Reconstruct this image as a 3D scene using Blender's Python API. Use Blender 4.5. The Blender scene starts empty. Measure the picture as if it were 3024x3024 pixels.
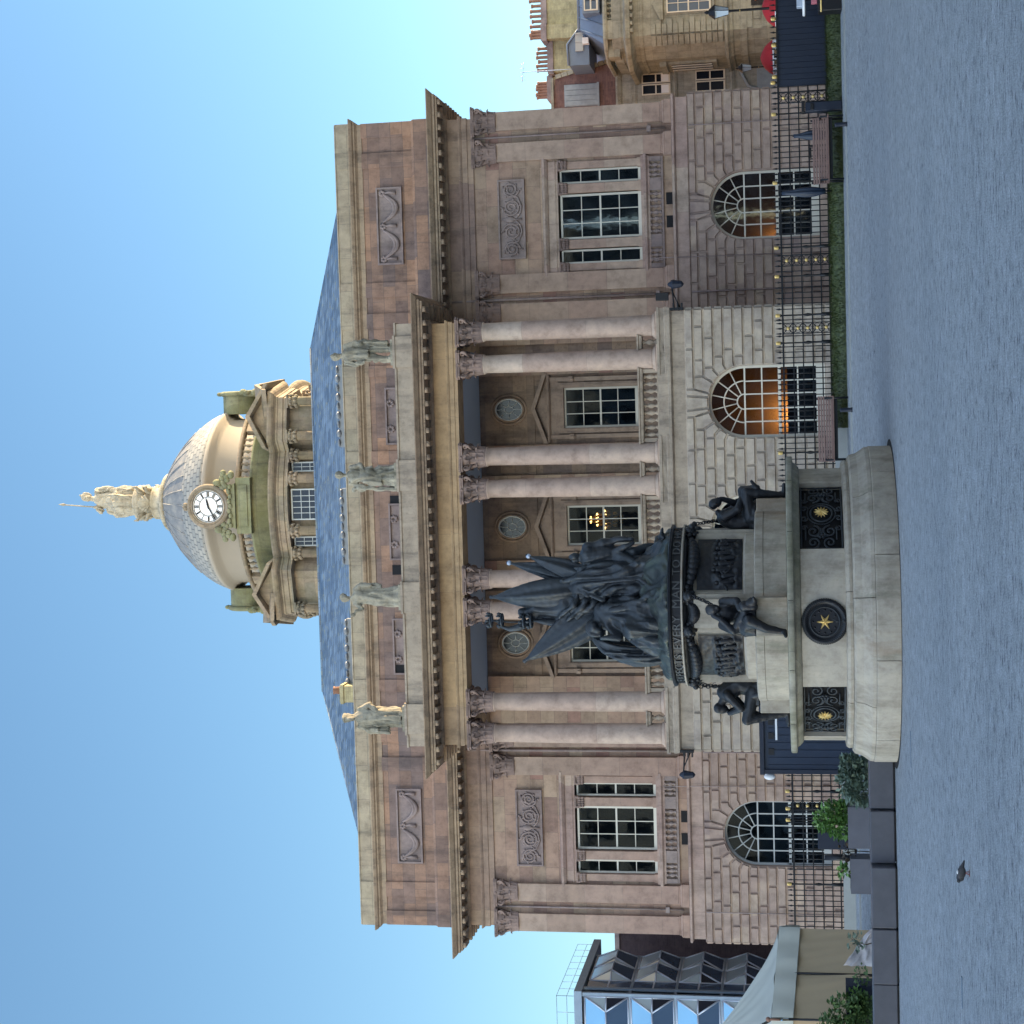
import bpy, bmesh, math, random
from mathutils import Vector, Matrix, noise
from math import sin, cos, pi, radians, atan2, hypot, sqrt
random.seed(7)
scene = bpy.context.scene
COL = scene.collection
# ------------------------------------------------------------------ camera
cam = bpy.data.cameras.new("camera"); camo = bpy.data.objects.new("camera", cam); COL.objects.link(camo)
F, PITCH, ROLL, YAW = 4920.97, 0.172066, -0.019966, 0.0542
fw = Vector((-sin(YAW)*cos(PITCH), cos(YAW)*cos(PITCH), sin(PITCH)))
r0 = Vector((cos(YAW), sin(YAW), 0)); u0 = r0.cross(fw)
rr = r0*cos(ROLL)+u0*sin(ROLL); uu = -r0*sin(ROLL)+u0*cos(ROLL)
cx, cy, cz = -uu, rr, -fw            # the phone was turned: world up points to the picture's left
camo.matrix_world = Matrix(((cx.x, cy.x, cz.x, 3.612), (cx.y, cy.y, cz.y, -57.0), (cx.z, cy.z, cz.z, 1.7), (0, 0, 0, 1)))
cam.sensor_width = 36; cam.sensor_height = 36; cam.lens = 36*F/3024
cam.clip_end = 2000; cam.clip_start = 0.1
scene.camera = camo
# ------------------------------------------------------------------ sky, sun, exposure
SUN_EL, SUN_AZ = radians(17), radians(24)      # azimuth: degrees behind the facade plane, from the right
sdir = Vector((cos(SUN_AZ)*cos(SUN_EL), sin(SUN_AZ)*cos(SUN_EL), sin(SUN_EL)))
world = bpy.data.worlds.new("World"); scene.world = world; world.use_nodes = True
wn = world.node_tree.nodes; wl = world.node_tree.links
sky = wn.new("ShaderNodeTexSky"); sky.sky_type = 'NISHITA'; sky.sun_disc = False
sky.sun_elevation = SUN_EL; sky.sun_rotation = pi/2-SUN_AZ
sky.air_density = 1.0; sky.dust_density = 0.25; sky.ozone_density = 1.6
bg = wn["Background"]; bg.inputs[1].default_value = 0.13
# added fill: sky multiplied brighter and warmer behind the camera, dimmer ahead
wtc = wn.new("ShaderNodeTexCoord"); wsx = wn.new("ShaderNodeSeparateXYZ"); wl.new(wtc.outputs['Generated'], wsx.inputs[0])
wmr = wn.new("ShaderNodeMapRange"); wmr.interpolation_type = 'SMOOTHSTEP'
wmr.inputs[1].default_value = -.3; wmr.inputs[2].default_value = .42; wmr.inputs[3].default_value = 0.0; wmr.inputs[4].default_value = 1.0
wl.new(wsx.outputs[1], wmr.inputs[0])
wtint = mix_n = wn.new("ShaderNodeMix"); wtint.data_type = 'RGBA'; wl.new(wmr.outputs[0], wtint.inputs[0])
wtint.inputs[6].default_value = (1.98, 1.54, 1.24, 1); wtint.inputs[7].default_value = (.315, .383, .396, 1)
wmx = wn.new("ShaderNodeVectorMath"); wmx.operation = 'MULTIPLY'; wl.new(sky.outputs[0], wmx.inputs[0]); wl.new(wtint.outputs[2], wmx.inputs[1])
wl.new(wmx.outputs[0], bg.inputs[0])
sun = bpy.data.lights.new("sun", 'SUN'); sun.energy = 3.4; sun.angle = radians(0.5); sun.color = (1, .76, .46)
suno = bpy.data.objects.new("sun", sun); COL.objects.link(suno)
suno.rotation_euler = sdir.to_track_quat('Z', 'Y').to_euler()
scene.view_settings.view_transform = 'Standard'; scene.view_settings.look = 'None'
scene.view_settings.exposure = 2.3; scene.view_settings.gamma = 1.0
scene.view_settings.use_curve_mapping = False

# ------------------------------------------------------------------ materials
def nmat(name):
    m = bpy.data.materials.new(name); m.use_nodes = True
    return m, m.node_tree.nodes, m.node_tree.links, m.node_tree.nodes["Principled BSDF"]
def ramp(nodes, stops, interp='LINEAR'):
    r = nodes.new("ShaderNodeValToRGB"); r.color_ramp.interpolation = interp
    e = r.color_ramp.elements
    while len(e) < len(stops): e.new(0.5)
    for i, (p, c) in enumerate(stops):
        e[i].position = p; e[i].color = (c[0], c[1], c[2], 1)
    return r
def mixc(nodes, links, a, b, fac, mode='MIX'):
    n = nodes.new("ShaderNodeMix"); n.data_type = 'RGBA'; n.blend_type = mode
    for sock, v in ((6, a), (7, b)):
        if hasattr(v, 'links'): links.new(v, n.inputs[sock])
        else: n.inputs[sock].default_value = (*v, 1)
    if hasattr(fac, 'links'): links.new(fac, n.inputs[0])
    else: n.inputs[0].default_value = fac
    return n.outputs[2]
def noisetex(nodes, links, vec, scale, detail=4, rough=.6):
    n = nodes.new("ShaderNodeTexNoise"); n.inputs['Scale'].default_value = scale
    n.inputs['Detail'].default_value = detail; n.inputs['Roughness'].default_value = rough
    if vec is not None: links.new(vec, n.inputs['Vector'])
    return n.outputs['Fac']
def posvec(nodes): return nodes.new("ShaderNodeNewGeometry").outputs['Position']
def mapv(nodes, links, vec, scale):
    m = nodes.new("ShaderNodeMapping"); m.inputs['Scale'].default_value = scale; links.new(vec, m.inputs['Vector'])
    return m.outputs[0]
def wallvec(nodes, links):
    p = posvec(nodes); s = nodes.new("ShaderNodeSeparateXYZ"); links.new(p, s.inputs[0])
    a = nodes.new("ShaderNodeMath"); links.new(s.outputs[0], a.inputs[0]); links.new(s.outputs[1], a.inputs[1])
    c = nodes.new("ShaderNodeCombineXYZ"); links.new(a.outputs[0], c.inputs[0]); links.new(s.outputs[2], c.inputs[1])
    return p, c.outputs[0]
def addbump(nodes, links, bsdf, h, strength=.4, dist=.02):
    b = nodes.new("ShaderNodeBump"); b.inputs['Strength'].default_value = strength; b.inputs['Distance'].default_value = dist
    links.new(h, b.inputs['Height']); links.new(b.outputs[0], bsdf.inputs['Normal'])
def simple(name, col, rough=.6, metal=0, var=.25, scale=3, bump=0, spec=.4):
    m, n, l, b = nmat(name)
    f = noisetex(n, l, posvec(n), scale, 5)
    c = mixc(n, l, tuple(x*(1-var) for x in col), tuple(min(1, x*(1+var)) for x in col), f)
    l.new(c, b.inputs['Base Color']); b.inputs['Roughness'].default_value = rough; b.inputs['Metallic'].default_value = metal
    b.inputs['Specular IOR Level'].default_value = spec
    if bump: addbump(n, l, b, f, bump, .03)
    return m
def stone(name, stops, bw=1.1, bh=.36, mortar=.004, soot=.35, sootcol=(.045, .04, .042), joint=.55, off=0.0, rough=.85, streak=.5, green=0, bump=.4, rust=0):
    m, n, l, b = nmat(name)
    p, wv = wallvec(n, l)
    mp = n.new("ShaderNodeMapping"); mp.inputs['Location'].default_value = (off, off*.37, 0); l.new(wv, mp.inputs['Vector'])
    br = n.new("ShaderNodeTexBrick"); l.new(mp.outputs[0], br.inputs['Vector'])
    br.inputs['Color1'].default_value = (0, 0, 0, 1); br.inputs['Color2'].default_value = (1, 1, 1, 1); br.inputs['Mortar'].default_value = (.5, .5, .5, 1)
    br.inputs['Scale'].default_value = 1; br.inputs['Brick Width'].default_value = bw; br.inputs['Row Height'].default_value = bh
    br.inputs['Mortar Size'].default_value = mortar; br.inputs['Mortar Smooth'].default_value = .3
    rp = ramp(n, stops); l.new(br.outputs['Color'], rp.inputs[0])
    nf = noisetex(n, l, mapv(n, l, p, (1, 1, 1)), 2.2, 8, .7)
    nr = ramp(n, [(.30, (.66, .64, .63)), (.5, (.97, .97, .97)), (.7, (1.2, 1.18, 1.14))]); l.new(nf, nr.inputs[0])
    c = mixc(n, l, rp.outputs[0], nr.outputs[0], 1, 'MULTIPLY')
    ns = noisetex(n, l, mapv(n, l, p, (1, 1, .16)), 1.5, 8, .72)
    sr = ramp(n, [(.50, (0, 0, 0)), (.62, (soot*.75,)*3), (.8, (soot*1.1,)*3)]); l.new(ns, sr.inputs[0])
    c = mixc(n, l, c, sootcol, sr.outputs[0])
    nb = noisetex(n, l, mapv(n, l, p, (1, 1, 1)), 9, 3, .6)
    br2 = ramp(n, [(.55, (0, 0, 0)), (.8, (soot*.6,)*3)]); l.new(nb, br2.inputs[0])
    c = mixc(n, l, c, sootcol, br2.outputs[0])
    if green:
        ng = noisetex(n, l, p, .9, 5, .7); gr = ramp(n, [(.42, (0, 0, 0)), (.65, (green,)*3)]); l.new(ng, gr.inputs[0])
        c = mixc(n, l, c, (.15, .15, .07), gr.outputs[0])
    if rust:
        for sc, colr, lo in ((.8, (.20, .10, .035), .56), (1.9, (.10, .115, .075), .55)):
            nq = noisetex(n, l, mapv(n, l, p, (1.3, 1.3, .3)), sc, 6, .7); qr = ramp(n, [(lo, (0, 0, 0)), (lo+.14, (rust,)*3)]); l.new(nq, qr.inputs[0])
            c = mixc(n, l, c, colr, qr.outputs[0])
    jm = n.new("ShaderNodeMath"); jm.operation = 'MULTIPLY'; jm.inputs[1].default_value = joint; l.new(br.outputs['Fac'], jm.inputs[0])
    c = mixc(n, l, c, (.1, .085, .08), jm.outputs[0])
    l.new(c, b.inputs['Base Color']); b.inputs['Roughness'].default_value = rough; b.inputs['Specular IOR Level'].default_value = .25
    sub = n.new("ShaderNodeMath"); sub.operation = 'SUBTRACT'; l.new(nf, sub.inputs[0]); l.new(br.outputs['Fac'], sub.inputs[1])
    addbump(n, l, b, sub.outputs[0], bump, .02)
    return m
PINK = [(0, (.27, .175, .14)), (.25, (.385, .26, .195)), (.5, (.32, .23, .17)), (.75, (.44, .325, .235)), (1, (.29, .165, .135))]
M = {}
M['ashlar'] = stone('pink_ashlar', PINK, 1.25, .47, .006, .24)
M['ashlar_dark'] = stone('weathered_attic_stone', [(0, (.21, .14, .115)), (.3, (.31, .19, .135)), (.5, (.185, .135, .125)), (.75, (.37, .215, .14)), (1, (.165, .13, .125))], .95, .42, .006, .5)
M['cap'] = stone('parapet_stone', [(0, (.36, .29, .21)), (.5, (.40, .33, .24)), (1, (.32, .27, .20))], 1.2, .9, .008, .5, green=.12)
M['rust'] = stone('rusticated_pink_stone', [(0, (.32, .235, .20)), (.3, (.40, .305, .255)), (.6, (.35, .26, .22)), (.8, (.43, .33, .26)), (1, (.30, .225, .205))], .8, .3149, 0, .2, joint=0, bump=.2)
M['rust_pale'] = stone('rusticated_buff_stone', [(0, (.38, .32, .26)), (.5, (.45, .385, .315)), (1, (.37, .315, .27))], .8, .3149, 0, .14, joint=0, bump=.2)
M['band'] = stone('string_course_stone', [(0, (.34, .24, .21)), (.4, (.42, .31, .26)), (.7, (.36, .25, .22)), (1, (.46, .36, .29))], 1.5, 3, .006, .4)
M['shaft'] = stone('column_stone', [(0, (.41, .305, .25)), (.5, (.48, .385, .32)), (1, (.39, .285, .235))], 40, 2.1, .004, .05)
M['pilaster'] = stone('pilaster_stone', [(0, (.33, .235, .185)), (.5, (.42, .315, .25)), (1, (.345, .23, .185))], 40, 1.35, .005, .14)
M['carve'] = stone('carved_capital_stone', [(0, (.23, .165, .145)), (1, (.29, .21, .18))], 5, 5, 0, .55)
M['relief'] = stone('carved_panel_stone', [(0, (.25, .19, .18)), (1, (.30, .24, .22))], 5, 5, 0, .4)
M['frieze'] = stone('portico_frieze_stone', [(0, (.40, .275, .165)), (.5, (.45, .32, .195)), (1, (.35, .25, .17))], 1.9, 4, .006, .35)
M['frieze_w'] = stone('wing_frieze_stone', [(0, (.29, .20, .155)), (.5, (.37, .27, .20)), (1, (.26, .18, .15))], 1.5, 4, .006, .4)
M['cornice'] = stone('cornice_stone', [(0, (.31, .225, .16)), (1, (.37, .275, .19))], 1.5, 4, .006, .55)
M['block'] = stone('blocking_course_stone', [(0, (.34, .28, .22)), (.5, (.40, .33, .26)), (1, (.36, .30, .24))], 4, 4, 0, .5)
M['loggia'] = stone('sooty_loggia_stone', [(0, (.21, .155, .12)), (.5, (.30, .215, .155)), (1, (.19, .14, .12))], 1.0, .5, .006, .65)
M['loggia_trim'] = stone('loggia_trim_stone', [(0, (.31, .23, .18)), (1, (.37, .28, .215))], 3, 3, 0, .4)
M['statue'] = stone('lichened_statue_stone', [(0, (.28, .255, .20)), (1, (.39, .355, .28))], 5, 5, 0, .9, sootcol=(.055, .055, .04))
M['granite'] = stone('monument_stone', [(0, (.35, .315, .26)), (.5, (.41, .37, .31)), (1, (.37, .33, .275))], 50, 50, 0, .42, sootcol=(.11, .09, .06), rust=.42)
M['granite_moss'] = stone('mossy_monument_stone', [(0, (.28, .265, .21)), (1, (.35, .33, .27))], .9, 50, .004, .6, sootcol=(.06, .06, .045), green=.55)
M['drumstone'] = stone('dome_drum_stone', [(0, (.23, .185, .145)), (.5, (.30, .235, .17)), (1, (.195, .175, .145))], 1.1, .5, .006, .6, green=.3)
M['drumgreen'] = stone('algae_stone', [(0, (.17, .18, .11)), (1, (.23, .23, .145))], 1.3, .7, .008, .6, green=.6)
M['side'] = stone('street_building_stone', [(0, (.29, .295, .25)), (.5, (.335, .335, .285)), (1, (.27, .28, .25))], 1.1, .55, .006, .4)
M['side_grey'] = stone('annex_stone', [(0, (.29, .30, .275)), (.5, (.34, .345, .31)), (1, (.27, .285, .275))], 1.0, .6, .006, .45)
M['brick'] = stone('red_brick', [(0, (.16, .10, .10)), (.5, (.2, .125, .12)), (1, (.14, .09, .095))], .24, .08, .008, .3, joint=.4)
M['darkbrick'] = stone('dark_brown_brick', [(0, (.065, .042, .046)), (1, (.085, .055, .055))], .24, .08, .006, .2, joint=.3)
M['yellowbrick'] = stone('yellow_stack_brick', [(0, (.33, .29, .17)), (1, (.42, .37, .22))], .24, .08, .006, .25, joint=.3)
M['office'] = stone('portland_stone', [(0, (.45, .43, .39)), (1, (.52, .50, .45))], 1.2, .6, .006, .2)
M['dome_cream'] = simple('painted_dome_wall', (.285, .255, .215), .7, 0, .08, 1.2)
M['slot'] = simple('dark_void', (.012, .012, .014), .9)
M['paint'] = simple('white_sash_paint', (.62, .59, .51), .45, 0, .06, 3)
M['paint_grey'] = simple('greyed_sash_paint', (.42, .44, .44), .5, 0, .1, 3)
M['ceiling'] = simple('loggia_ceiling_plaster', (.38, .44, .52), .8, 0, .05, 1)
M['iron'] = simple('black_iron', (.012, .014, .018), .45, .3, .3, 5)
M['gold'] = simple('gilding', (.72, .52, .20), .45, .45, .2, 8)
M['navy'] = simple('navy_panel', (.012, .018, .035), .5, 0, .3, 1.5)
M['navy2'] = simple('dark_blue_paint', (.014, .026, .052), .42, 0, .3, 1.5)
M['white'] = simple('white_plastic', (.75, .76, .78), .4, 0, .05)
M['red'] = simple('red_canvas', (.42, .02, .03), .7, 0, .15)
M['red_pale'] = simple('faded_canvas_edge', (.6, .45, .46), .7, 0, .15)
M['green_board'] = simple('green_board', (.05, .32, .12), .5, 0, .15)
M['pinkbox'] = simple('pink_card', (.5, .16, .2), .6, 0, .1)
M['terracotta'] = simple('terracotta', (.25, .135, .095), .75, 0, .25, 5)
M['slategran'] = simple('dark_granite', (.085, .088, .105), .38, 0, .35, 2.5, .15)
M['slategran_b'] = simple('dark_planter_stone', (.10, .105, .13), .5, 0, .35, 2, .15)
M['concrete'] = simple('pale_kerb_stone', (.30, .32, .32), .8, 0, .2, 2, .2)
M['wood'] = simple('bench_wood', (.17, .105, .09), .6, 0, .35, 6)
M['plank'] = simple('pale_timber', (.45, .40, .30), .7, 0, .25, 5)
M['tent'] = simple('beige_canvas', (.36, .285, .185), .8, 0, .1, 1.2, .2)
M['tentroof'] = simple('pale_grey_canvas', (.42, .43, .38), .75, 0, .1, 1.2, .2)
M['tentin'] = simple('tan_canvas', (.36, .26, .16), .8, 0, .12, 1.2, .2)
M['plastic'] = simple('clear_crumpled_sheet', (.45, .42, .42), .25, 0, .3, 5, .6)
M['steel'] = simple('painted_mullion', (.42, .48, .58), .35, .3, .1)
M['steel_dark'] = simple('dark_cladding', (.20, .27, .36), .45, .2, .2)
M['lantern_glass'] = simple('pale_lantern_glass', (.5, .58, .66), .15, 0, .05, 3, 0, .6)
M['clockface'] = simple('opal_clock_glass', (.82, .84, .86), .35, 0, .04)
M['letter'] = simple('dulled_metal_letters', (.085, .09, .095), .55, .2, .35, 9)
M['black'] = simple('black_paint', (.008, .008, .01), .5)
M['skylead'] = simple('lead_flashing', (.20, .215, .235), .5, .1, .25, 4)
M['bird'] = simple('grey_plumage', (.05, .05, .055), .6, 0, .5, 60)
M['leather'] = simple('pink_bird_leg', (.3, .08, .06), .6)
M['soil'] = simple('soil', (.03, .022, .016), .95)
M['mansard'] = simple('blue_grey_lead', (.16, .22, .32), .45, .1, .25, 3)
M['boarding'] = simple('weathered_boarding', (.26, .31, .36), .7, 0, .4, 4)

def bronze(name, base, patina, pf):
    m, n, l, b = nmat(name)
    p = posvec(n); g = n.new("ShaderNodeNewGeometry"); s = n.new("ShaderNodeSeparateXYZ"); l.new(g.outputs['Normal'], s.inputs[0])
    f = noisetex(n, l, mapv(n, l, p, (1, 1, .35)), 3.5, 7, .7)
    r = ramp(n, [(.42, (0, 0, 0)), (.72, (pf,)*3)]); l.new(f, r.inputs[0])
    c = mixc(n, l, base, patina, r.outputs[0])
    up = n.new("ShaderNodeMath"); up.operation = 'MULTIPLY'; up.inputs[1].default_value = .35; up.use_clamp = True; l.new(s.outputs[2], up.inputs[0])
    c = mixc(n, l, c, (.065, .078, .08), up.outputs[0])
    l.new(c, b.inputs['Base Color']); b.inputs['Metallic'].default_value = .35
    f2 = noisetex(n, l, p, 14, 4, .6); rr_ = ramp(n, [(.3, (.34,)*3), (.7, (.6,)*3)]); l.new(f2, rr_.inputs[0]); l.new(rr_.outputs[0], b.inputs['Roughness'])
    addbump(n, l, b, f2, .25, .02)
    return m
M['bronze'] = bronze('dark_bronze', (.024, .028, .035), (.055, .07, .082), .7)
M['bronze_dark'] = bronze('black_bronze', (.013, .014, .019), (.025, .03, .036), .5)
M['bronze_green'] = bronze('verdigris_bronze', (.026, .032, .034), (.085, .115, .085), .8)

# glass: dark see-through panes with a sharp reflection
def glassmat(name, tint, refl):
    m, n, l, b = nmat(name); n.remove(b)
    out = n["Material Output"]; t = n.new("ShaderNodeBsdfTransparent"); t.inputs[0].default_value = (*tint, 1)
    g = n.new("ShaderNodeBsdfGlossy"); g.inputs['Roughness'].default_value = .03; g.inputs[0].default_value = (.55, .75, 1, 1)
    nz = noisetex(n, l, posvec(n), 1.6, 2, .5); bp = n.new("ShaderNodeBump"); bp.inputs['Strength'].default_value = .035; bp.inputs['Distance'].default_value = .05
    l.new(nz, bp.inputs['Height']); l.new(bp.outputs[0], g.inputs['Normal'])
    lw = n.new("ShaderNodeLayerWeight"); lw.inputs[0].default_value = .25
    mx = n.new("ShaderNodeMath"); mx.operation = 'MULTIPLY_ADD'; mx.inputs[1].default_value = .35; mx.inputs[2].default_value = refl; l.new(lw.outputs['Fresnel'], mx.inputs[0])
    ms = n.new("ShaderNodeMixShader"); l.new(mx.outputs[0], ms.inputs[0]); l.new(t.outputs[0], ms.inputs[1]); l.new(g.outputs[0], ms.inputs[2]); l.new(ms.outputs[0], out.inputs[0])
    return m
M['glass'] = glassmat('window_glass', (.5, .56, .62), .035)
M['darkglass'] = simple('dark_pane', (.010, .015, .026), .12, 0, .3, 2, 0, .3)
M['mirror'] = simple('mirrored_glazing', (.06, .105, .18), .1, .2, .25, .5, 0, .8)
M['mirror_grey'] = simple('sky_grey_glazing', (.38, .50, .58), .1, .3, .3, .5, 0, .8)  # greyish sky reflection put into the base colour
M['pale_pane'] = simple('sun_reflection_pane', (.85, .85, .72), .15, 0, .25, .4, 0, .6)  # pale colour paints in the reflection of something sunlit
M['mirror_sky'] = simple('painted_sky_glazing', (.20, .42, .62), .12, .3, .2, .5, 0, .8)  # blue of the reflected sky painted into the glass
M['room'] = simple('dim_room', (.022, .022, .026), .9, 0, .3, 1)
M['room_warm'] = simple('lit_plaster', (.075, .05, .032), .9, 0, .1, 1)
def emis(name, col, st):
    m, n, l, b = nmat(name); b.inputs['Base Color'].default_value = (*col, 1); b.inputs['Emission Color'].default_value = (*col, 1); b.inputs['Emission Strength'].default_value = st
    return m
M['lamp'] = emis('warm_lamp_shade', (1, .45, .12), 120)
M['lamp2'] = emis('chandelier_candle', (1, .55, .16), 2.5)
M['lamp3'] = emis('orange_sign_light', (1, .25, .03), .5)
M['crystal'] = simple('gilt_crystal', (.45, .24, .05), .25, .5, .3, 8)

def leadmat():
    m, n, l, b = nmat('lead_dome')
    p = posvec(n)
    f = noisetex(n, l, mapv(n, l, p, (1.2, 1.2, .25)), 1.6, 7, .65)
    r = ramp(n, [(.3, (.125, .135, .15)), (.5, (.20, .20, .20)), (.72, (.32, .30, .265))]); l.new(f, r.inputs[0])
    l.new(r.outputs[0], b.inputs['Base Color']); b.inputs['Roughness'].default_value = .55; b.inputs['Metallic'].default_value = .15
    addbump(n, l, b, f, .2, .04); return m
M['lead'] = leadmat()
def scales():
    m, n, l, b = nmat('dome_tile_band')
    p = posvec(n); s = n.new("ShaderNodeSeparateXYZ"); l.new(p, s.inputs[0])
    dx = n.new("ShaderNodeMath"); dx.operation = 'SUBTRACT'; dx.inputs[1].default_value = .15; l.new(s.outputs[0], dx.inputs[0])
    dy = n.new("ShaderNodeMath"); dy.operation = 'SUBTRACT'; dy.inputs[1].default_value = 22; l.new(s.outputs[1], dy.inputs[0])
    at = n.new("ShaderNodeMath"); at.operation = 'ARCTAN2'; l.new(dy.outputs[0], at.inputs[0]); l.new(dx.outputs[0], at.inputs[1])
    c = n.new("ShaderNodeCombineXYZ"); l.new(at.outputs[0], c.inputs[0]); l.new(s.outputs[2], c.inputs[1])
    br = n.new("ShaderNodeTexBrick"); l.new(c.outputs[0], br.inputs['Vector']); br.inputs['Scale'].default_value = 1
    br.inputs['Brick Width'].default_value = .1; br.inputs['Row Height'].default_value = .19; br.inputs['Mortar Size'].default_value = .008
    br.inputs['Color1'].default_value = (.20, .205, .20, 1); br.inputs['Color2'].default_value = (.29, .28, .255, 1); br.inputs['Mortar'].default_value = (.10, .105, .11, 1)
    l.new(br.outputs['Color'], b.inputs['Base Color']); b.inputs['Roughness'].default_value = .6
    return m
M['scales'] = scales()
def slate():
    m, n, l, b = nmat('blue_slate')
    p, wv = wallvec(n, l)
    br = n.new("ShaderNodeTexBrick"); l.new(wv, br.inputs['Vector']); br.inputs['Scale'].default_value = 1
    br.inputs['Brick Width'].default_value = .34; br.inputs['Row Height'].default_value = .15; br.inputs['Mortar Size'].default_value = .008
    br.inputs['Color1'].default_value = (.065, .10, .155, 1); br.inputs['Color2'].default_value = (.155, .215, .30, 1); br.inputs['Mortar'].default_value = (.04, .05, .07, 1)
    f = noisetex(n, l, p, 1.3, 6, .7); r = ramp(n, [(.35, (.7, .75, .8)), (.7, (1.25, 1.2, 1.1))]); l.new(f, r.inputs[0])
    c = mixc(n, l, br.outputs['Color'], r.outputs[0], 1, 'MULTIPLY')
    f2 = noisetex(n, l, p, 5, 3, .6); r2 = ramp(n, [(.58, (0, 0, 0)), (.66, (.55,)*3)]); l.new(f2, r2.inputs[0])
    c = mixc(n, l, c, (.25, .24, .14), r2.outputs[0])
    l.new(c, b.inputs['Base Color']); b.inputs['Roughness'].default_value = .42
    addbump(n, l, b, br.outputs['Color'], .5, .03); return m
M['slate'] = slate()
def plaza():
    m, n, l, b = nmat('plaza_asphalt')
    p = posvec(n)
    f0 = noisetex(n, l, mapv(n, l, p, (.35, 1, 1)), .35, 6, .6)
    f1 = noisetex(n, l, mapv(n, l, p, (.8, 1, 1)), 3.2, 5, .65)
    f2 = noisetex(n, l, mapv(n, l, p, (.6, 1, 1)), 11, 5, .75)
    f3 = noisetex(n, l, p, 48, 3, .7)
    r0_ = ramp(n, [(.3, (.37, .41, .45)), (.7, (.455, .495, .53))]); l.new(f0, r0_.inputs[0])
    r1 = ramp(n, [(.3, (.80, .80, .80)), (.68, (1.14, 1.14, 1.14))]); l.new(f1, r1.inputs[0])
    r2 = ramp(n, [(.36, (.22, .22, .25)), (.46, (.88, .88, .9)), (.60, (1.05, 1.05, 1.05)), (.72, (1.5, 1.5, 1.5))]); l.new(f2, r2.inputs[0])
    r3 = ramp(n, [(.32, (.5, .5, .5)), (.68, (1.45, 1.45, 1.45))]); l.new(f3, r3.inputs[0])
    c = mixc(n, l, r0_.outputs[0], r1.outputs[0], 1, 'MULTIPLY'); c = mixc(n, l, c, r2.outputs[0], 1, 'MULTIPLY'); c = mixc(n, l, c, r3.outputs[0], 1, 'MULTIPLY')
    vo = n.new("ShaderNodeTexVoronoi"); vo.inputs['Scale'].default_value = 1.1; l.new(p, vo.inputs['Vector'])      # old gum spots
    rg = ramp(n, [(.035, (.8, .8, .8)), (.045, (0, 0, 0))]); l.new(vo.outputs['Distance'], rg.inputs[0]); c = mixc(n, l, c, (.36, .37, .38), rg.outputs[0])
    l.new(c, b.inputs['Base Color']); b.inputs['Roughness'].default_value = .7
    ad = n.new("ShaderNodeMath"); ad.operation = 'ADD'; l.new(f2, ad.inputs[0]); l.new(f3, ad.inputs[1])
    addbump(n, l, b, ad.outputs[0], 1.0, .045); return m
M['plaza'] = plaza()
def leaf(name, a, c_):
    m, n, l, b = nmat(name)
    g = n.new("ShaderNodeObjectInfo"); f = noisetex(n, l, posvec(n), 11, 3)
    r = ramp(n, [(.3, a), (.7, c_)]); l.new(f, r.inputs[0]); l.new(r.outputs[0], b.inputs['Base Color']); b.inputs['Roughness'].default_value = .55
    return m
M['leaf'] = leaf('green_leaf', (.035, .075, .02), (.10, .17, .05))
M['leaf_grey'] = leaf('grey_green_leaf', (.07, .11, .08), (.18, .24, .18))
M['leaf_bright'] = leaf('bright_leaf', (.07, .16, .03), (.16, .30, .08))
M['grass'] = leaf('bank_grass', (.02, .032, .010), (.075, .095, .03))
M['stem'] = simple('brown_stem', (.06, .045, .03), .8)

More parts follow.
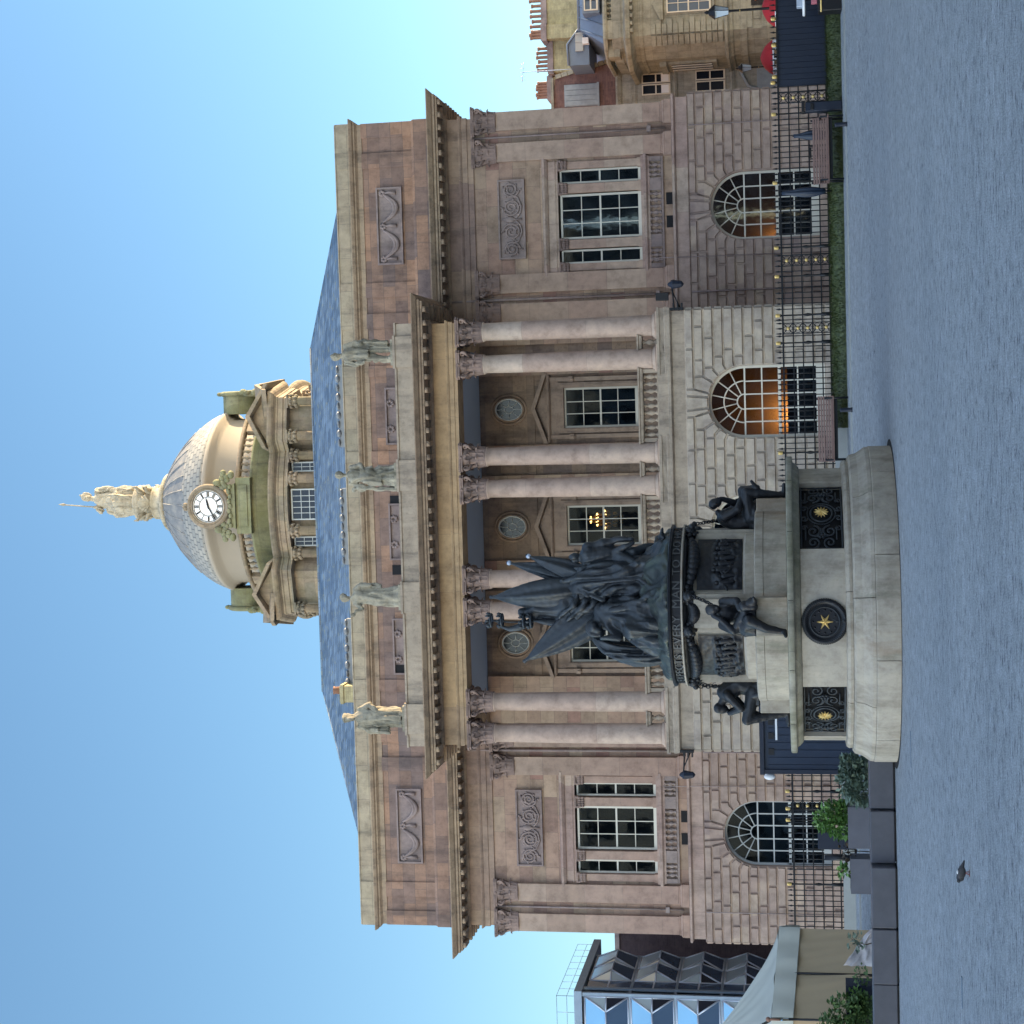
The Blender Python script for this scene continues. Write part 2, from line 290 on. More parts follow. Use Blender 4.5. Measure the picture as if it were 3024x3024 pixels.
# ------------------------------------------------------------------ mesh building
ORG = {}
def org(o): return ORG.get(o.name, Vector((0, 0, 0))) if o else Vector((0, 0, 0))
sgn = lambda c: c.x > 0
kx = lambda w: (lambda c: round(c.x/w))
kxy = lambda w: (lambda c: (round(c.x/w), round(c.y/w)))
kang = lambda x, y, n, o=0.0: (lambda c: int(((atan2(c.y-y, c.x-x)+o) % (2*pi))/(2*pi)*n))
class MB:
    def __init__(s): s.v = []; s.f = []; s.sm = []; s.g = []
    def add(s, vs, fs, smooth=False):
        b = len(s.v); s.g.append((len(s.v), len(s.v)+len(vs), len(s.f), len(s.f)+len(fs))); s.v += [tuple(v) for v in vs]; s.f += [tuple(i+b for i in f) for f in fs]; s.sm += [smooth]*len(fs)
    def box(s, x0, x1, y0, y1, z0, z1):
        s.add([(x0, y0, z0), (x1, y0, z0), (x1, y1, z0), (x0, y1, z0), (x0, y0, z1), (x1, y0, z1), (x1, y1, z1), (x0, y1, z1)],
              [(0, 3, 2, 1), (4, 5, 6, 7), (0, 1, 5, 4), (1, 2, 6, 5), (2, 3, 7, 6), (3, 0, 4, 7)])
    def obox(s, c, ax, ay, az):   # oriented box: centre and half-axes
        c, ax, ay, az = map(Vector, (c, ax, ay, az)); P = []
        for k in (-1, 1):
            for i, j in ((-1, -1), (1, -1), (1, 1), (-1, 1)): P.append(c+ax*i+ay*j+az*k)
        s.add(P, [(0, 3, 2, 1), (4, 5, 6, 7), (0, 1, 5, 4), (1, 2, 6, 5), (2, 3, 7, 6), (3, 0, 4, 7)])
    def prism(s, poly, y0, y1, fn=None):     # poly in (x,z), counter-clockwise seen from -y; extruded y0 (front) to y1
        fn = fn or (lambda x, y, z: (x, y, z)); n = len(poly)
        vs = [fn(x, y0, z) for x, z in poly]+[fn(x, y1, z) for x, z in poly]
        s.add(vs, [tuple(range(n)), tuple(range(2*n-1, n-1, -1))]+[(i, i+n, (i+1) % n+n, (i+1) % n) for i in range(n)])
    def prismz(s, poly, z0, z1):
        n = len(poly); vs = [(x, y, z0) for x, y in poly]+[(x, y, z1) for x, y in poly]
        s.add(vs, [tuple(range(n-1, -1, -1)), tuple(range(n, 2*n))]+[(i, (i+1) % n, (i+1) % n+n, i+n) for i in range(n)])
    def lathe(s, prof, cx_=0, cy_=0, n=24, a0=0, a1=2*pi, smooth=True, fz=None, sx=1, sy=1):
        full = abs(a1-a0-2*pi) < 1e-6; m = n if full else n+1; vs = []
        for k in range(m):
            a = a0+(a1-a0)*k/n
            for r, z in prof: vs.append((cx_+r*cos(a)*sx, cy_+r*sin(a)*sy, z))
        L = len(prof); fs = []
        for k in range(n):
            k2 = (k+1) % m
            for i in range(L-1): fs.append((k*L+i, k2*L+i, k2*L+i+1, k*L+i+1))
        s.add(vs, fs, smooth)
    def tube(s, path, r, n=8, smooth=True, closed=False, flat=1.0, up=None):
        path = [Vector(p) for p in path]; m = len(path)
        rs = r if isinstance(r, (list, tuple)) else [r]*m
        vs = []; prevn = None
        for i, p in enumerate(path):
            if closed: t = path[(i+1) % m]-path[i-1]
            else: t = path[min(i+1, m-1)]-path[max(i-1, 0)]
            if t.length < 1e-9: t = Vector((0, 0, 1))
            t.normalize()
            if prevn is None:
                a = Vector(up) if up else (Vector((0, 0, 1)) if abs(t.z) < .9 else Vector((1, 0, 0)))
                nn = (a-t*a.dot(t)).normalized()
            else: nn = (prevn-t*prevn.dot(t)).normalized()
            prevn = nn; bb = t.cross(nn)
            for k in range(n):
                a = 2*pi*k/n; vs.append(p+(nn*cos(a)+bb*sin(a)*flat)*rs[i])
        fs = []
        for i in range(m if closed else m-1):
            j = (i+1) % m
            for k in range(n): fs.append((i*n+k, i*n+(k+1) % n, j*n+(k+1) % n, j*n+k))
        if not closed: fs += [tuple(range(n-1, -1, -1)), tuple((m-1)*n+k for k in range(n))]
        s.add(vs, fs, smooth)
    def loft(s, secs, smooth=True, caps=True):
        n = len(secs[0]); vs = [v for sec in secs for v in sec]; fs = []
        for i in range(len(secs)-1):
            for k in range(n): fs.append((i*n+k, i*n+(k+1) % n, (i+1)*n+(k+1) % n, (i+1)*n+k))
        if caps: fs += [tuple(range(n-1, -1, -1)), tuple((len(secs)-1)*n+k for k in range(n))]
        s.add(vs, fs, smooth)
    def sweep(s, path, prof, closed=False):   # profile (outward,z) closed polygon; outward = right of travel
        P = [Vector((x, y)) for x, y in path]; m = len(P); L = len(prof); vs = []
        for i, p in enumerate(P):
            ds = []
            if closed or i > 0: ds.append((p-P[i-1]).normalized())
            if closed or i < m-1: ds.append((P[(i+1) % m]-p).normalized())
            ns = [Vector((d.y, -d.x)) for d in ds]
            mv = ns[0] if len(ns) == 1 else (ns[0]+ns[1])/(1+ns[0].dot(ns[1]))
            for o, z in prof: vs.append((p.x+mv.x*o, p.y+mv.y*o, z))
        fs = []
        for i in range(m if closed else m-1):
            j = (i+1) % m
            for k in range(L): fs.append((i*L+k, j*L+k, j*L+(k+1) % L, i*L+(k+1) % L))
        if not closed: fs += [tuple(range(L)), tuple((m-1)*L+k for k in range(L-1, -1, -1))]
        s.add(vs, fs)
    def ell(s, c, r, n=14, m=9, R=None):
        c = Vector(c); r = (r, r, r) if not isinstance(r, (tuple, list)) else r; vs = []; fs = []
        for i in range(m+1):
            t = pi*i/m
            for k in range(n):
                a = 2*pi*k/n; v = Vector((r[0]*sin(t)*cos(a), r[1]*sin(t)*sin(a), r[2]*cos(t)))
                if R: v = R @ v
                vs.append(c+v)
        for i in range(m):
            for k in range(n): fs.append((i*n+k, (i+1)*n+k, (i+1)*n+(k+1) % n, i*n+(k+1) % n))
        s.add(vs, fs, True)
    def cap(s, p, q, r1, r2, n=12):
        p, q = Vector(p), Vector(q); d = (q-p); L = d.length or 1e-6; d /= L
        pts = []; rs = []
        for k in range(5):
            a = pi/2*(k/4); pts.append(p-d*r1*cos(a)); rs.append(max(r1*sin(a), 1e-3))
        for k in range(5):
            a = pi/2*(k/4); pts.append(q+d*r2*sin(a)); rs.append(max(r2*cos(a), 1e-3))
        s.tube(pts, rs, n)
    def chain(s, pts, rs, n=12):
        for i in range(len(pts)-1): s.cap(pts[i], pts[i+1], rs[i], rs[i+1], n)
    def robe(s, secs, n=48):    # secs: (x,y,z,rx,ry,amp,folds,phase)
        out = []
        for x, y, z, rx, ry, am, nf, ph in secs:
            ring = []
            for k in range(n):
                a = 2*pi*k/n; w = 1+am*(sin(nf*a+ph)+.5*sin((nf*1.0+3)*a-ph*1.7))
                ring.append((x+rx*w*cos(a), y+ry*w*sin(a), z))
            out.append(ring)
        s.loft(out)
    def split(s, name, m, parent, key, bevel=0):     # one object for each separate piece (pieces told apart by key(centre))
        out = {}
        for v0, v1, f0, f1 in s.g:
            c = sum((Vector(v) for v in s.v[v0:v1]), Vector())/(v1-v0); k = key(c)
            if k not in out: out[k] = MB()
            out[k].add(s.v[v0:v1], [tuple(q-v0 for q in f) for f in s.f[f0:f1]]); n = f1-f0
            out[k].sm[-n:] = s.sm[f0:f1]
        return [o.build(name, m, parent, bevel) for k, o in sorted(out.items())]
    def build(s, name, m, parent=None, bevel=0, auto=True):
        o_ = org(parent); me = bpy.data.meshes.new(name)
        me.from_pydata([(v[0]-o_.x, v[1]-o_.y, v[2]-o_.z) for v in s.v], [], s.f)
        me.polygons.foreach_set('use_smooth', s.sm); me.update()
        bm = bmesh.new(); bm.from_mesh(me); bmesh.ops.recalc_face_normals(bm, faces=bm.faces)
        if bevel: bmesh.ops.bevel(bm, geom=[e for e in bm.edges if e.is_manifold and e.calc_face_angle(0) > .5], offset=bevel, segments=1, affect='EDGES')
        bm.to_mesh(me); bm.free()
        o = bpy.data.objects.new(name, me); COL.objects.link(o)
        me.materials.append(M[m] if isinstance(m, str) else m)
        if parent: o.parent = parent; ORG[o.name] = o_
        return o
def tag(o, label, cat, group=None, kind=None):
    o['label'] = label
    if cat: o['category'] = cat
    if group: o['group'] = group
    if kind: o['kind'] = kind
    return o
def thing(name, label, cat, loc=(0, 0, 0), group=None):
    o = bpy.data.objects.new(name, None); COL.objects.link(o); o.location = loc; o.empty_display_size = .3
    ORG[o.name] = Vector(loc); return tag(o, label, cat, group)
def struct(o): o['kind'] = 'structure'; return o
def copy_tree(o, parent=None):
    c = o.copy(); COL.objects.link(c); c.parent = parent; ORG[c.name] = org(o)
    for ch in list(o.children): copy_tree(ch, c)
    return c
def sculpt(mb, name, m, parent, voxel=.025, smooth=4, lump=0, lscale=6, fold=0, target=None):
    """fuse many solids into one continuous skin (voxel remesh), smooth it, add small modelling marks"""
    me = bpy.data.meshes.new('tmp'); me.from_pydata(mb.v, [], mb.f); me.update()
    bm = bmesh.new(); bm.from_mesh(me); bmesh.ops.recalc_face_normals(bm, faces=bm.faces); bm.to_mesh(me); bm.free()
    t = bpy.data.objects.new('tmp', me); COL.objects.link(t)
    md = t.modifiers.new('r', 'REMESH'); md.mode = 'VOXEL'; md.voxel_size = voxel; md.use_smooth_shade = True
    if smooth: ms = t.modifiers.new('s', 'SMOOTH'); ms.factor = .5; ms.iterations = smooth
    dg = bpy.context.evaluated_depsgraph_get(); dg.update()
    nm = bpy.data.meshes.new_from_object(t.evaluated_get(dg), depsgraph=dg)
    bpy.data.objects.remove(t); bpy.data.meshes.remove(me)
    nm.name = name; o_ = org(parent); no = [Vector(v.normal) for v in nm.vertices]
    for v, nn in zip(nm.vertices, no):
        d = 0
        if lump: d += lump*noise.noise(v.co*lscale)
        if fold: d += fold*sin(noise.noise(Vector((v.co.x*2.2, v.co.y*2.2, v.co.z*.7)))*16)
        v.co = v.co+nn*d-o_
    nm.polygons.foreach_set('use_smooth', [True]*len(nm.polygons)); nm.materials.clear(); nm.materials.append(M[m]); nm.update()
    o = bpy.data.objects.new(name, nm); COL.objects.link(o)
    if parent: o.parent = parent; ORG[o.name] = o_
    return o
def arc(cx_, cz_, r, a0, a1, n): return [(cx_+r*cos(a0+(a1-a0)*k/n), cz_+r*sin(a0+(a1-a0)*k/n)) for k in range(n+1)]
def lerp(a, b, t): return a+(b-a)*t

# ================================================================== GROUND
def gz(y): return 0.0 if y < -20 else (.35 if y > -9 else .35*(y+20)/11)
mb = MB(); ys = [-400, -75, -20]+[-20+11*k/6 for k in range(1, 7)]+[30, 900]
V = []
for y in ys: V += [(-700, y, gz(y)), (700, y, gz(y))]
mb.add(V, [(2*i, 2*i+1, 2*i+3, 2*i+2) for i in range(len(ys)-1)])
struct(mb.build('plaza_ground', 'plaza'))
mb = MB(); mb.add([(-30, -10.6, gz(-10.6)+.012), (30, -10.6, gz(-10.6)+.012), (30, -7.4, .362), (-30, -7.4, .362)], [(0, 1, 2, 3)])
struct(mb.build('paving_strip', 'concrete'))
mb = MB(); mb.box(-30, 30, -10.72, -10.6, .2, gz(-10.6)+.03); struct(mb.build('kerb', 'concrete'))

# ================================================================== TOWN HALL
TH = thing('town_hall', 'large pinkish sandstone town hall with paired columns, slate roof and grey clock dome', 'town hall')
ZC = [5.25, 4.97, 4.655, 4.34, 4.03, 3.715, 3.40, 3.085, 2.77, 2.455, 2.14, 1.825, 1.51, 1.2, .88, .35]
AR, AZ = 1.13, 3.40
def rust_sheet(mb_, x0, x1, yb, arches, seed, fn=None, zc=ZC, depth=.07):
    """courses of chamfered blocks with stepped voussoirs round arched openings"""
    rnd = random.Random(seed); polys = []
    ang = [radians(a) for a in (0, 14, 28, 43, 57, 75)]
    ext = {}
    for cx_ in arches:
        zz = [3.40, 3.715, 4.03, 4.34, 4.655, 4.97]
        for sd in (1, -1):
            for k in range(5):
                a0, a1 = ang[k], ang[k+1]; z0, z1 = zz[k], zz[k+1]
                xe = AR+.32+(.22 if k % 2 else 0) if k < 3 else (z1-AZ)/math.tan(a1)+(.30 if k == 3 else .42)
                ext[(cx_, sd, 9-k-3-1)] = xe
                pts = [(AR*cos(lerp(a0, a1, t/3)), AR*sin(lerp(a0, a1, t/3))) for t in range(4)]
                p1 = ((z1-AZ)/math.tan(a1), z1-AZ)
                q = [p for p in pts]+[p1, (xe, z1-AZ), (xe, z0-AZ)]
                if k > 0: q.append(((z0-AZ)/math.tan(a0), z0-AZ))
                q = [(cx_+sd*x, AZ+z) for x, z in q]
                polys.append(q)
            # tall voussoir beside the keystone
            a0, a1 = ang[5], radians(81.5)
            q = [(AR*cos(lerp(a0, a1, t/3)), AR*sin(lerp(a0, a1, t/3))) for t in range(4)]
            q += [((5.25-AZ)/math.tan(a1)*.85, 5.25-AZ), ((4.97-AZ)/math.tan(a0)+.02, 5.25-AZ), ((4.97-AZ)/math.tan(a0)+.02, 4.97-AZ)]
            ext[(cx_, sd, 0)] = (4.97-AZ)/math.tan(a0)+.02
            polys.append([(cx_+sd*x, AZ+z) for x, z in q])
        a1 = radians(81.5); xk = (5.25-AZ)/math.tan(a1)*.85
        q = [(AR*cos(lerp(a1, pi-a1, t/3)), AR*sin(lerp(a1, pi-a1, t/3))) for t in range(4)]+[(-xk, 5.25-AZ), (xk, 5.25-AZ)]
        polys.append([(cx_+x, AZ+z) for x, z in q])
    for i in range(len(zc)-1):
        zt, zb = zc[i], zc[i+1]
        gaps = []
        for cx_ in arches:
            if zb >= 3.39:
                gaps.append((cx_-ext[(cx_, -1, i)], cx_+ext[(cx_, 1, i)]))
            else:
                if zt > .9: gaps.append((cx_-AR, cx_+AR))
        spans = []; a = x0
        for g0, g1 in sorted(gaps): spans.append((a, g0)); a = g1
        spans.append((a, x1))
        for s0, s1 in spans:
            n = max(1, round((s1-s0)/1.15)); w = (s1-s0)/n; sh = (w*.5 if i % 2 else 0)
            cuts = [s0]+[s0+w*k-(sh if n > 1 else 0)+rnd.uniform(-.03, .03) for k in range(1, n+1)]
            cuts = [c for c in cuts if c < s1-.16 or c == s0]+[s1]
            cuts = [cuts[0]]+[c for j, c in enumerate(cuts[1:]) if c-cuts[0] > .16]
            for j in range(len(cuts)-1): polys.append([(cuts[j], zb), (cuts[j+1], zb), (cuts[j+1], zt), (cuts[j], zt)])
    bm = bmesh.new(); fs = []
    for q in polys:
        ar = sum(q[k][0]*q[(k+1) % len(q)][1]-q[(k+1) % len(q)][0]*q[k][1] for k in range(len(q)))
        if ar < 0: q = q[::-1]
        fs.append(bm.faces.new([bm.verts.new((x, 0, z)) for x, z in q]))
    bm.normal_update()
    base = list(fs)
    bmesh.ops.inset_individual(bm, faces=base, thickness=.027, depth=0, use_even_offset=True)
    bmesh.ops.inset_individual(bm, faces=base, thickness=.020, depth=depth, use_even_offset=True)
    bm.verts.ensure_lookup_table(); bm.verts.index_update()
    fn = fn or (lambda x, y, z: (x, yb+y, z))
    mb_.add([fn(*v.co) for v in bm.verts], [tuple(v.index for v in f.verts) for f in bm.faces]); bm.free()
def reveal(mb_, cx_, y0, y1, zb):
    P = [(cx_-AR, zb)]+[(cx_-AR, AZ)]+[(cx_+AR*cos(a), AZ+AR*sin(a)) for a in [pi-pi*k/24 for k in range(1, 24)]]+[(cx_+AR, AZ), (cx_+AR, zb)]
    n = len(P); mb_.add([(x, y0, z) for x, z in P]+[(x, y1, z) for x, z in P], [(i, i+1, i+1+n, i+n) for i in range(n-1)]+[(n-1, 0, n, 2*n-1)])
W0 = .0
mb = MB()
for sd in (1, -1):
    xa, xb = sorted((sd*7.1, sd*14.52))
    rust_sheet(mb, xa, xb, 0, [sd*10.7], 3+sd); reveal(mb, sd*10.7, 0, .42, .88)
    # outer return
    rust_sheet(mb, 0, 1.6, 0, [], 9+sd, fn=(lambda x, y, z, sd=sd: (sd*(14.5-y*1), x-.02, z)))
    mb.box(*sorted((sd*14.0, sd*14.49)), 1.55, 35, .3, 5.25)
mb.split('ground_storey_wall', 'rust', TH, sgn)
mb = MB()
rust_sheet(mb, -7.04, 7.04, -3.88, [-4.07, 0, 4.07], 21)
for c in (-4.07, 0, 4.07): reveal(mb, c, -3.88, -3.45, .88)
for sd in (1, -1): rust_sheet(mb, -3.9, .1, 0, [], 31+sd, fn=(lambda x, y, z, sd=sd: (sd*(7.02-y), x, z)))
mb.build('portico_ground_storey', 'rust_pale', TH)
# arched windows with fanlights
def arch_window(cx_, y, mt, glow=False):
    fr = MB(); zb = .9
    ring = [(cx_-AR, zb)]+[(cx_+AR*cos(a), AZ+AR*sin(a)) for a in [pi-pi*k/28 for k in range(29)]]+[(cx_+AR, zb)]
    inner = [(cx_-AR+.075, zb)]+[(cx_+(AR-.075)*cos(a), AZ+(AR-.075)*sin(a)) for a in [pi-pi*k/28 for k in range(29)]]+[(cx_+AR-.075, zb)]
    n = len(ring); V = []
    for yy in (y, y+.1):
        V += [(x, yy, z) for x, z in ring]+[(x, yy, z) for x, z in inner]
    fs = []
    for i in range(n-1): fs += [(i, i+1, n+i+1, n+i), (n+i, n+i+1, 3*n+i+1, 3*n+i)]
    fr.add(V, fs)
    b = .022
    for r in (.24, .66):
        pts = arc(cx_, AZ, r, 0, pi, 20)
        fr.tube([(x, y+.05, z) for x, z in pts], b, 6)
    for k in range(1, 7):
        a = pi*k/7; fr.tube([(cx_+.24*cos(a), y+.05, AZ+.24*sin(a)), (cx_+1.08*cos(a), y+.05, AZ+1.08*sin(a))], b*.9, 6)
    for z, h in ((3.40, .025), (2.86, .022), (2.31, .045), (1.74, .022)): fr.box(cx_-1.08, cx_+1.08, y+.03, y+.075, z-h, z+h)
    for x in (-.64, -.23, .23, .64): fr.box(cx_+x-.02, cx_+x+.02, y+.035, y+.07, 1.15, AZ)
    fr.box(cx_-AR+.02, cx_+AR-.02, y+.01, y+.12, .89, 1.17)
    w = fr.build('arched_window', mt, TH)
    g = MB(); P = [(cx_-1.09, 1.1)]+[(cx_+1.09*cos(a), AZ+1.09*sin(a)) for a in [pi-pi*k/28 for k in range(29)]]+[(cx_+1.09, 1.1)]
    g.add([(x, y+.06, z) for x, z in P], [tuple(range(len(P)))]); g.build('pane', 'glass', w)
    rm = MB(); d = 2.6; x0, x1, z0, z1 = cx_-1.6, cx_+1.6, .5, 4.9; y0 = y+.32
    rm.add([(x0, y0, z0), (x1, y0, z0), (x1, y0+d, z0), (x0, y0+d, z0), (x0, y0, z1), (x1, y0, z1), (x1, y0+d, z1), (x0, y0+d, z1)],
           [(0, 1, 2, 3), (4, 7, 6, 5), (1, 5, 6, 2), (2, 6, 7, 3), (3, 7, 4, 0)])
    rm.build('interior', 'room_warm' if glow else 'room', TH)
    return w
arch_window(10.7, .22, 'paint', True); arch_window(-10.7, .22, 'paint_grey')  # left frame greyed to paint in the shade on that side
for c in (-4.07, 0, 4.07): arch_window(c, -3.66, 'paint', c > 1)
# string course, bases
TOPB = [(-.3, 5.25), (.02, 5.25), (.02, 5.64), (.07, 5.66), (.13, 5.70), (.13, 5.77), (.0, 5.79), (-.3, 5.79)]
mb = MB()
mb.sweep([(-14.38, 30), (-14.38, -.03), (-7.02, -.03)], [(-.3, 5.27)]+TOPB[1:]); mb.sweep([(7.02, -.03), (14.38, -.03), (14.38, 30)], [(-.3, 5.27)]+TOPB[1:])
mb.split('string_course', 'band', TH, sgn)
mb = MB(); mb.sweep([(-6.98, .1), (-6.98, -3.86), (6.98, -3.86), (6.98, .1)], [(-.5, 5.27)]+TOPB[1:6]+[(.06, 5.80), (.06, 6.10), (-.5, 6.10)])
mb.split('portico_base', 'block', TH, lambda c: 0)
mb = MB()
for x in (-6.065, -2.005, 2.005, 6.065):
    mb.sweep([(x-1.02, -2.8), (x-1.02, -3.9), (x+1.02, -3.9), (x+1.02, -2.8)], [(-.4, 5.775), (.05, 5.775), (.05, 5.86), (.02, 5.89), (.02, 6.02), (.05, 6.04), (.05, 6.115), (-.4, 6.12)])
mb.split('column_pedestal', 'block', TH, kx(1))
# upper wing walls
mb = MB(); wy = .16
for sd in (1, -1):
    def bx(xa, xb, z0, z1, y=wy, y1=.6):
        a, b = sorted((sd*xa, sd*xb)); mb.box(a, b, y, y1, z0, z1)
    bx(7.0, 8.76, 5.7, 12.7); bx(12.47, 14.13, 5.7, 12.7); bx(8.76, 12.47, 5.7, 6.7); bx(8.76, 12.47, 9.72, 12.7)
    a, b = sorted((sd*13.6, sd*14.13)); mb.box(a, b, .6, 34.5, 5.7, 12.7)
mb.split('wing_wall', 'ashlar', TH, sgn)
# pilasters
CAPS = []
mb = MB()
PB = [(0, 5.79), (.10, 5.79), (.10, 5.98), (.09, 6.0), (.10, 6.03), (.06, 6.07), (.03, 6.1), (.045, 6.13), (0, 6.17)]
mbb = MB()
for sd in (1, -1):
    for xa, xb in ((13.65, 14.28), (12.58, 13.21), (8.08, 8.72), (7.08, 7.72)):
        a, b = sorted((sd*xa, sd*xb))
        if xb > 14: mb.box(a, b, 0, .62, 6.17, 11.80)
        else: mb.box(a, b, 0, .3, 6.17, 11.80)
        CAPS.append(((a+b)/2, .06))
        mbb.sweep([(a+.02, .22), (a+.02, .02), (b-.02, .02), (b-.02, .22)], [(-.1, 5.79)]+PB[1:]+[(-.1, 6.17)])
mb.split('pilaster', 'pilaster', TH, kx(.5)); mbb.split('pilaster_base', 'pilaster', TH, kx(.5))
# Corinthian capital
def capital_bm(h=.86, r=.29, aw=.44):
    c = MB()
    c.lathe([(0, 0), (r+.035, 0), (r+.055, .03), (r+.03, .06), (r-.01, .07), (r+.0, .35), (r+.05, .6), (r+.13, .74), (0, .74)], n=20)
    for tier, (z0, hh, out, n, ph) in enumerate(((.06, .30, .10, 8, 0), (.06, .54, .14, 8, pi/8))):
        for k in range(n):
            a = 2*pi*k/n+ph; rad = Vector((cos(a), sin(a), 0)); tan = Vector((-sin(a), cos(a), 0)); secs = []
            for t in range(6):
                u = t/5; z = z0+hh*min(1, u*1.1)-(.09 if t == 5 else 0); o = r+.015+.02*u+(out*(u**3)); w = (.105*(1-.35*u))*(1.25 if t in (1, 3) else 1)
                ctr = rad*o+Vector((0, 0, z)); secs.append([ctr-tan*w-rad*.015, ctr+rad*.03, ctr+tan*w-rad*.015, ctr-rad*.03])
            c.loft(secs, smooth=False)
    for k in range(4):
        a = pi/4+k*pi/2; rad = Vector((cos(a), sin(a), 0)); pts = []
        for t in range(15):
            u = t/14; th = -pi/2+u*2.6*pi; rr_ = .10*(1-.75*u); pts.append(rad*(r+.20+rr_*cos(th)*1.0)+Vector((0, 0, .64+rr_*sin(th))))
        c.tube([rad*(r+.02)+Vector((0, 0, .42))]+pts, [.03]+[.045*(1-.4*t/14) for t in range(15)], 6)
    for k in range(4):
        a = k*pi/2
        for s in (-1, 1):
            rad = Vector((cos(a), sin(a), 0)); tan = Vector((-sin(a), cos(a), 0))
            c.tube([rad*(r+.06)+tan*s*.05+Vector((0, 0, .45)), rad*(r+.10)+tan*s*.10+Vector((0, 0, .60)), rad*(r+.12)+tan*s*.06+Vector((0, 0, .68)), rad*(r+.12)+tan*s*.02+Vector((0, 0, .62))], [.025, .03, .03, .02], 5)
        c.ell(Vector((cos(a)*(r+.13), sin(a)*(r+.13), .79)), .055, 8, 5)
    P = []
    for k in range(4):
        a = pi/4+k*pi/2; d = aw*1.38
        for o in (-.13, .13): P.append((d*cos(a+o*.9), d*sin(a+o*.9)))
        m = a+pi/4; P.append(((aw-.02)*cos(m), (aw-.02)*sin(m)))
    c.prismz(P, .74, .80); P2 = [(x*1.06, y*1.06) for x, y in P]; c.prismz(P2, .80, h)
    return c
cm = capital_bm(); capo = cm.build('capital', 'carve', TH); capo.location = (0, 0, -50)
def place_cap(x, y, z, sx=1, sy=1, parent=None):
    o = capo.copy(); COL.objects.link(o); o.parent = parent or TH; o.location = (x, y, z); o.scale = (sx, sy, 1); return o
for x, y in CAPS: place_cap(x, y+.04, 11.80, 1.03, .55)
# columns (fluteless shafts with entasis)
YP = -3.42
col0 = None
for i, x in enumerate((-6.59, -5.54, -2.53, -1.48, 1.48, 2.53, 5.54, 6.59)):
    if col0 is None:
        mb = MB(); prof = [(0, 6.1)]
        prof += [(.345, 6.28), (.335, 6.34)]+[(lerp(.335, .287, (t/8)**1.7), lerp(6.34, 11.74, t/8)) for t in range(1, 9)]+[(.31, 11.76), (.33, 11.79), (.31, 11.82), (0, 11.84)]
        mb.lathe(prof, 0, 0, 28)
        mb.box(-.43, .43, -.43, .43, 6.08, 6.16); mb.lathe([(0, 6.16), (.42, 6.16), (.43, 6.19), (.42, 6.22), (.37, 6.23), (.38, 6.27), (.345, 6.285)], 0, 0, 28)
        col0 = mb.build('column', 'shaft', TH); o = col0
    else:
        o = col0.copy(); COL.objects.link(o); o.parent = TH
    o.location = (x, YP, 0)
    c = place_cap(0, 0, 11.80, 1, 1, o)
bpy.data.objects.remove(capo)
# wing window (three-light) with frames
def sash(mb_, x0, x1, z0, z1, y, nx, nz, fw_=.07, meet=True):
    for a, b, c, d in ((x0, x0+fw_, z0, z1), (x1-fw_, x1, z0, z1), (x0+fw_, x1-fw_, z1-fw_, z1), (x0+fw_, x1-fw_, z0, z0+fw_*1.6)): mb_.box(a, b, y, y+.08, c, d)
    for i in range(1, nx): xx = lerp(x0+fw_, x1-fw_, i/nx); mb_.box(xx-.014, xx+.014, y+.03, y+.06, z0+fw_, z1-fw_)
    for j in range(1, nz):
        zz = lerp(z0+fw_*1.6, z1-fw_, j/nz); h = .03 if (meet and j == nz//2) else .014; mb_.box(x0+fw_, x1-fw_, y+.026, y+.064, zz-h, zz+h)
def glasspane(x0, x1, z0, z1, y, parent, mt='glass', nm='pane'):
    g = MB(); g.add([(x0, y, z0), (x1, y, z0), (x1, y, z1), (x0, y, z1)], [(0, 1, 2, 3)]); return g.build(nm, mt, parent)
def room(x0, x1, z0, z1, y0, d, mt='room'):
    rm = MB(); rm.add([(x0, y0, z0), (x1, y0, z0), (x1, y0+d, z0), (x0, y0+d, z0), (x0, y0, z1), (x1, y0, z1), (x1, y0+d, z1), (x0, y0+d, z1)],
           [(0, 1, 2, 3), (4, 7, 6, 5), (1, 5, 6, 2), (2, 6, 7, 3), (3, 7, 4, 0)])
    return rm.build('interior', mt, TH)
BALP = [(0, 0), (.06, 0), (.06, .05), (.035, .07), (.03, .10), (.075, .20), (.07, .25), (.03, .37), (.05, .40), (.06, .42), (.06, .46), (0, .46)]
mbal = MB()
def baluster(mb_, x, y, z, s=1, h=1, n=10): mb_.lathe([(r*s, z+zz*h) for r, zz in BALP], x, y, n)
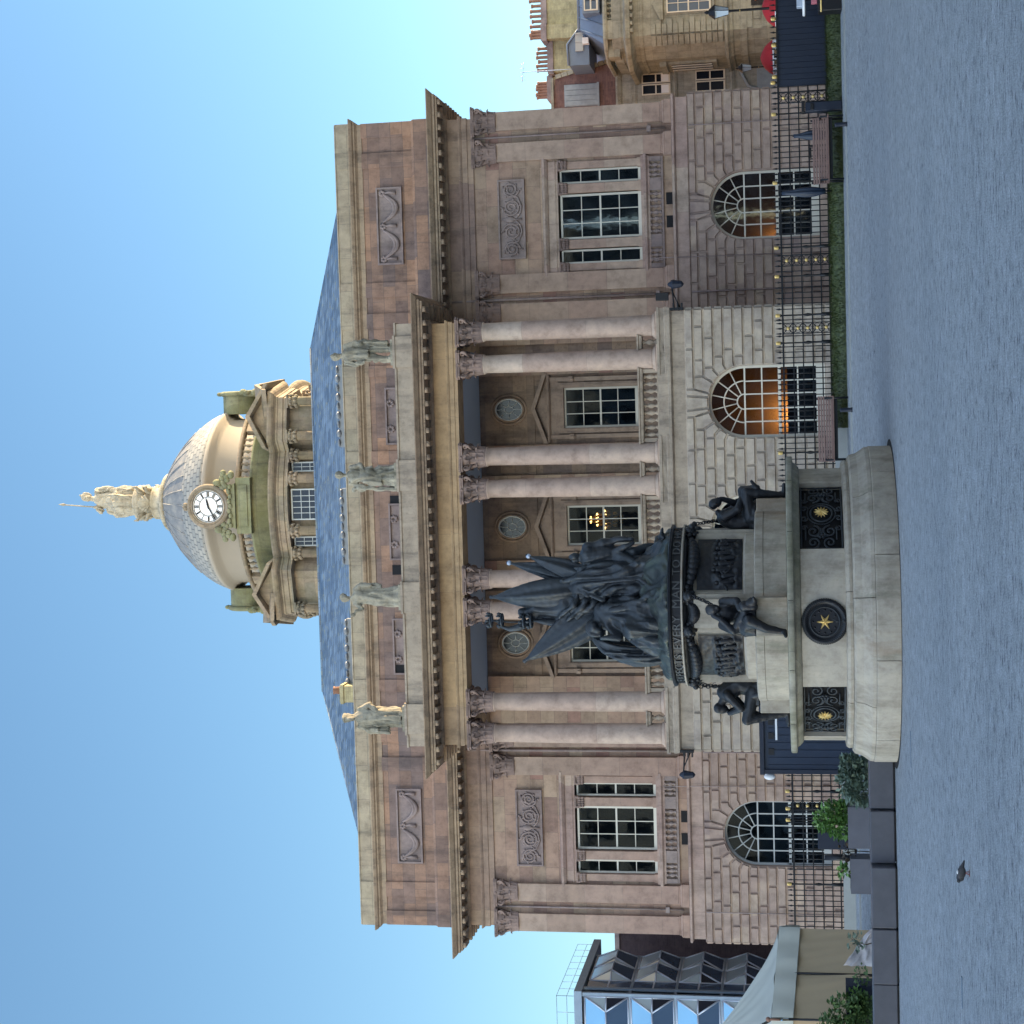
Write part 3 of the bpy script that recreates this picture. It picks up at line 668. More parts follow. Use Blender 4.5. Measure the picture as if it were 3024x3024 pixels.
for sd in (1, -1):
    cx_ = sd*10.615
    w = None; fr = MB()
    sash(fr, cx_-.76, cx_+.76, 6.87, 9.66, .26, 3, 4); 
    for s in (1, -1):
        a, b = sorted((cx_+s*1.13, cx_+s*1.60)); sash(fr, a, b, 6.87, 9.66, .26, 1, 4, .06)
    w = fr.build('window', 'paint', TH)
    glasspane(cx_-.72, cx_+.72, 6.95, 9.6, .31, w)
    for s in (1, -1):
        a, b = sorted((cx_+s*1.17, cx_+s*1.56)); glasspane(a, b, 6.95, 9.6, .31, w)
    room(cx_-2, cx_+2, 6.5, 10, .61, 3)
    # small pilasters and their capitals
    mp = MB(); mc = MB()
    for x in (-1.73, -.945, .945, 1.73):
        hw = .15 if abs(x) < 1.2 else .12
        mp.box(cx_+x-hw, cx_+x+hw, .10, .4, 6.86, 9.38); mp.box(cx_+x-hw-.03, cx_+x+hw+.03, .07, .4, 6.86, 6.98)
        mc.box(cx_+x-hw-.01, cx_+x+hw+.01, .085, .4, 9.38, 9.66); mc.box(cx_+x-hw-.06, cx_+x+hw+.06, .03, .4, 9.66, 9.72)
        for k in range(5):
            for t in range(2): mc.ell((cx_+x-hw+hw*2*k/4, .08-.02*t, 9.44+.10*t), (.05, .05, .07), 7, 5)
        for s in (-1, 1): mc.ell((cx_+x+s*(hw+.02), .06, 9.61), (.06, .05, .055), 8, 5)
    mp.split('window_pilaster', 'pilaster', TH, lambda c: round((c.x-cx_)/.85)); mc.split('window_capital', 'carve', TH, lambda c: round((c.x-cx_)/.85))
    mb = MB()   # entablature over and sill under
    a, b = cx_-1.88, cx_+1.88
    mb.sweep([(a, .3), (a, .12), (b, .12), (b, .3)], [(-.2, 9.72), (0, 9.72), (0, 9.80), (.03, 9.80), (.03, 9.84), (0, 9.85), (0, 10.06), (.05, 10.07), (.12, 10.14), (.14, 10.16), (.14, 10.22), (.0, 10.27), (-.2, 10.27)])
    mb.sweep([(a, .3), (a, .08), (b, .08), (b, .3)], [(-.2, 6.56), (.02, 6.56), (.03, 6.62), (.10, 6.68), (.10, 6.76), (.05, 6.78), (.05, 6.86), (-.2, 6.87)])
    mb.split('window_surround', 'band', TH, lambda c: c.z > 8)
    mb = MB()
    mb.box(a, b, .085, .2, 6.10, 6.18)
    for x0, x1 in ((-1.88, -1.72), (-1.16, -.74), (.74, 1.16), (1.72, 1.88)): mb.box(cx_+x0, cx_+x1, .06, .2, 6.18, 6.555)
    for x in (-1.6, -1.44, -1.28, -.63, -.42, -.21, 0, .21, .42, .63, 1.28, 1.44, 1.6): baluster(mb, cx_+x, .12, 6.175, 1.05, .83, 8)
    mb.build('blind_balustrade', 'relief', TH)
    mv = MB()
    for x in (.45, -.33): mv.box(cx_+x-.2, cx_+x+.2, .14, .2, 5.80, 6.02)
    mv.split('vent_opening', 'slot', TH, kx(.5))
    # carved scroll panel
    mr = MB(); x0, x1, z0, z1 = cx_-1.36, cx_+1.36, 10.88, 11.82
    for a_, b_, c, d in ((x0, x1, z0, z0+.06), (x0, x1, z1-.06, z1), (x0, x0+.06, z0+.06, z1-.06), (x1-.06, x1, z0+.06, z1-.06)): mr.box(a_, b_, .06, .2, c, d)
    mr.box(x0+.06, x1-.06, .135, .2, z0+.06, z1-.06)
    for s in (-1, 1):
        for j, (px, r_, dr) in enumerate(((.42, .30, 1), (1.02, .27, -1))):
            pts = []
            for t in range(40):
                u = t/39; th = (pi*.5+u*4.6*pi)*dr; q = r_*(1-.85*u)
                pts.append((cx_+s*(px+q*cos(th)), .115, 11.35+q*sin(th)*1.05))
            mr.tube(pts, [.04*(1-.3*t/39) for t in range(40)], 6)
            for t in range(0, 30, 3):
                p = Vector(pts[t]); d = (p-Vector((cx_+s*px, .115, 11.35))).normalized(); mr.ell(p+d*.05, (.045, .03, .045), 6, 4)
        mr.tube([(cx_+s*.05, .115, 11.2), (cx_+s*.2, .115, 11.05), (cx_+s*.45, .115, 11.0), (cx_+s*.75, .115, 11.12), (cx_+s*.95, .115, 11.6), (cx_+s*1.15, .115, 11.62)], .035, 6)
    mr.ell((cx_, .12, 11.42), (.12, .06, .18), 10, 7); mr.tube([(cx_, .12, 11.0), (cx_, .12, 11.7)], .04, 6)
    mr.build('scroll_relief', 'relief', TH)
# wing entablature
AX = 14.12
prof = [(-.4, 12.64), (0, 12.64), (0, 12.84), (.035, 12.84), (.035, 13.02), (.06, 13.04), (.10, 13.10), (.10, 13.14), (.01, 13.15), (.01, 13.53),
        (.05, 13.54), (.10, 13.60), (.16, 13.62), (.16, 13.70), (.72, 13.72), (.72, 13.78), (.78, 13.80), (.78, 13.87), (.84, 13.90), (.95, 14.02), (.95, 14.05), (-.4, 14.18)]
fz = [p for p in prof[:10]]+[(-.4, 13.53)]; cz_ = [(-.4, 13.53)]+prof[9:]
mb = MB(); mc = MB()
for sd in (1, -1):
    path = [(6.9, .1), (AX, .1), (AX, 34.5)] if sd > 0 else [(-AX, 34.5), (-AX, .1), (-6.9, .1)]
    mb.sweep(path, fz); mc.sweep(path, [(-.4, 13.535)]+cz_[1:])
    k = 0; x = 7.3
    while x < 14.7:
        a, b = sorted((sd*(x-.085), sd*(x+.085))); mc.box(a, b, -.56, -.03, 13.60, 13.718); x += .432
        mc.tube([(a, -.565, 13.655), (b, -.565, 13.655)], .06, 10)
    y = .5
    while y < 14: mc.box(*sorted((sd*(AX+.14), sd*(AX+.66))), y-.085, y+.085, 13.60, 13.718); y += .432
mb.split('frieze', 'frieze_w', TH, sgn); mc.split('cornice', 'cornice', TH, sgn)
# portico entablature
pf = [(-.85, 12.62), (0, 12.62), (0, 12.74), (.03, 12.74), (.03, 12.88), (.06, 12.90), (.09, 12.95), (.09, 12.98), (.0, 12.99), (.0, 13.42), (-.85, 13.42)]
pc = [(-.85, 13.425), (.01, 13.425), (.04, 13.44), (.08, 13.49), (.14, 13.51), (.14, 13.56), (.70, 13.58), (.70, 13.64), (.75, 13.66), (.75, 13.73), (.82, 13.75), (.95, 13.86), (.95, 13.89), (-.85, 14.02)]
PP = [(-6.9, .12), (-6.9, -3.84), (6.9, -3.84), (6.9, .12)]
mb = MB(); mb.sweep(PP, pf); mb.build('portico_frieze', 'frieze', TH)
mb = MB(); mb.sweep(PP, pc)
x = -7.35
while x < 7.4:
    mb.box(x-.085, x+.085, -4.50, -3.97, 13.46, 13.578); mb.tube([(x-.085, -4.505, 13.515), (x+.085, -4.505, 13.515)], .06, 10); x += .432
for sd in (1, -1):
    y = -3.3
    while y < .1: mb.box(*sorted((sd*7.05, sd*7.55)), y-.085, y+.085, 13.46, 13.578); y += .432
mb.build('portico_cornice', 'cornice', TH)
mb = MB(); mb.sweep([(-6.93, .1), (-6.93, -3.98), (6.93, -3.98), (6.93, .1)], [(-.5, 13.9), (0, 13.9), (0, 14.58), (.04, 14.6), (.04, 14.66), (-.5, 14.68)])
mb.box(-6.5, 6.5, -3.5, .1, 13.9, 14.3)
for x in (-6.02, -2.0, 2.0, 6.02): mb.box(x-.5, x+.5, -4.06, -3.3, 13.95, 14.62); mb.box(x-.53, x+.53, -4.09, -3.28, 14.62, 14.70)
mb.build('blocking_course', 'block', TH)
mb = MB(); mb.box(-6.1, 6.1, -3.05, .14, 12.68, 12.78); mb.build('loggia_ceiling', 'ceiling', TH)
mb = MB(); mb.box(-6.5, 6.5, -3.5, .2, 5.9, 6.09); mb.build('loggia_floor', 'block', TH)
# loggia back wall with windows, pediments, oculi
mb = MB(); xs = [-6.99]; 
for c in (-4.07, 0, 4.07): xs += [c-.69, c+.69]
xs.append(6.99)
for i in range(0, len(xs), 2): mb.box(xs[i], xs[i+1], .15, .55, 5.8, 12.9)
for c in (-4.07, 0, 4.07): mb.box(c-.69, c+.69, .15, .55, 9.72, 12.9); mb.box(c-.69, c+.69, .15, .55, 5.8, 7.14)
mb.box(-6.99, 6.99, .11, .15, 10.74, 11.08)
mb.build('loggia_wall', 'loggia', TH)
for c in (-4.07, 0, 4.07):
    fr = MB(); sash(fr, c-.69, c+.69, 7.14, 9.72, .22, 3, 4); w = fr.build('window', 'paint', TH); glasspane(c-.65, c+.65, 7.2, 9.66, .27, w); room(c-1.5, c+1.5, 6.6, 10.4, .56, 3)
    mb = MB()
    for s in (-1, 1):
        a, b = sorted((c+s*.69, c+s*.87)); mb.box(a, b, .08, .2, 6.9, 9.72); a, b = sorted((c+s*.72, c+s*.80)); mb.box(a, b, .06, .2, 7.0, 9.8)
        a, b = sorted((c+s*.92, c+s*1.06)); mb.box(a, b, .06, .2, 6.9, 10.2); mb.box(c+s*.99-.09, c+s*.99+.09, -.04, .2, 9.36, 9.52); mb.ell((c+s*.99, .02, 9.42), (.07, .09, .1), 10, 7)
    mb.box(c-.87, c+.87, .08, .2, 9.72, 9.9); mb.box(c-1.06, c+1.06, .10, .2, 9.9, 10.19)
    mb.sweep([(c-1.12, .2), (c-1.12, .02), (c+1.12, .02), (c+1.12, .2)], [(-.2, 10.19), (0, 10.19), (.05, 10.23), (.07, 10.28), (-.2, 10.295)])
    for s in (-1, 1):
        P = [(c+s*1.2, 10.27), (c+s*1.2, 10.40), (c, 10.84), (c, 10.70)]
        mb.prism(P if s < 0 else P[::-1], -.10, .2)
    mb.prism([(c-1.0, 10.29), (c+1.0, 10.29), (c, 10.68)], .10, .2)
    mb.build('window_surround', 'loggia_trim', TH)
    oc = MB(); E_ = lambda rx, rz, n=36: [(c+rx*cos(2*pi*k/n), 11.64+rz*sin(2*pi*k/n)) for k in range(n)]
    for rx, rz, t, y in ((.50, .60, .055, .13), (.40, .50, .05, .10)): oc.tube([(x, y, z) for x, z in E_(rx, rz)], t, 8, closed=True)
    of = oc.build('oculus_surround', 'loggia', TH)
    oc = MB(); oc.tube([(x, .09, z) for x, z in E_(.37, .47)], .035, 8, closed=True); oc.tube([(x, .09, z) for x, z in E_(.12, .155)], .018, 6, closed=True)
    for k in range(8): a = 2*pi*k/8; oc.tube([(c+.12*cos(a), .09, 11.64+.155*sin(a)), (c+.36*cos(a), .09, 11.64+.46*sin(a))], .014, 5)
    ow = oc.build('oculus_window', 'paint_grey', TH)
    g = MB(); g.add([(x, .12, z) for x, z in E_(.37, .47)], [tuple(range(36))]); g.build('pane', 'darkglass', ow)
# antae behind the end columns
mb = MB()
for sd in (1, -1):
    for x in (6.59, 5.54): mb.box(sd*x-.30, sd*x+.30, .0, .2, 6.1, 12.66)
    mb.box(sd*2.53-.3, sd*2.53+.3, .05, .2, 6.1, 12.66); mb.box(sd*1.48-.3, sd*1.48+.3, .05, .2, 6.1, 12.66)
mb.split('loggia_pilaster', 'ashlar', TH, kx(.5))
# loggia balustrades
mr = MB()
for x0, x1, n in ((-6.25, -5.88, 2), (-5.2, -2.87, 11), (-2.19, -1.82, 2), (-1.14, 1.14, 11), (1.82, 2.19, 2), (2.87, 5.2, 11), (5.88, 6.25, 2)):
    mr.box(x0, x1, -3.62, -3.3, 6.10, 6.17)
    mr.sweep([(x0, -3.3), (x0, -3.58), (x1, -3.58), (x1, -3.3)], [(-.1, 6.62), (0, 6.62), (.03, 6.66), (.03, 6.72), (.07, 6.74), (.07, 6.79), (-.1, 6.80)])
    mr.box(x0, x1, -3.56, -3.30, 6.62, 6.79)
    if n > 2:
        mr.box(x0, x0+.12, -3.55, -3.3, 6.17, 6.62); mr.box(x1-.12, x1, -3.55, -3.3, 6.17, 6.62)
        for k in range(n-2): baluster(mr, x0+.12+(x1-x0-.24)*(k+.5)/(n-2), -3.43, 6.16, 1.2, 1)
    else: baluster(mr, (x0+x1)/2, -3.43, 6.16, 1.4, 1)
BS = (-6.07, -4.03, -2.0, 0, 2.0, 4.03, 6.07); mr.split('balustrade', 'block', TH, lambda c: min(range(7), key=lambda i: abs(c.x-BS[i])-(1.05 if i in (1, 3, 5) else .1)))
# attic storey
mb = MB(); mb.box(-AX, AX, .1, .6, 14.1, 16.62)
for sd in (1, -1): mb.box(*sorted((sd*13.5, sd*AX)), .6, 34.5, 14.1, 16.62)
for sd in (1, -1):
    for a, b in ((12.62, 13.14), (13.66, 14.17), (8.13, 8.64), (7.05, 7.57), (5.35, 5.75), (2.35, 2.75)): mb.box(*sorted((sd*a, sd*b)), .05, .3, 14.8, 16.6)
mb.build('attic_wall', 'ashlar_dark', TH)
mb = MB(); P3 = [(-AX, 34.5), (-AX, .1), (AX, .1), (AX, 34.5)]
mb.sweep(P3, [(-.3, 14.1), (.09, 14.1), (.09, 14.72), (.05, 14.80), (-.3, 14.80)]); mb.build('attic_plinth', 'ashlar_dark', TH)
mb = MB(); mb.sweep(P3, [(-.3, 16.58), (.03, 16.58), (.03, 16.74), (.07, 16.78), (.12, 16.82), (.12, 16.86), (.18, 16.9), (.22, 16.98), (.22, 17.01), (-.3, 17.04)]); mb.build('attic_cornice', 'cornice', TH)
mb = MB(); mb.sweep(P3, [(-.3, 17.03), (.04, 17.03), (.04, 17.50), (.07, 17.52), (.05, 17.56), (-.3, 17.57)])
for sd in (1, -1):
    for a, b in ((12.62, 14.19), (7.05, 8.64), (5.35, 5.75), (2.35, 2.75)): mb.box(*sorted((sd*a, sd*b)), .02, .3, 17.03, 17.50)
mb.build('parapet', 'cap', TH)
def swag_panel(cx_, hw, z0, z1, small=False):
    mr = MB()
    for a, b, c, d in ((cx_-hw, cx_+hw, z0, z0+.06), (cx_-hw, cx_+hw, z1-.06, z1), (cx_-hw, cx_-hw+.06, z0+.06, z1-.06), (cx_+hw-.06, cx_+hw, z0+.06, z1-.06)): mr.box(a, b, .0, .2, c, d)
    mr.box(cx_-hw+.06, cx_+hw-.06, .085, .2, z0+.06, z1-.06)
    zt = z1-.22
    if small:
        for x in (-.45, .45):
            for k in range(7): a = 2*pi*k/7; mr.ell((cx_+x*hw+.09*cos(a), .06, zt+.04+.1*sin(a)), (.06, .05, .06), 7, 5)
    else:
        for s in (-1, 1):
            for o in (0, .09):
                mr.tube([(cx_+s*(.14+(hw-.36)*t/12), .05, zt-(.42+o)*(1-((t-6)/6)**2)) for t in range(13)], [.035+.04*(1-((t-6)/6)**2) for t in range(13)], 7)
        for x in (-(hw-.2), 0, hw-.2):
            for k in range(6): a = 2*pi*k/6; mr.ell((cx_+x+.07*cos(a), .05, zt+.07*sin(a)), (.06, .05, .06), 7, 5)
            mr.tube([(cx_+x, .05, zt-.05), (cx_+x+.03, .05, zt-.25), (cx_+x, .05, zt-.48)], [.03, .05, .07], 6)
    mr.build('swag_relief', 'relief', TH)
for sd in (1, -1): swag_panel(sd*10.59, 1.34, 15.2, 16.12)
for c in (-4.07, 0, 4.07): swag_panel(c-.1, 1.0, 15.3, 16.04, True)
mb = MB()
for x in (-5.0, 1.0, -1.45): mb.box(x-.17, x+.17, .06, .12, 15.62, 15.98)
mb.split('vent_opening', 'slot', TH, kx(.5))
# roof
E0 = (13.75, .62, 17.2); RX, RY0, RZ = 6.75, 6.0, 20.45
mb = MB(); mb.add([(-E0[0], E0[1], 17.1), (E0[0], E0[1], 17.1), (E0[0], 34.5, 17.1), (-E0[0], 34.5, 17.1), (-RX, RY0, RZ), (RX, RY0, RZ), (RX, 30, RZ), (-RX, 30, RZ)],
       [(0, 1, 5, 4), (1, 2, 6, 5), (2, 3, 7, 6), (3, 0, 4, 7), (4, 5, 6, 7)])
mb.build('slate_roof', 'slate', TH)
mb = MB(); RA = [(-RX, RY0, RZ), (RX, RY0, RZ)]
mb.tube([(-RX, RY0, RZ), (RX, RY0, RZ)], .05, 6); mb.tube([(-RX, RY0, RZ-.02), (-E0[0], E0[1], 17.08)], .035, 6); mb.tube([(RX, RY0, RZ-.02), (E0[0], E0[1], 17.08)], .035, 6)
mb.build('roof_ridge', 'slate', TH)
mb = MB()
for x0, x1 in ((2.9, 5.9), (-1.4, 1.4), (-6.2, -3.4)):
    yy = 2.0; zz = 17.1+(RZ-17.1)*(yy-E0[1])/(RY0-E0[1])
    mb.box(x0, x1, yy, yy+.25, zz-.1, zz+.32)
    for k in range(9): mb.ell((lerp(x0, x1, (k+.5)/9), yy-.02, zz+.33), (.15, .1, .05+.04*(k % 2)), 7, 5)
mb.split('roof_upstand', 'skylead', TH, lambda c: round(c.x/4.5))
# body behind, closing the block
mb = MB(); mb.box(-13.5, 13.5, 4.3, 34.4, .2, 17.0); mb.box(-13.9, 13.9, .5, 4.3, 16.6, 17.0); mb.build('rear_block', 'ashlar_dark', TH)
# drainpipes
mb = MB()
for sd in (1, -1):
    mb.tube([(sd*7.86, .10, 14.0), (sd*7.86, .08, 6.0)], .045, 8); mb.tube([(sd*7.86, -.13, 5.2), (sd*7.86, -.13, .4)], .03, 8); mb.box(*sorted((sd*7.76, sd*7.96)), .0, .16, 6.3, 6.42)
    mb.tube([(sd*13.43, .1, 12.6), (sd*13.43, .1, 6.0)], .035, 8); mb.tube([(sd*13.43, -.13, 5.2), (sd*13.43, -.13, .4)], .02, 6); mb.box(*sorted((sd*13.33, sd*13.53)), .03, .16, 6.48, 6.62); mb.tube([(sd*9.05, -.12, 6.6), (sd*9.0, -.12, .4)], .016, 6)
mb.split('drainpipe', 'relief', TH, kx(.8))
# small brick chimney on the roof
ch = MB(); ch.box(-6.38, -5.78, 1.3, 1.9, 17.2, 18.42); ch.box(-6.43, -5.73, 1.25, 1.95, 18.27, 18.38)
cho = ch.build('chimney', 'yellowbrick', TH); p = MB(); p.lathe([(0, 18.4), (.15, 18.4), (.13, 18.68), (.16, 18.71), (.1, 18.71)], -5.98, 1.6, 12); p.build('chimney_pot', 'terracotta', cho)
# lit interior lamps whose glow is seen through the panes
mb = MB(); mb.ell((3.62, -1.25, 1.86), (.20, .08, .12), 14, 9); mb.build('interior_lamp', 'lamp', TH)
mb = MB(); mb.box(2.7, 5.3, -1.7, -1.55, .9, 2.08); mb.build('lamp_baffle', 'room', TH)  # added baffle hides the lamp so only the wall above it glows
mb = MB(); mb.box(9.2, 12, 2.4, 2.5, .9, 2.34); mb.build('lamp_baffle', 'room', TH)  # second added baffle, hiding the lamp behind the right wing arch
mb = MB(); mb.ell((9.62, 2.78, 2.22), (.11, .06, .08), 12, 8); mb.build('interior_lamp', 'lamp', TH)
mb = MB(); cl = MB()
for tz, rr_, n in ((8.95, .10, 6), (8.72, .2, 10), (8.45, .3, 12), (8.2, .24, 10), (7.98, .14, 7)):
    for k in range(n):
        a = 2*pi*k/n; mb.ell((.1+rr_*cos(a), 1.6+rr_*sin(a), tz), (.035, .035, .07), 6, 4)
        if tz in (8.72, 8.45, 8.95): cl.ell((.1+rr_*1.1*cos(a), 1.6+rr_*1.1*sin(a), tz+.12), (.016, .016, .03), 5, 4)
mb.tube([(.1, 1.6, 7.8), (.1, 1.6, 10)], .03, 6); chd = mb.build('chandelier', 'crystal', TH); cl.build('candle', 'lamp2', chd)

# ------------------------------------------------------------------ dome
DX, DY = .15, 22.0
mb = MB(); prof = [(4.36, 29.52), (4.30, 29.75), (4.16, 30.05), (3.95, 30.4), (3.7, 30.72)]
mb.lathe([(4.0, 29.45)]+prof+[(3.3, 30.75)], DX, DY, 64); mb.build('dome_tile_band', 'scales', TH)
mb = MB(); prof = [(3.7, 30.71), (3.45, 31.0), (3.08, 31.38), (2.75, 31.68), (2.4, 31.95), (2.0, 32.22), (1.55, 32.5), (1.3, 32.62), (0, 32.62)]
mb.lathe(prof, DX, DY, 64)
for k in range(32):
    a = 2*pi*k/32; mb.tube([(DX+r*cos(a), DY+r*sin(a), z+.01) for r, z in prof[:-1]], .035, 5)
mb.build('dome_shell', 'lead', TH)
mb = MB(); mb.lathe([(4.05, 27.0), (4.05, 29.0), (4.12, 29.05), (4.18, 29.2), (4.38, 29.3), (4.42, 29.45), (4.38, 29.53), (4.0, 29.55)], DX, DY, 64); mb.build('dome_drum', 'dome_cream', TH)
mb = MB(); mb.lathe([(1.1, 32.5), (1.42, 32.6), (1.46, 32.72), (1.40, 32.8), (1.15, 32.86), (1.12, 32.98), (.85, 33.05), (.74, 33.15), (.74, 33.45), (.82, 33.5), (0, 33.5)], DX, DY, 40); mb.build('dome_neck', 'statue', TH)
mb = MB(); mb.lathe([(.60, 33.45), (.62, 33.7), (.72, 33.95), (.82, 34.15), (.9, 34.3), (0, 34.3)], DX, DY, 24)
for k in range(4):
    a0 = -pi/2+k*pi/2
    for j in range(-4, 5):
        a = a0+j*.13; r0_ = .62; mb.tube([(DX+cos(a0)*.62+.05*cos(a), DY+sin(a0)*.62, 33.55), (DX+cos(a)*(.78+.05), DY+sin(a)*(.78+.05), 34.15-.02*j*j)], [.03, .075], 6)
    a = a0+pi/4
    for s in (0, 1): mb.tube([(DX+.66*cos(a), DY+.66*sin(a), 33.5+.4*s), (DX+.9*cos(a), DY+.9*sin(a), 33.72+.42*s), (DX+1.16*cos(a), DY+1.16*sin(a), 33.68+.5*s), (DX+1.2*cos(a), DY+1.2*sin(a), 33.86+.5*s)], [.1, .12, .08, .02], 7)
mb.build('shell_pedestal', 'statue', TH)
# balustrade ring, algae wall
mb = MB(); mb.lathe([(4.0, 25.6), (4.98, 25.6), (4.98, 26.78), (5.06, 26.82), (5.06, 26.92), (4.0, 26.92)], DX, DY, 64); mb.build('dome_base_wall', 'drumgreen', TH)
mb = MB(); mb.lathe([(4.85, 27.38), (5.12, 27.38), (5.18, 27.44), (5.18, 27.56), (4.85, 27.58), (4.85, 27.38)], DX, DY, 64)
for k in range(96):
    a = 2*pi*k/96
    if (k % 12) == 0: mb.obox((DX+4.98*cos(a), DY+4.98*sin(a), 27.13), (.14*cos(a), .14*sin(a), 0), (-.26*sin(a), .26*cos(a), 0), (0, 0, .22))
    elif (k % 12) not in (1, 11): baluster(mb, DX+4.98*cos(a), DY+4.98*sin(a), 26.9, 1.3, 1.06, 8)
mb.build('dome_balustrade', 'drumstone', TH)
# square drum with bowed faces and pedimented corners
def bow(half, y, sag, n=10): return [(DX+half*(2*k/n-1), y-sag*(1-(2*k/n-1)**2)) for k in range(n+1)]
def ring_path(off=0):
    P = []
    for q in range(4):
        a = q*pi/2; c, s = cos(a), sin(a)
        loc = [(-3.0, -5.4), (-2.45, -5.0)]+[(2.45*(2*k/10-1), -5.0-.55*(1-(2*k/10-1)**2)) for k in range(1, 10)]+[(2.45, -5.0), (3.0, -5.4), (4.95, -5.05)]
        for x, y in loc: P.append((DX+c*x-s*y, DY+s*x+c*y))
    return P
RPATH = ring_path()
mb = MB(); mb.sweep(RPATH, [(-1.0, 24.94), (-.05, 24.94), (-.05, 25.1), (0, 25.12), (0, 25.34), (.04, 25.37), (.04, 25.44), (.2, 25.52), (.27, 25.58), (.32, 25.68), (.32, 25.76), (-1.0, 25.86)], closed=True); mb.build('drum_cornice', 'drumstone', TH)
mb = MB(); mb.sweep(RPATH, [(-.9, 20.2), (-.5, 20.2), (-.5, 24.96), (-.9, 24.96)], closed=True); mb.prismz(ring_path(), 25.78, 25.82); mb.build('drum_wall', 'drumstone', TH)
mb = MB(); DCOL = []
for q in range(4):
    a = q*pi/2; c, s = cos(a), sin(a); T = lambda x, y: (DX+c*x-s*y, DY+s*x+c*y)
    for x, y in ((-1.2, -5.28), (1.2, -5.28), (-2.25, -4.98), (2.25, -4.98), (3.15, -5.12), (4.75, -4.85)):
        X, Y = T(x, y); DCOL.append((X, Y)); mb.lathe([(.0, 21), (.24, 21), (.21, 24.38), (.24, 24.4), (0, 24.41)], X, Y, 14)
mb.split('drum_column', 'drumstone', TH, kxy(.8))
mb = MB()
for q in range(4):
    a = q*pi/2; c, s = cos(a), sin(a); T = lambda x, y: (DX+c*x-s*y, DY+s*x+c*y)
    for x, y in ((-1.2, -5.28), (1.2, -5.28), (-2.25, -4.98), (2.25, -4.98), (3.15, -5.12), (4.75, -4.85)):
        X, Y = T(x, y)
        mb.lathe([(0, 24.4), (.2, 24.4), (.22, 24.68), (.3, 24.86), (0, 24.86)], X, Y, 10)
        for k in range(8):
            b = 2*pi*k/8; mb.ell((X+.24*cos(b), Y+.24*sin(b), 24.54), (.08, .08, .1), 6, 4); mb.ell((X+.3*cos(b+.4), Y+.3*sin(b+.4), 24.76), (.08, .08, .08), 6, 4)
        mb.box(X-.3, X+.3, Y-.3, Y+.3, 24.86, 24.938)
mb.split('drum_capital', 'drumstone', TH, lambda c: min(DCOL, key=lambda p: hypot(p[0]-c.x, p[1]-c.y)))
mb = MB()   # pediments on the corners
for q in range(4):
    a = q*pi/2; c, s = cos(a), sin(a)
    for p0, p1 in (((2.95, -5.45), (5.15, -5.05)), ((-5.15, -5.05), (-2.95, -5.45))):
        A_ = Vector((DX+c*p0[0]-s*p0[1], DY+s*p0[0]+c*p0[1], 0)); B_ = Vector((DX+c*p1[0]-s*p1[1], DY+s*p1[0]+c*p1[1], 0))
        d = (B_-A_); L = d.length; d.normalize(); nrm = Vector((d.y, -d.x, 0))
        T = lambda x, y, z: tuple(A_+d*x-nrm*y+Vector((0, 0, z)))
        h = .78
        mb.prism([(-.1, 25.74), (L+.1, 25.74), (L+.1, 25.8), (L/2, 25.8+h), (-.1, 25.8)], .05, .9, T)
        for s_ in (0, 1):
            P = [(-.38, 25.75), (-.38, 25.93), (L/2, 26.+h), (L/2, 25.79+h)]
            if s_: P = [(L-x, z) for x, z in P][::-1]
            mb.prism(P, -.34, .95, T)
mb.split('drum_pediment', 'drumstone', TH, kang(DX, DY, 8, 0))
mb = MB()
for x0, x1, y in ((-.72, .72, -5.18), (-1.95, -1.5, -4.9), (1.5, 1.95, -4.9)):
    sash(mb, DX+x0, DX+x1, 21.5, 24.85, DY+y, 5 if x1-x0 > 1 else 2, 8, .06)
dw = mb.split('drum_window', 'paint_grey', TH, lambda c: round((c.x-DX)/1.4))[1]
for x0, x1, y in ((-.68, .68, -5.18), (-1.9, -1.55, -4.9), (1.55, 1.9, -4.9)): glasspane(DX+x0, DX+x1, 21.6, 24.8, DY+y+.05, dw, 'darkglass')
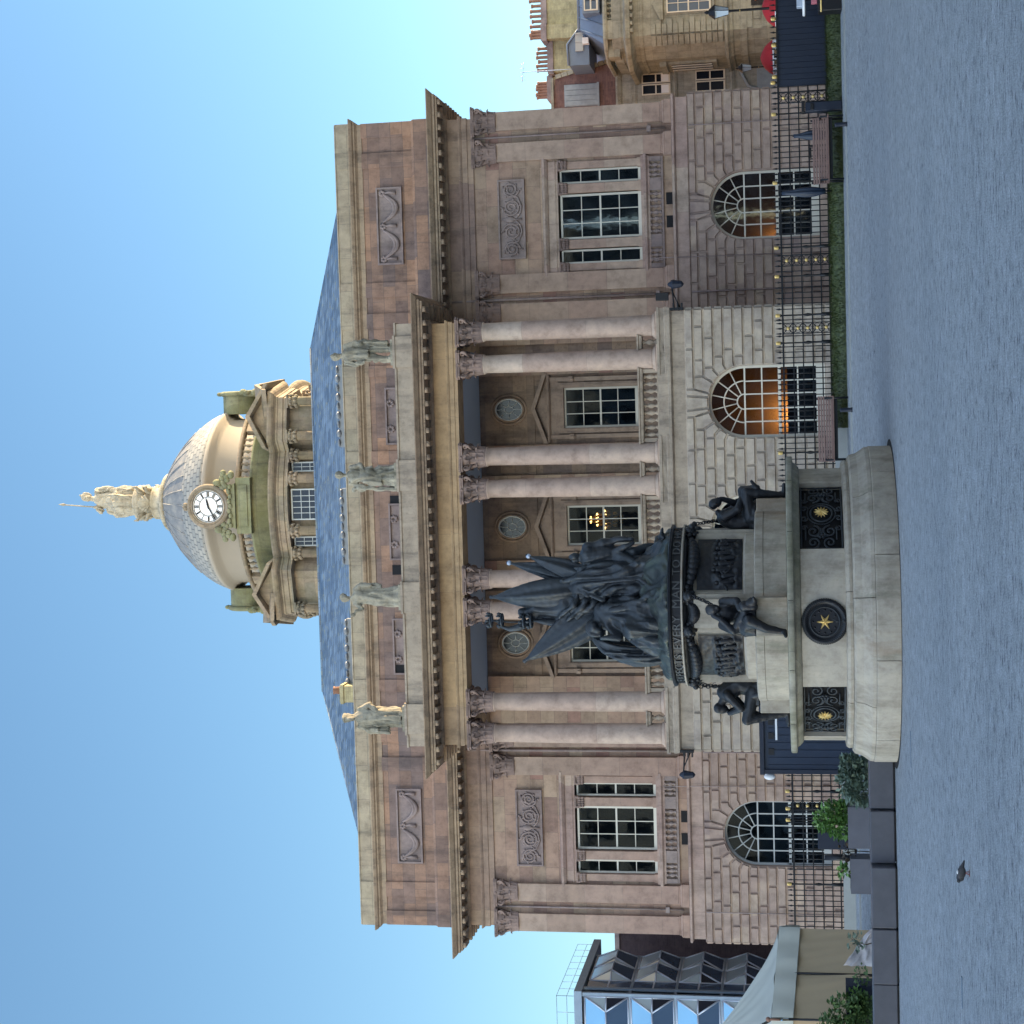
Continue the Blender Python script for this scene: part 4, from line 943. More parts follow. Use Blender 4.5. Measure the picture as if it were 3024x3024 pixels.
# clocks: front one in detail, two in profile at the sides
def clock(q):
    a = q*pi/2; c, s = cos(a), sin(a)
    def T(x, y, z): return (DX+c*x-s*(y-5.28), DY+s*x+c*(y-5.28), z)
    zc_ = 28.82; b = MB()
    n = 40
    for r, t, y in ((.93, .12, 0), (.80, .05, -.06)): b.tube([T(r*cos(2*pi*k/n), y, zc_+r*sin(2*pi*k/n)) for k in range(n)], t, 8, closed=True)
    for k in range(22): aa = 2*pi*k/22; b.ell(T(.97*cos(aa), -.03, zc_+.97*sin(aa)), (.07, .07, .07), 6, 4)
    b.prism([(x, z) for x, z in [(.9*cos(2*pi*k/n), zc_+.9*sin(2*pi*k/n)) for k in range(n)]], .02, 1.0, T)
    for s_ in (-1, 1): b.ell(T(s_*.1, 0, zc_+1.12), (.1, .1, .12), 8, 6)
    b.ell(T(0, 0, zc_+1.17), (.07, .07, .1), 8, 6)
    ck = b.build('clock', 'drumgreen' if q else 'drumstone', TH)
    b = MB()
    b.prism([(-1.05, 27.5), (1.05, 27.5), (.95, 27.75), (-.95, 27.75)], -.1, .9, T)
    b.prism([(-1.3, 26.8), (1.3, 26.8), (1.3, 27.5), (-1.3, 27.5)], .05, .9, T)
    b.prism([(-.95, 26.95), (.95, 26.95), (.95, 27.38), (-.95, 27.38)], -.0, .9, T)
    for s_ in (-1, 1):
        pts = []
        for t in range(24):
            u = t/23; th = -.6+u*3.6; r = .36*(1-.5*u); pts.append(T(s_*(1.0+r*cos(th)), .05, 28.0+r*sin(th)))
        b.tube(pts, [.14*(1-.5*t/23) for t in range(24)], 7)
        for k in range(10): b.ell(T(s_*(.75+.09*k), -.02, 27.8+.32*abs(sin(k*1.3))), (.13, .1, .14), 7, 5)
        b.ell(T(s_*1.45, .0, 27.68), (.2, .15, .15), 8, 6); b.ell(T(s_*1.1, -.05, 28.35), (.16, .14, .2), 8, 6)
    for k in range(9): b.ell(T(-.9+.225*k, -.12, 27.72+.06*(k % 2)), (.13, .1, .1), 7, 5)
    b.build('clock_surround', 'drumgreen', TH)
    if q == 0:
        d = MB(); d.add([T(.78*cos(2*pi*k/n), -.02, zc_+.78*sin(2*pi*k/n)) for k in range(n)], [tuple(range(n))]); d.build('dial', 'clockface', ck)
        g = MB()
        for r in (.44, .70, .77): g.tube([T(r*cos(2*pi*k/n), -.04, zc_+r*sin(2*pi*k/n)) for k in range(n)], .014, 5, closed=True)
        NUM = {12: 3, 1: 1, 2: 2, 3: 3, 4: 3, 5: 2, 6: 3, 7: 4, 8: 5, 9: 2, 10: 1, 11: 2}
        for h in range(1, 13):
            aa = pi/2-h*pi/6
            for j in range(NUM[h]):
                o = (j-(NUM[h]-1)/2)*.045; ca, sa = cos(aa), sin(aa)
                g.tube([T(.47*ca-o*sa, -.04, zc_+.47*sa+o*ca), T(.67*ca-o*sa, -.04, zc_+.67*sa+o*ca)], .013, 4)
            g.tube([T(.44*cos(aa), -.04, zc_+.44*sin(aa)), T(.70*cos(aa), -.04, zc_+.70*sin(aa))], .008, 4)
        g.build('numerals', 'black', ck)
        for ang, L, w in ((76.6, .40, .035), (242, .68, .026)):
            aa = pi/2-radians(ang); hd = MB(); hd.tube([T(-.12*cos(aa), -.07, zc_-.12*sin(aa)), T(0, -.07, zc_), T(L*.75*cos(aa), -.07, zc_+L*.75*sin(aa)), T(L*cos(aa), -.07, zc_+L*sin(aa))], [w, w*1.3, w, .008], 6)
            hd.build('clock_hand', 'black', ck)
for q in (0, 1, 3): clock(q)

# ================================================================== ROOF STATUES
def face(mb, c, r, d):   # small head with nose, chin, hair; d = facing direction
    c = Vector(c); d = Vector(d).normalized(); side = d.cross(Vector((0, 0, 1)))
    mb.ell(c, (r*.82, r*.82, r*1.08), 14, 10); mb.ell(c+d*r*.25+Vector((0, 0, -r*.45)), (r*.5, r*.5, r*.55), 10, 7)
    mb.cap(c+d*r*.78+Vector((0, 0, r*.12)), c+d*r*.95+Vector((0, 0, -r*.22)), r*.10, r*.16, 7)
    mb.ell(c-d*r*.25+Vector((0, 0, r*.3)), (r*.92, r*.92, r*.85), 12, 8)
    for s in (-1, 1): mb.ell(c+side*s*r*.82+Vector((0, 0, -.05*r)), (r*.12, r*.2, r*.26), 7, 5)
def roof_statue(x, y, z, name, label, kind):
    t = thing(name, label, 'statue', (x, y, z), 'stone figures on the portico parapet')
    b = MB(); b.box(x-.42, x+.42, y-.3, y+.3, z, z+.10); b.build('plinth', 'statue', t)
    m = MB(); V = lambda a, b_, c: (x+a, y+b_, z+c)
    Z0 = .1
    if kind == 0:    # bare-legged warrior with a cloak hanging at his left
        m.chain([V(-.16, -.02, Z0), V(-.14, -.04, .62), V(-.08, 0, 1.05)], [.085, .10, .15]); m.ell(V(-.16, -.12, Z0+.03), (.07, .15, .05))
        m.chain([V(.10, .05, Z0), V(.13, 0, .62), V(.09, 0, 1.05)], [.085, .10, .15]); m.ell(V(.11, -.06, Z0+.03), (.07, .15, .05))
        m.robe([(x, y, z+.86, .24, .2, .08, 9, 0), (x, y, z+1.15, .21, .17, .06, 9, 1), (x+.0, y, z+1.3, .18, .15, .03, 7, 1), (x, y, z+1.62, .26, .17, .02, 5, 0), (x, y, z+1.75, .15, .12, 0, 5, 0)])
        m.chain([V(-.24, 0, 1.66), V(-.33, -.03, 1.34), V(-.27, -.14, 1.02)], [.09, .075, .055]); m.chain([V(.24, 0, 1.66), V(.36, .02, 1.38), V(.34, -.1, 1.15)], [.09, .075, .055])
        m.robe([(x+.30, y+.1, z+.25, .10, .12, .2, 5, 0), (x+.34, y+.08, z+.8, .10, .14, .2, 5, .5), (x+.33, y+.08, z+1.35, .13, .12, .12, 5, 1), (x+.16, y+.1, z+1.72, .2, .1, .05, 5, 1)])
        m.chain([V(-.22, .1, Z0), V(-.22, .1, .7)], [.10, .07])
        hd = (x-.05, y-.04, z+1.98); m.cap(V(-.02, 0, 1.72), V(-.04, -.02, 1.9), .075, .07); face(m, hd, .135, (-.2, -1, 0)); m.ell((hd[0], hd[1]+.02, hd[2]+.08), (.13, .15, .11))
    elif kind == 1:  # robed woman, one foot forward, small winged child at her side
        m.robe([(x, y, z+Z0, .36, .27, .10, 9, 0), (x, y, z+.5, .30, .23, .12, 9, .4), (x+.02, y, z+.95, .25, .2, .10, 8, 1), (x+.03, y, z+1.25, .22, .17, .06, 7, 1.4), (x+.03, y, z+1.58, .26, .17, .04, 6, 1), (x+.03, y, z+1.76, .13, .11, 0, 5, 0)])
        m.robe([(x-.1, y-.12, z+.55, .22, .12, .15, 7, 0), (x, y-.1, z+.95, .30, .14, .12, 7, .8), (x+.1, y-.06, z+1.3, .24, .14, .1, 6, 1.2)])
        m.chain([V(.27, 0, 1.60), V(.36, -.02, 1.28), V(.22, -.18, 1.16)], [.09, .075, .055]); m.chain([V(-.22, 0, 1.62), V(-.33, 0, 1.32), V(-.38, -.1, 1.12)], [.09, .075, .055])
        m.chain([V(-.44, -.05, Z0), V(-.42, -.05, .9), V(-.40, -.04, 1.38)], [.08, .06, .09]); m.ell(V(-.42, -.06, 1.52), (.09, .09, .11)); m.ell(V(-.42, .06, 1.3), (.12, .05, .16))
        hd = (x+.06, y-.05, z+2.0); m.cap(V(.03, 0, 1.72), V(.05, -.03, 1.9), .07, .07); face(m, hd, .135, (.1, -1, 0)); m.ell(V(.06, .07, 2.05), (.12, .1, .1))
    elif kind == 2:  # woman with one raised elbow, drapery swung out
        m.robe([(x, y, z+Z0, .34, .25, .10, 8, 2), (x-.02, y, z+.45, .28, .22, .13, 8, 1.6), (x-.02, y, z+.95, .25, .19, .12, 7, 1), (x, y, z+1.25, .2, .16, .07, 6, .4), (x, y, z+1.58, .25, .16, .04, 6, 0), (x, y, z+1.74, .12, .1, 0, 5, 0)])
        m.chain([V(.22, 0, 1.62), V(.40, 0, 1.42), V(.36, -.06, 1.08)], [.09, .075, .06]); m.chain([V(-.22, 0, 1.62), V(-.36, -.08, 1.40), V(-.52, -.16, 1.62)], [.09, .07, .05]); m.ell(V(-.56, -.17, 1.68), (.08, .05, .09))
        m.robe([(x+.28, y+.1, z+.75, .10, .1, .2, 5, 0), (x+.32, y+.06, z+1.1, .12, .1, .2, 5, 1), (x+.2, y+.08, z+1.6, .16, .1, .1, 5, 1)])
        hd = (x-.02, y-.06, z+1.98); m.cap(V(0, 0, 1.72), V(-.01, -.03, 1.88), .07, .07); face(m, hd, .135, (-.3, -1, -.1)); m.ell(V(0, .09, 2.04), (.12, .12, .11))
    else:            # bearded man in a heavy cloak with a bundle under his arm
        m.robe([(x, y, z+.18, .32, .24, .12, 8, 1), (x, y, z+.6, .30, .23, .13, 8, .6), (x, y, z+1.0, .31, .24, .11, 7, 0), (x, y, z+1.35, .29, .22, .07, 6, .4), (x, y, z+1.62, .30, .18, .04, 6, 0), (x, y, z+1.78, .14, .12, 0, 5, 0)])
        for s in (-1, 1): m.ell(V(s*.15, -.14, Z0+.05), (.08, .17, .07)); m.cap(V(s*.15, 0, Z0), V(s*.14, 0, .4), .08, .09)
        m.chain([V(.28, 0, 1.62), V(.42, -.05, 1.25), V(.28, -.2, 1.02)], [.1, .085, .06]); m.chain([V(-.28, 0, 1.62), V(-.46, -.02, 1.22), V(-.4, -.16, .98)], [.1, .085, .06])
        m.robe([(x-.40, y, z+.62, .12, .14, .15, 5, 0), (x-.44, y, z+.9, .14, .14, .15, 5, 1), (x-.38, y+.04, z+1.4, .12, .12, .1, 5, 2)])
        m.cap(V(-.5, -.1, .6), V(-.42, -.06, .95), .07, .09)
        hd = (x-.02, y-.05, z+2.0); m.cap(V(0, 0, 1.74), V(-.01, -.02, 1.9), .08, .08); face(m, hd, .138, (0, -1, 0)); m.ell(V(-.02, -.13, 1.88), (.075, .07, .11)); m.ell(V(-.02, -.03, 2.13), (.15, .15, .06))
    sculpt(m, 'stone_figure', 'statue', t, .018, 1, .016, 9, .03)
roof_statue(6.02, -3.68, 14.70, 'roof_statue', 'bare-legged stone warrior with cloak, rightmost figure standing on the portico parapet', 0)
roof_statue(2.0, -3.68, 14.70, 'roof_statue', 'robed stone woman with a small child beside her on the parapet, right of centre', 1)
roof_statue(-2.0, -3.68, 14.70, 'roof_statue', 'stone woman holding one arm out, standing on the portico parapet left of centre', 2)
roof_statue(-6.02, -3.68, 14.70, 'roof_statue', 'bearded stone man in heavy cloak, leftmost figure standing on the portico parapet', 3)
# figure on the dome
t = thing('dome_statue', 'tall draped stone figure with helmet and spear on top of the dome', 'statue', (DX, DY, 34.3))
b = MB(); b.lathe([(0, 34.3), (.85, 34.3), (.85, 34.42), (0, 34.42)], DX, DY, 20); b.box(DX-.5, DX+.62, DY-.4, DY+.4, 34.4, 35.2); b.build('seat_block', 'statue', t)
m = MB(); V = lambda a, b_, c: (DX+a, DY+b_, 34.3+c)
m.robe([(DX-.05, DY-.3, 34.42, .50, .42, .09, 9, 0), (DX-.05, DY-.34, 34.9, .50, .42, .12, 9, .7), (DX+.02, DY-.3, 35.35, .56, .46, .13, 8, 1.3), (DX+.12, DY-.12, 35.75, .44, .36, .08, 7, 2), (DX+.2, DY, 36.15, .38, .27, .05, 6, 2), (DX+.22, DY, 36.5, .46, .27, .03, 6, 2), (DX+.26, DY, 36.7, .2, .17, 0, 5, 0)])
m.robe([(DX+.5, DY-.1, 34.6, .26, .26, .12, 7, 0), (DX+.62, DY-.1, 35.1, .24, .26, .13, 7, 1), (DX+.55, DY, 35.7, .2, .22, .1, 6, 1)])
m.chain([V(.64, 0, 2.25), V(.78, -.05, 1.65), V(.62, -.3, 1.15)], [.16, .13, .1]); m.chain([V(-.15, 0, 2.25), V(-.36, -.05, 2.1), V(-.16, -.2, 2.32)], [.16, .12, .09])
m.robe([(DX-.5, DY, 35.0, .16, .18, .15, 6, 0), (DX-.52, DY+.02, 35.5, .18, .2, .12, 6, 1), (DX-.3, DY+.05, 36.1, .2, .2, .08, 6, 1)])
m.cap(V(.26, 0, 2.35), V(.30, -.03, 2.62), .13, .12); face(m, V(.34, -.06, 2.78), .21, (.3, -1, 0)); m.ell(V(.36, 0, 2.9), (.22, .27, .22)); m.chain([V(.36, -.15, 3.02), V(.42, -.02, 3.16), V(.38, .2, 3.05)], [.05, .07, .05])
sculpt(m, 'draped_figure', 'statue', t, .03, 1, .02, 5, .045)
b = MB(); b.tube([V(-.16, -.22, 2.2), V(.0, -.2, 4.05)], [.035, .03], 8); b.tube([V(.0, -.2, 3.9), V(.005, -.2, 4.05), V(.02, -.2, 4.3)], [.03, .07, .008], 8); b.build('spear', 'statue', t)

# ================================================================== MONUMENT
MX, MY = -.10, -23.96
MO = thing('monument', 'round stepped stone monument base with bronze panels and gilded stars', 'monument', (MX, MY, 0))
def CY(r, a, z): return (MX+r*sin(a), MY-r*cos(a), z)      # angle 0 faces the camera
A0 = -pi/2
def ring(prof, n, nm, mt, joints=0, seed=1, smooth=True):
    """a ring of masonry; joints = number of dressed stones, with real open joints"""
    mb = MB()
    if not joints: mb.lathe(prof, MX, MY, n, smooth=smooth)
    else:
        rnd = random.Random(seed); st = rnd.uniform(0, 1)
        for k in range(joints):
            a0 = 2*pi*(k+st)/joints+.0022; a1 = 2*pi*(k+1+st)/joints-.0022; m = max(3, n//joints)
            s0 = [(MX+r*cos(a0), MY+r*sin(a0), z) for r, z in prof]
            secs = [[(MX+r*cos(lerp(a0, a1, j/m)), MY+r*sin(lerp(a0, a1, j/m)), z) for r, z in prof] for j in range(m+1)]
            mb.loft(secs, smooth=False)
    return mb.build(nm, mt, MO)
ring([(2.2, 0), (3.06, 0), (3.06, .41), (3.045, .43), (2.2, .43)], 160, 'base_course', 'granite', 10, 1)
ring([(2.2, .436), (3.05, .436), (3.04, .50), (2.98, .58), (2.93, .66), (2.90, .78), (2.84, .82), (2.2, .82)], 160, 'sloped_course', 'granite', 9, 2)
ring([(2.2, .826), (2.79, .826), (2.80, .88), (2.77, .93), (2.68, .95), (2.2, .95)], 160, 'base_moulding', 'granite', 8, 3)
ring([(0, .9), (2.50, .9), (2.50, 1.80), (0, 1.80)], 128, 'core', 'slot')
mb = MB(); mb.lathe([(3.0, .004), (3.16, .005), (3.19, .003)], MX, MY, 120); mb.build('contact_shadow_ring', 'slot', MO)  # flat dark ring painted in as contact shadow at the monument foot
# drum wall: solid piers left between four grilles
mb = MB(); GR = [(radians(a-18.5), radians(a+18.5)) for a in (47, -47, 133, -133)]
edges = sorted(GR); cur = -pi
spans = []
for g0, g1 in edges: spans.append((cur, g0)); cur = g1
spans.append((cur, pi))
for a0, a1 in spans:
    n = max(2, int((a1-a0)/.06)); secs = []
    for j in range(n+1):
        a = lerp(a0, a1, j/n); secs.append([CY(2.3, a, .95), CY(2.65, a, .95), CY(2.65, a, 1.74), CY(2.3, a, 1.74)])
    mb.loft(secs, smooth=False)
mb.split('drum_wall', 'granite', MO, kang(MX, MY, 4, pi/4))
ring([(2.2, 1.742), (2.66, 1.742), (2.70, 1.76), (2.74, 1.80), (2.76, 1.82), (2.78, 1.86), (2.88, 1.865), (2.90, 1.88), (2.90, 1.965), (2.88, 1.985), (0, 2.0)], 168, 'top_ledge', 'granite_moss', 0)
mb = MB()
for k in range(14):
    a = 2*pi*(k+.3)/14; mb.obox(CY(2.80, a, 1.925), (.004*cos(a), .004*sin(a), 0), (.102*sin(a), -.102*cos(a), 0), (0, 0, .045))
mb.split('ledge_joint', 'slot', MO, kang(MX, MY, 14, .1))
# bronze grilles with scrolls and gilded stars
def starburst(b, T, n, r1, r2, d):
    V = [T(0, 0, d)]
    for k in range(2*n):
        a = pi*k/n+pi/2; r = r1 if k % 2 == 0 else r2; V.append(T(r*cos(a), r*sin(a), .012 if k % 2 else .02))
    b.add(V, [(0, k+1, (k+1) % (2*n)+1) for k in range(2*n)])
    b.add([T(r*cos(pi*k/n+pi/2), r*sin(pi*k/n+pi/2), 0) for k, r in [(k, r1 if k % 2 == 0 else r2) for k in range(2*n)]], [tuple(range(2*n))])
for ac in (radians(47), radians(-47)):
    T = lambda u, v, o: CY(2.56+o, ac+u/2.56, 1.345+v)
    b = MB(); hw, hh = .80, .38
    P = lambda pts, r, cl=False: b.tube([T(u, v, 0) for u, v in pts], r, 6, closed=cl)
    for v in (-hh+.01, hh-.01): P([(lerp(-hw, hw, t/12), v) for t in range(13)], .018)
    for v in (-.27, .29): P([(lerp(-.6, -.3, t/3), v) for t in range(4)], .013); P([(lerp(.3, .6, t/3), v) for t in range(4)], .013)
    P([(.20*cos(2*pi*k/28), .20*sin(2*pi*k/28)) for k in range(28)], .020, True); P([(.26*cos(2*pi*k/28), .26*sin(2*pi*k/28)) for k in range(28)], .012, True)
    def spiral(cu, cv, r, th0, turns, w): P([(cu+r*(1-.82*t/22)*cos(th0+turns*2*pi*t/22), cv+r*(1-.82*t/22)*sin(th0+turns*2*pi*t/22)) for t in range(23)], w)
    for s in (-1, 1):
        for q in (-1, 1):
            spiral(s*.42, q*.15, .13, (pi if s > 0 else 0), s*q*1.5, .017); spiral(s*.66, q*.15, .12, 0 if s > 0 else pi, -s*q*1.4, .016)
            spiral(s*.12, q*.31, .07, -q*pi/2, s*1.3, .014); spiral(s*.34, q*.31, .06, -q*pi/2, -s*1.3, .012)
            P([(s*.30, q*.08), (s*.36, q*.02), (s*.52, 0)], .014)
        P([(s*.52, -.14), (s*.54, 0), (s*.52, .14)], .014)
        for t in range(5): b.ell(T(s*(.5+.05*(t % 2)), -.06+.03*t, .01), (.03, .03, .03), 6, 4)
    P([(-hw+.02, -hh), (-hw+.02, hh)], .014); P([(hw-.02, -hh), (hw-.02, hh)], .014)
    gr = b.build('scroll_grille', 'bronze', MO)
    s_ = MB(); starburst(s_, lambda u, v, o: T(u, v, .03+o), 12, .135, .07, .045); s_.build('star', 'gold', gr)
# front wreath medallion
T = lambda u, v, o: CY(2.655+o, (u-.08)/2.65+0.02, 1.325+v)
b = MB()
for k in range(64):
    a = 2*pi*k/64
    for j, rr_ in enumerate((.335, .395, .365)):
        b.ell(T(rr_*cos(a+j*.03), rr_*sin(a+j*.03), .02+.025*(j == 2)), (.028, .022, .028), 6, 4)
b.tube([T(.365*cos(2*pi*k/48), .365*sin(2*pi*k/48), .01) for k in range(48)], .05, 8, closed=True)
wr = b.build('wreath_medallion', 'bronze_dark', MO)
b = MB(); b.add([T(.335*cos(2*pi*k/40), .335*sin(2*pi*k/40), .012) for k in range(40)], [tuple(range(40))])
for k in range(12): a = 2*pi*k/12; b.ell(T(.21*cos(a), .21*sin(a), .02), (.02, .02, .02), 6, 4)
b.build('disc', 'bronze_dark', wr)
b = MB(); b.tube([T(.265*cos(2*pi*k/48), .265*sin(2*pi*k/48), .03) for k in range(48)], .014, 6, closed=True); b.build('rim', 'bronze', wr)
b = MB(); starburst(b, lambda u, v, o: T(u, v, .025+o), 6, .15, .05, .05); b.build('star', 'gold', wr)
b = MB(); b.tube([T(.0, -.3, .06), T(.03, -.33, .07), T(.0, -.36, .06)], .012, 5); starburst(b, lambda u, v, o: T(u, v-.335, .06+o), 4, .035, .012, .02); b.tube([T(.05, -.14, .05), T(.02, -.2, .05), T(-.0, -.24, .05), T(.02, -.31, .06)], .007, 5); b.build('ribbon', 'bronze', wr)
# second stage: round step with four projecting seats
mb = MB()
secs = []
for k in range(96):
    a = 2*pi*k/96; m = abs(((a+pi/4) % (pi/2))-pi/4); secs.append((a, 1.88))
mb.lathe([(0, 2.0), (1.88, 2.0), (1.88, 2.43), (0, 2.43)], MX, MY, 96, smooth=False)
mb.lathe([(0, 2.436), (1.89, 2.436), (1.89, 2.58), (1.85, 2.60), (0, 2.60)], MX, MY, 96, smooth=False)
mb.build('upper_step', 'granite', MO)
mb = MB()
for q in range(4):
    a = q*pi/2; c, s = cos(a), sin(a)
    Tq = lambda u, r, z: (MX+r*s+u*c, MY-r*c+u*s, z)
    for (u0, u1, r0_, r1_, z0, z1) in ((-.36, .36, 1.0, 2.10, 1.99, 2.57),):
        P = [Tq(u0, r1_, z0), Tq(u1, r1_, z0), Tq(u1, r0_, z0), Tq(u0, r0_, z0), Tq(u0, r1_, z1), Tq(u1, r1_, z1), Tq(u1, r0_, z1), Tq(u0, r0_, z1)]
        mb.add(P, [(0, 3, 2, 1), (4, 5, 6, 7), (0, 1, 5, 4), (1, 2, 6, 5), (2, 3, 7, 6), (3, 0, 4, 7)])
mb.split('seat_block', 'granite', MO, kang(MX, MY, 4, pi/4), .012)
mb = MB(); mb.lathe([(0, 2.59), (1.47, 2.59), (1.47, 2.78), (1.40, 2.82), (1.36, 2.84), (1.36, 3.72), (1.40, 3.76), (0, 3.76)], MX, MY, 96, smooth=False)
for q in range(4):   # piers behind the seated figures
    a = q*pi/2; c, s = cos(a), sin(a)
    Tq = lambda u, r, z: (MX+r*s+u*c, MY-r*c+u*s, z)
    for u0, u1, r1_ in ((-.27, .27, 1.50), (-.36, .36, 1.44)):
        P = [Tq(u0, r1_, 2.6), Tq(u1, r1_, 2.6), Tq(u1, 1, 2.6), Tq(u0, 1, 2.6), Tq(u0, r1_, 3.75), Tq(u1, r1_, 3.75), Tq(u1, 1, 3.75), Tq(u0, 1, 3.75)]
        mb.add(P, [(0, 3, 2, 1), (4, 5, 6, 7), (0, 1, 5, 4), (1, 2, 6, 5), (2, 3, 7, 6), (3, 0, 4, 7)])
mb.build('pedestal', 'granite', MO)
# bronze relief panels
rnd = random.Random(5)
for q in range(4):
    ac = pi/4+q*pi/2; b = MB(); secs = []; hw = radians(27)
    nA, nZ = 40, 30; V = []; 
    for i in range(nA+1):
        for j in range(nZ+1):
            u, v = i/nA, j/nZ; a = ac-hw+2*hw*u; z = 2.84+.86*v
            e = min(u, 1-u, v*.8, (1-v)*.8); o = .03
            if e > .04:
                d = noise.noise(Vector((u*7+q*9, v*5, 3)))*.05+noise.noise(Vector((u*16, v*13+q*5, 1)))*.035
                o = .012+max(0, d*1.3+.03)*(1.0 if v < .66 else .25)
            V.append(CY(1.37+o, a, z))
    b.add(V, [(i*(nZ+1)+j, (i+1)*(nZ+1)+j, (i+1)*(nZ+1)+j+1, i*(nZ+1)+j+1) for i in range(nA) for j in range(nZ)], True)
    for k in range(9):      # crowd of small modelled men
        u = -hw*.8+1.6*hw*k/8; a = ac+u; zt = 3.22+.12*noise.noise(Vector((k*1.7, q, 0)))
        b.ell(CY(1.42, a, zt+.10), (.04, .04, .05), 8, 6); b.cap(CY(1.41, a, zt+.02), CY(1.40, a+.02, zt-.2), .055, .04, 8); b.cap(CY(1.41, a+.03, zt), CY(1.43, a+.10*(1 if k % 2 else -1), zt-.1), .025, .02, 6)
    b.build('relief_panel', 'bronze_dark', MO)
# cornice with festoons, masks and the inscription band
mb = MB(); mb.lathe([(0, 3.75), (1.37, 3.75), (1.39, 3.8), (1.42, 3.9), (1.50, 3.96), (0, 3.96)], MX, MY, 72); mb.build('bell_moulding', 'bronze_dark', MO)
mb = MB(); mb.lathe([(0, 3.955), (1.56, 3.955), (1.60, 3.965), (1.60, 3.995), (1.54, 4.0), (0, 4.0)], MX, MY, 96, smooth=False); mb.build('lower_fillet', 'granite', MO)
mb = MB(); mb.lathe([(0, 3.99), (1.52, 3.99), (1.52, 4.17), (1.57, 4.175), (1.60, 4.19), (1.61, 4.23), (1.58, 4.245), (0, 4.27)], MX, MY, 96, smooth=False); band = mb.build('inscription_band', 'bronze_dark', MO)
def word_mesh(txt):
    cu = bpy.data.curves.new('text', 'FONT'); cu.body = txt; cu.size = .235; cu.extrude = .012; cu.space_character = 1.06
    to = bpy.data.objects.new('tmp', cu); COL.objects.link(to); dg = bpy.context.evaluated_depsgraph_get(); dg.update()
    me = bpy.data.meshes.new_from_object(to.evaluated_get(dg), depsgraph=dg); bpy.data.objects.remove(to); return me
WORDS = [(w, word_mesh(w)) for w in "ENGLAND EXPECTS EVERY MAN TO DO HIS DUTY".split()]
wid = [max(v.co.x for v in me.vertices) for w, me in WORDS]; gap = .13
start = -(sum(wid[:3])+gap*2.2); u = start          # EVERY ends on the side that faces the camera
for (w, me), wd in zip(WORDS, wid):
    for v in me.vertices: v.co = Vector(CY(1.531+v.co.z, (u+v.co.x)/1.53, 4.008+v.co.y*.94))-org(MO)
    me.name = 'lettering'; me.materials.clear(); me.materials.append(M['letter'])
    lo = bpy.data.objects.new('lettering', me); COL.objects.link(lo); lo.parent = band; ORG[lo.name] = org(MO); u += wd+gap
mb = MB()
for q in range(4):
    ac = pi/4+q*pi/2
    for a0, w, dp in ((ac, .52, .20), (ac-pi/4, .19, .22)):
        for k in range(15):
            u = -1+2*k/14; r = .045+.075*(1-u*u); mb.ell(CY(1.42+.03*(1-u*u), a0+u*w, 3.90-dp*(1-u*u)*.75), (r, r, r*1.0), 9, 6)
            if k % 2: mb.ell(CY(1.50, a0+u*w, 3.90-dp*(1-u*u)*.6), (.05, .05, .05), 7, 5)
    for s in (-1, 1):      # lion masks
        a = ac+s*.57; mb.ell(CY(1.52, a, 3.86), (.11, .11, .12), 12, 8); mb.ell(CY(1.61, a, 3.82), (.07, .07, .06), 10, 7)
        for e in (-1, 1): mb.ell(CY(1.55, a+e*.05, 3.94), (.035, .035, .04), 7, 5)
        for k in range(8): mb.ell(CY(1.48, a+.08*cos(k*pi/4), 3.86+.12*sin(k*pi/4)), (.05, .05, .05), 7, 5)
mb.build('festoon', 'bronze_dark', MO)
# chains from the lion masks to the captives
def chain_links(b, p, q, sag=.05, n=9):
    p, q = Vector(p), Vector(q); d = (q-p).normalized(); side = d.cross(Vector((0, 0, 1))); side = side.normalized() if side.length > .1 else Vector((1, 0, 0)); up = side.cross(d)
    for k in range(n):
        u = (k+.5)/n; c = p.lerp(q, u)-Vector((0, 0, sag*4*u*(1-u))); L = (q-p).length/n*.72; w = side if k % 2 else up
        b.tube([c+d*L*cos(2*pi*j/12)+w*.032*sin(2*pi*j/12) for j in range(12)], .012, 5, closed=True)

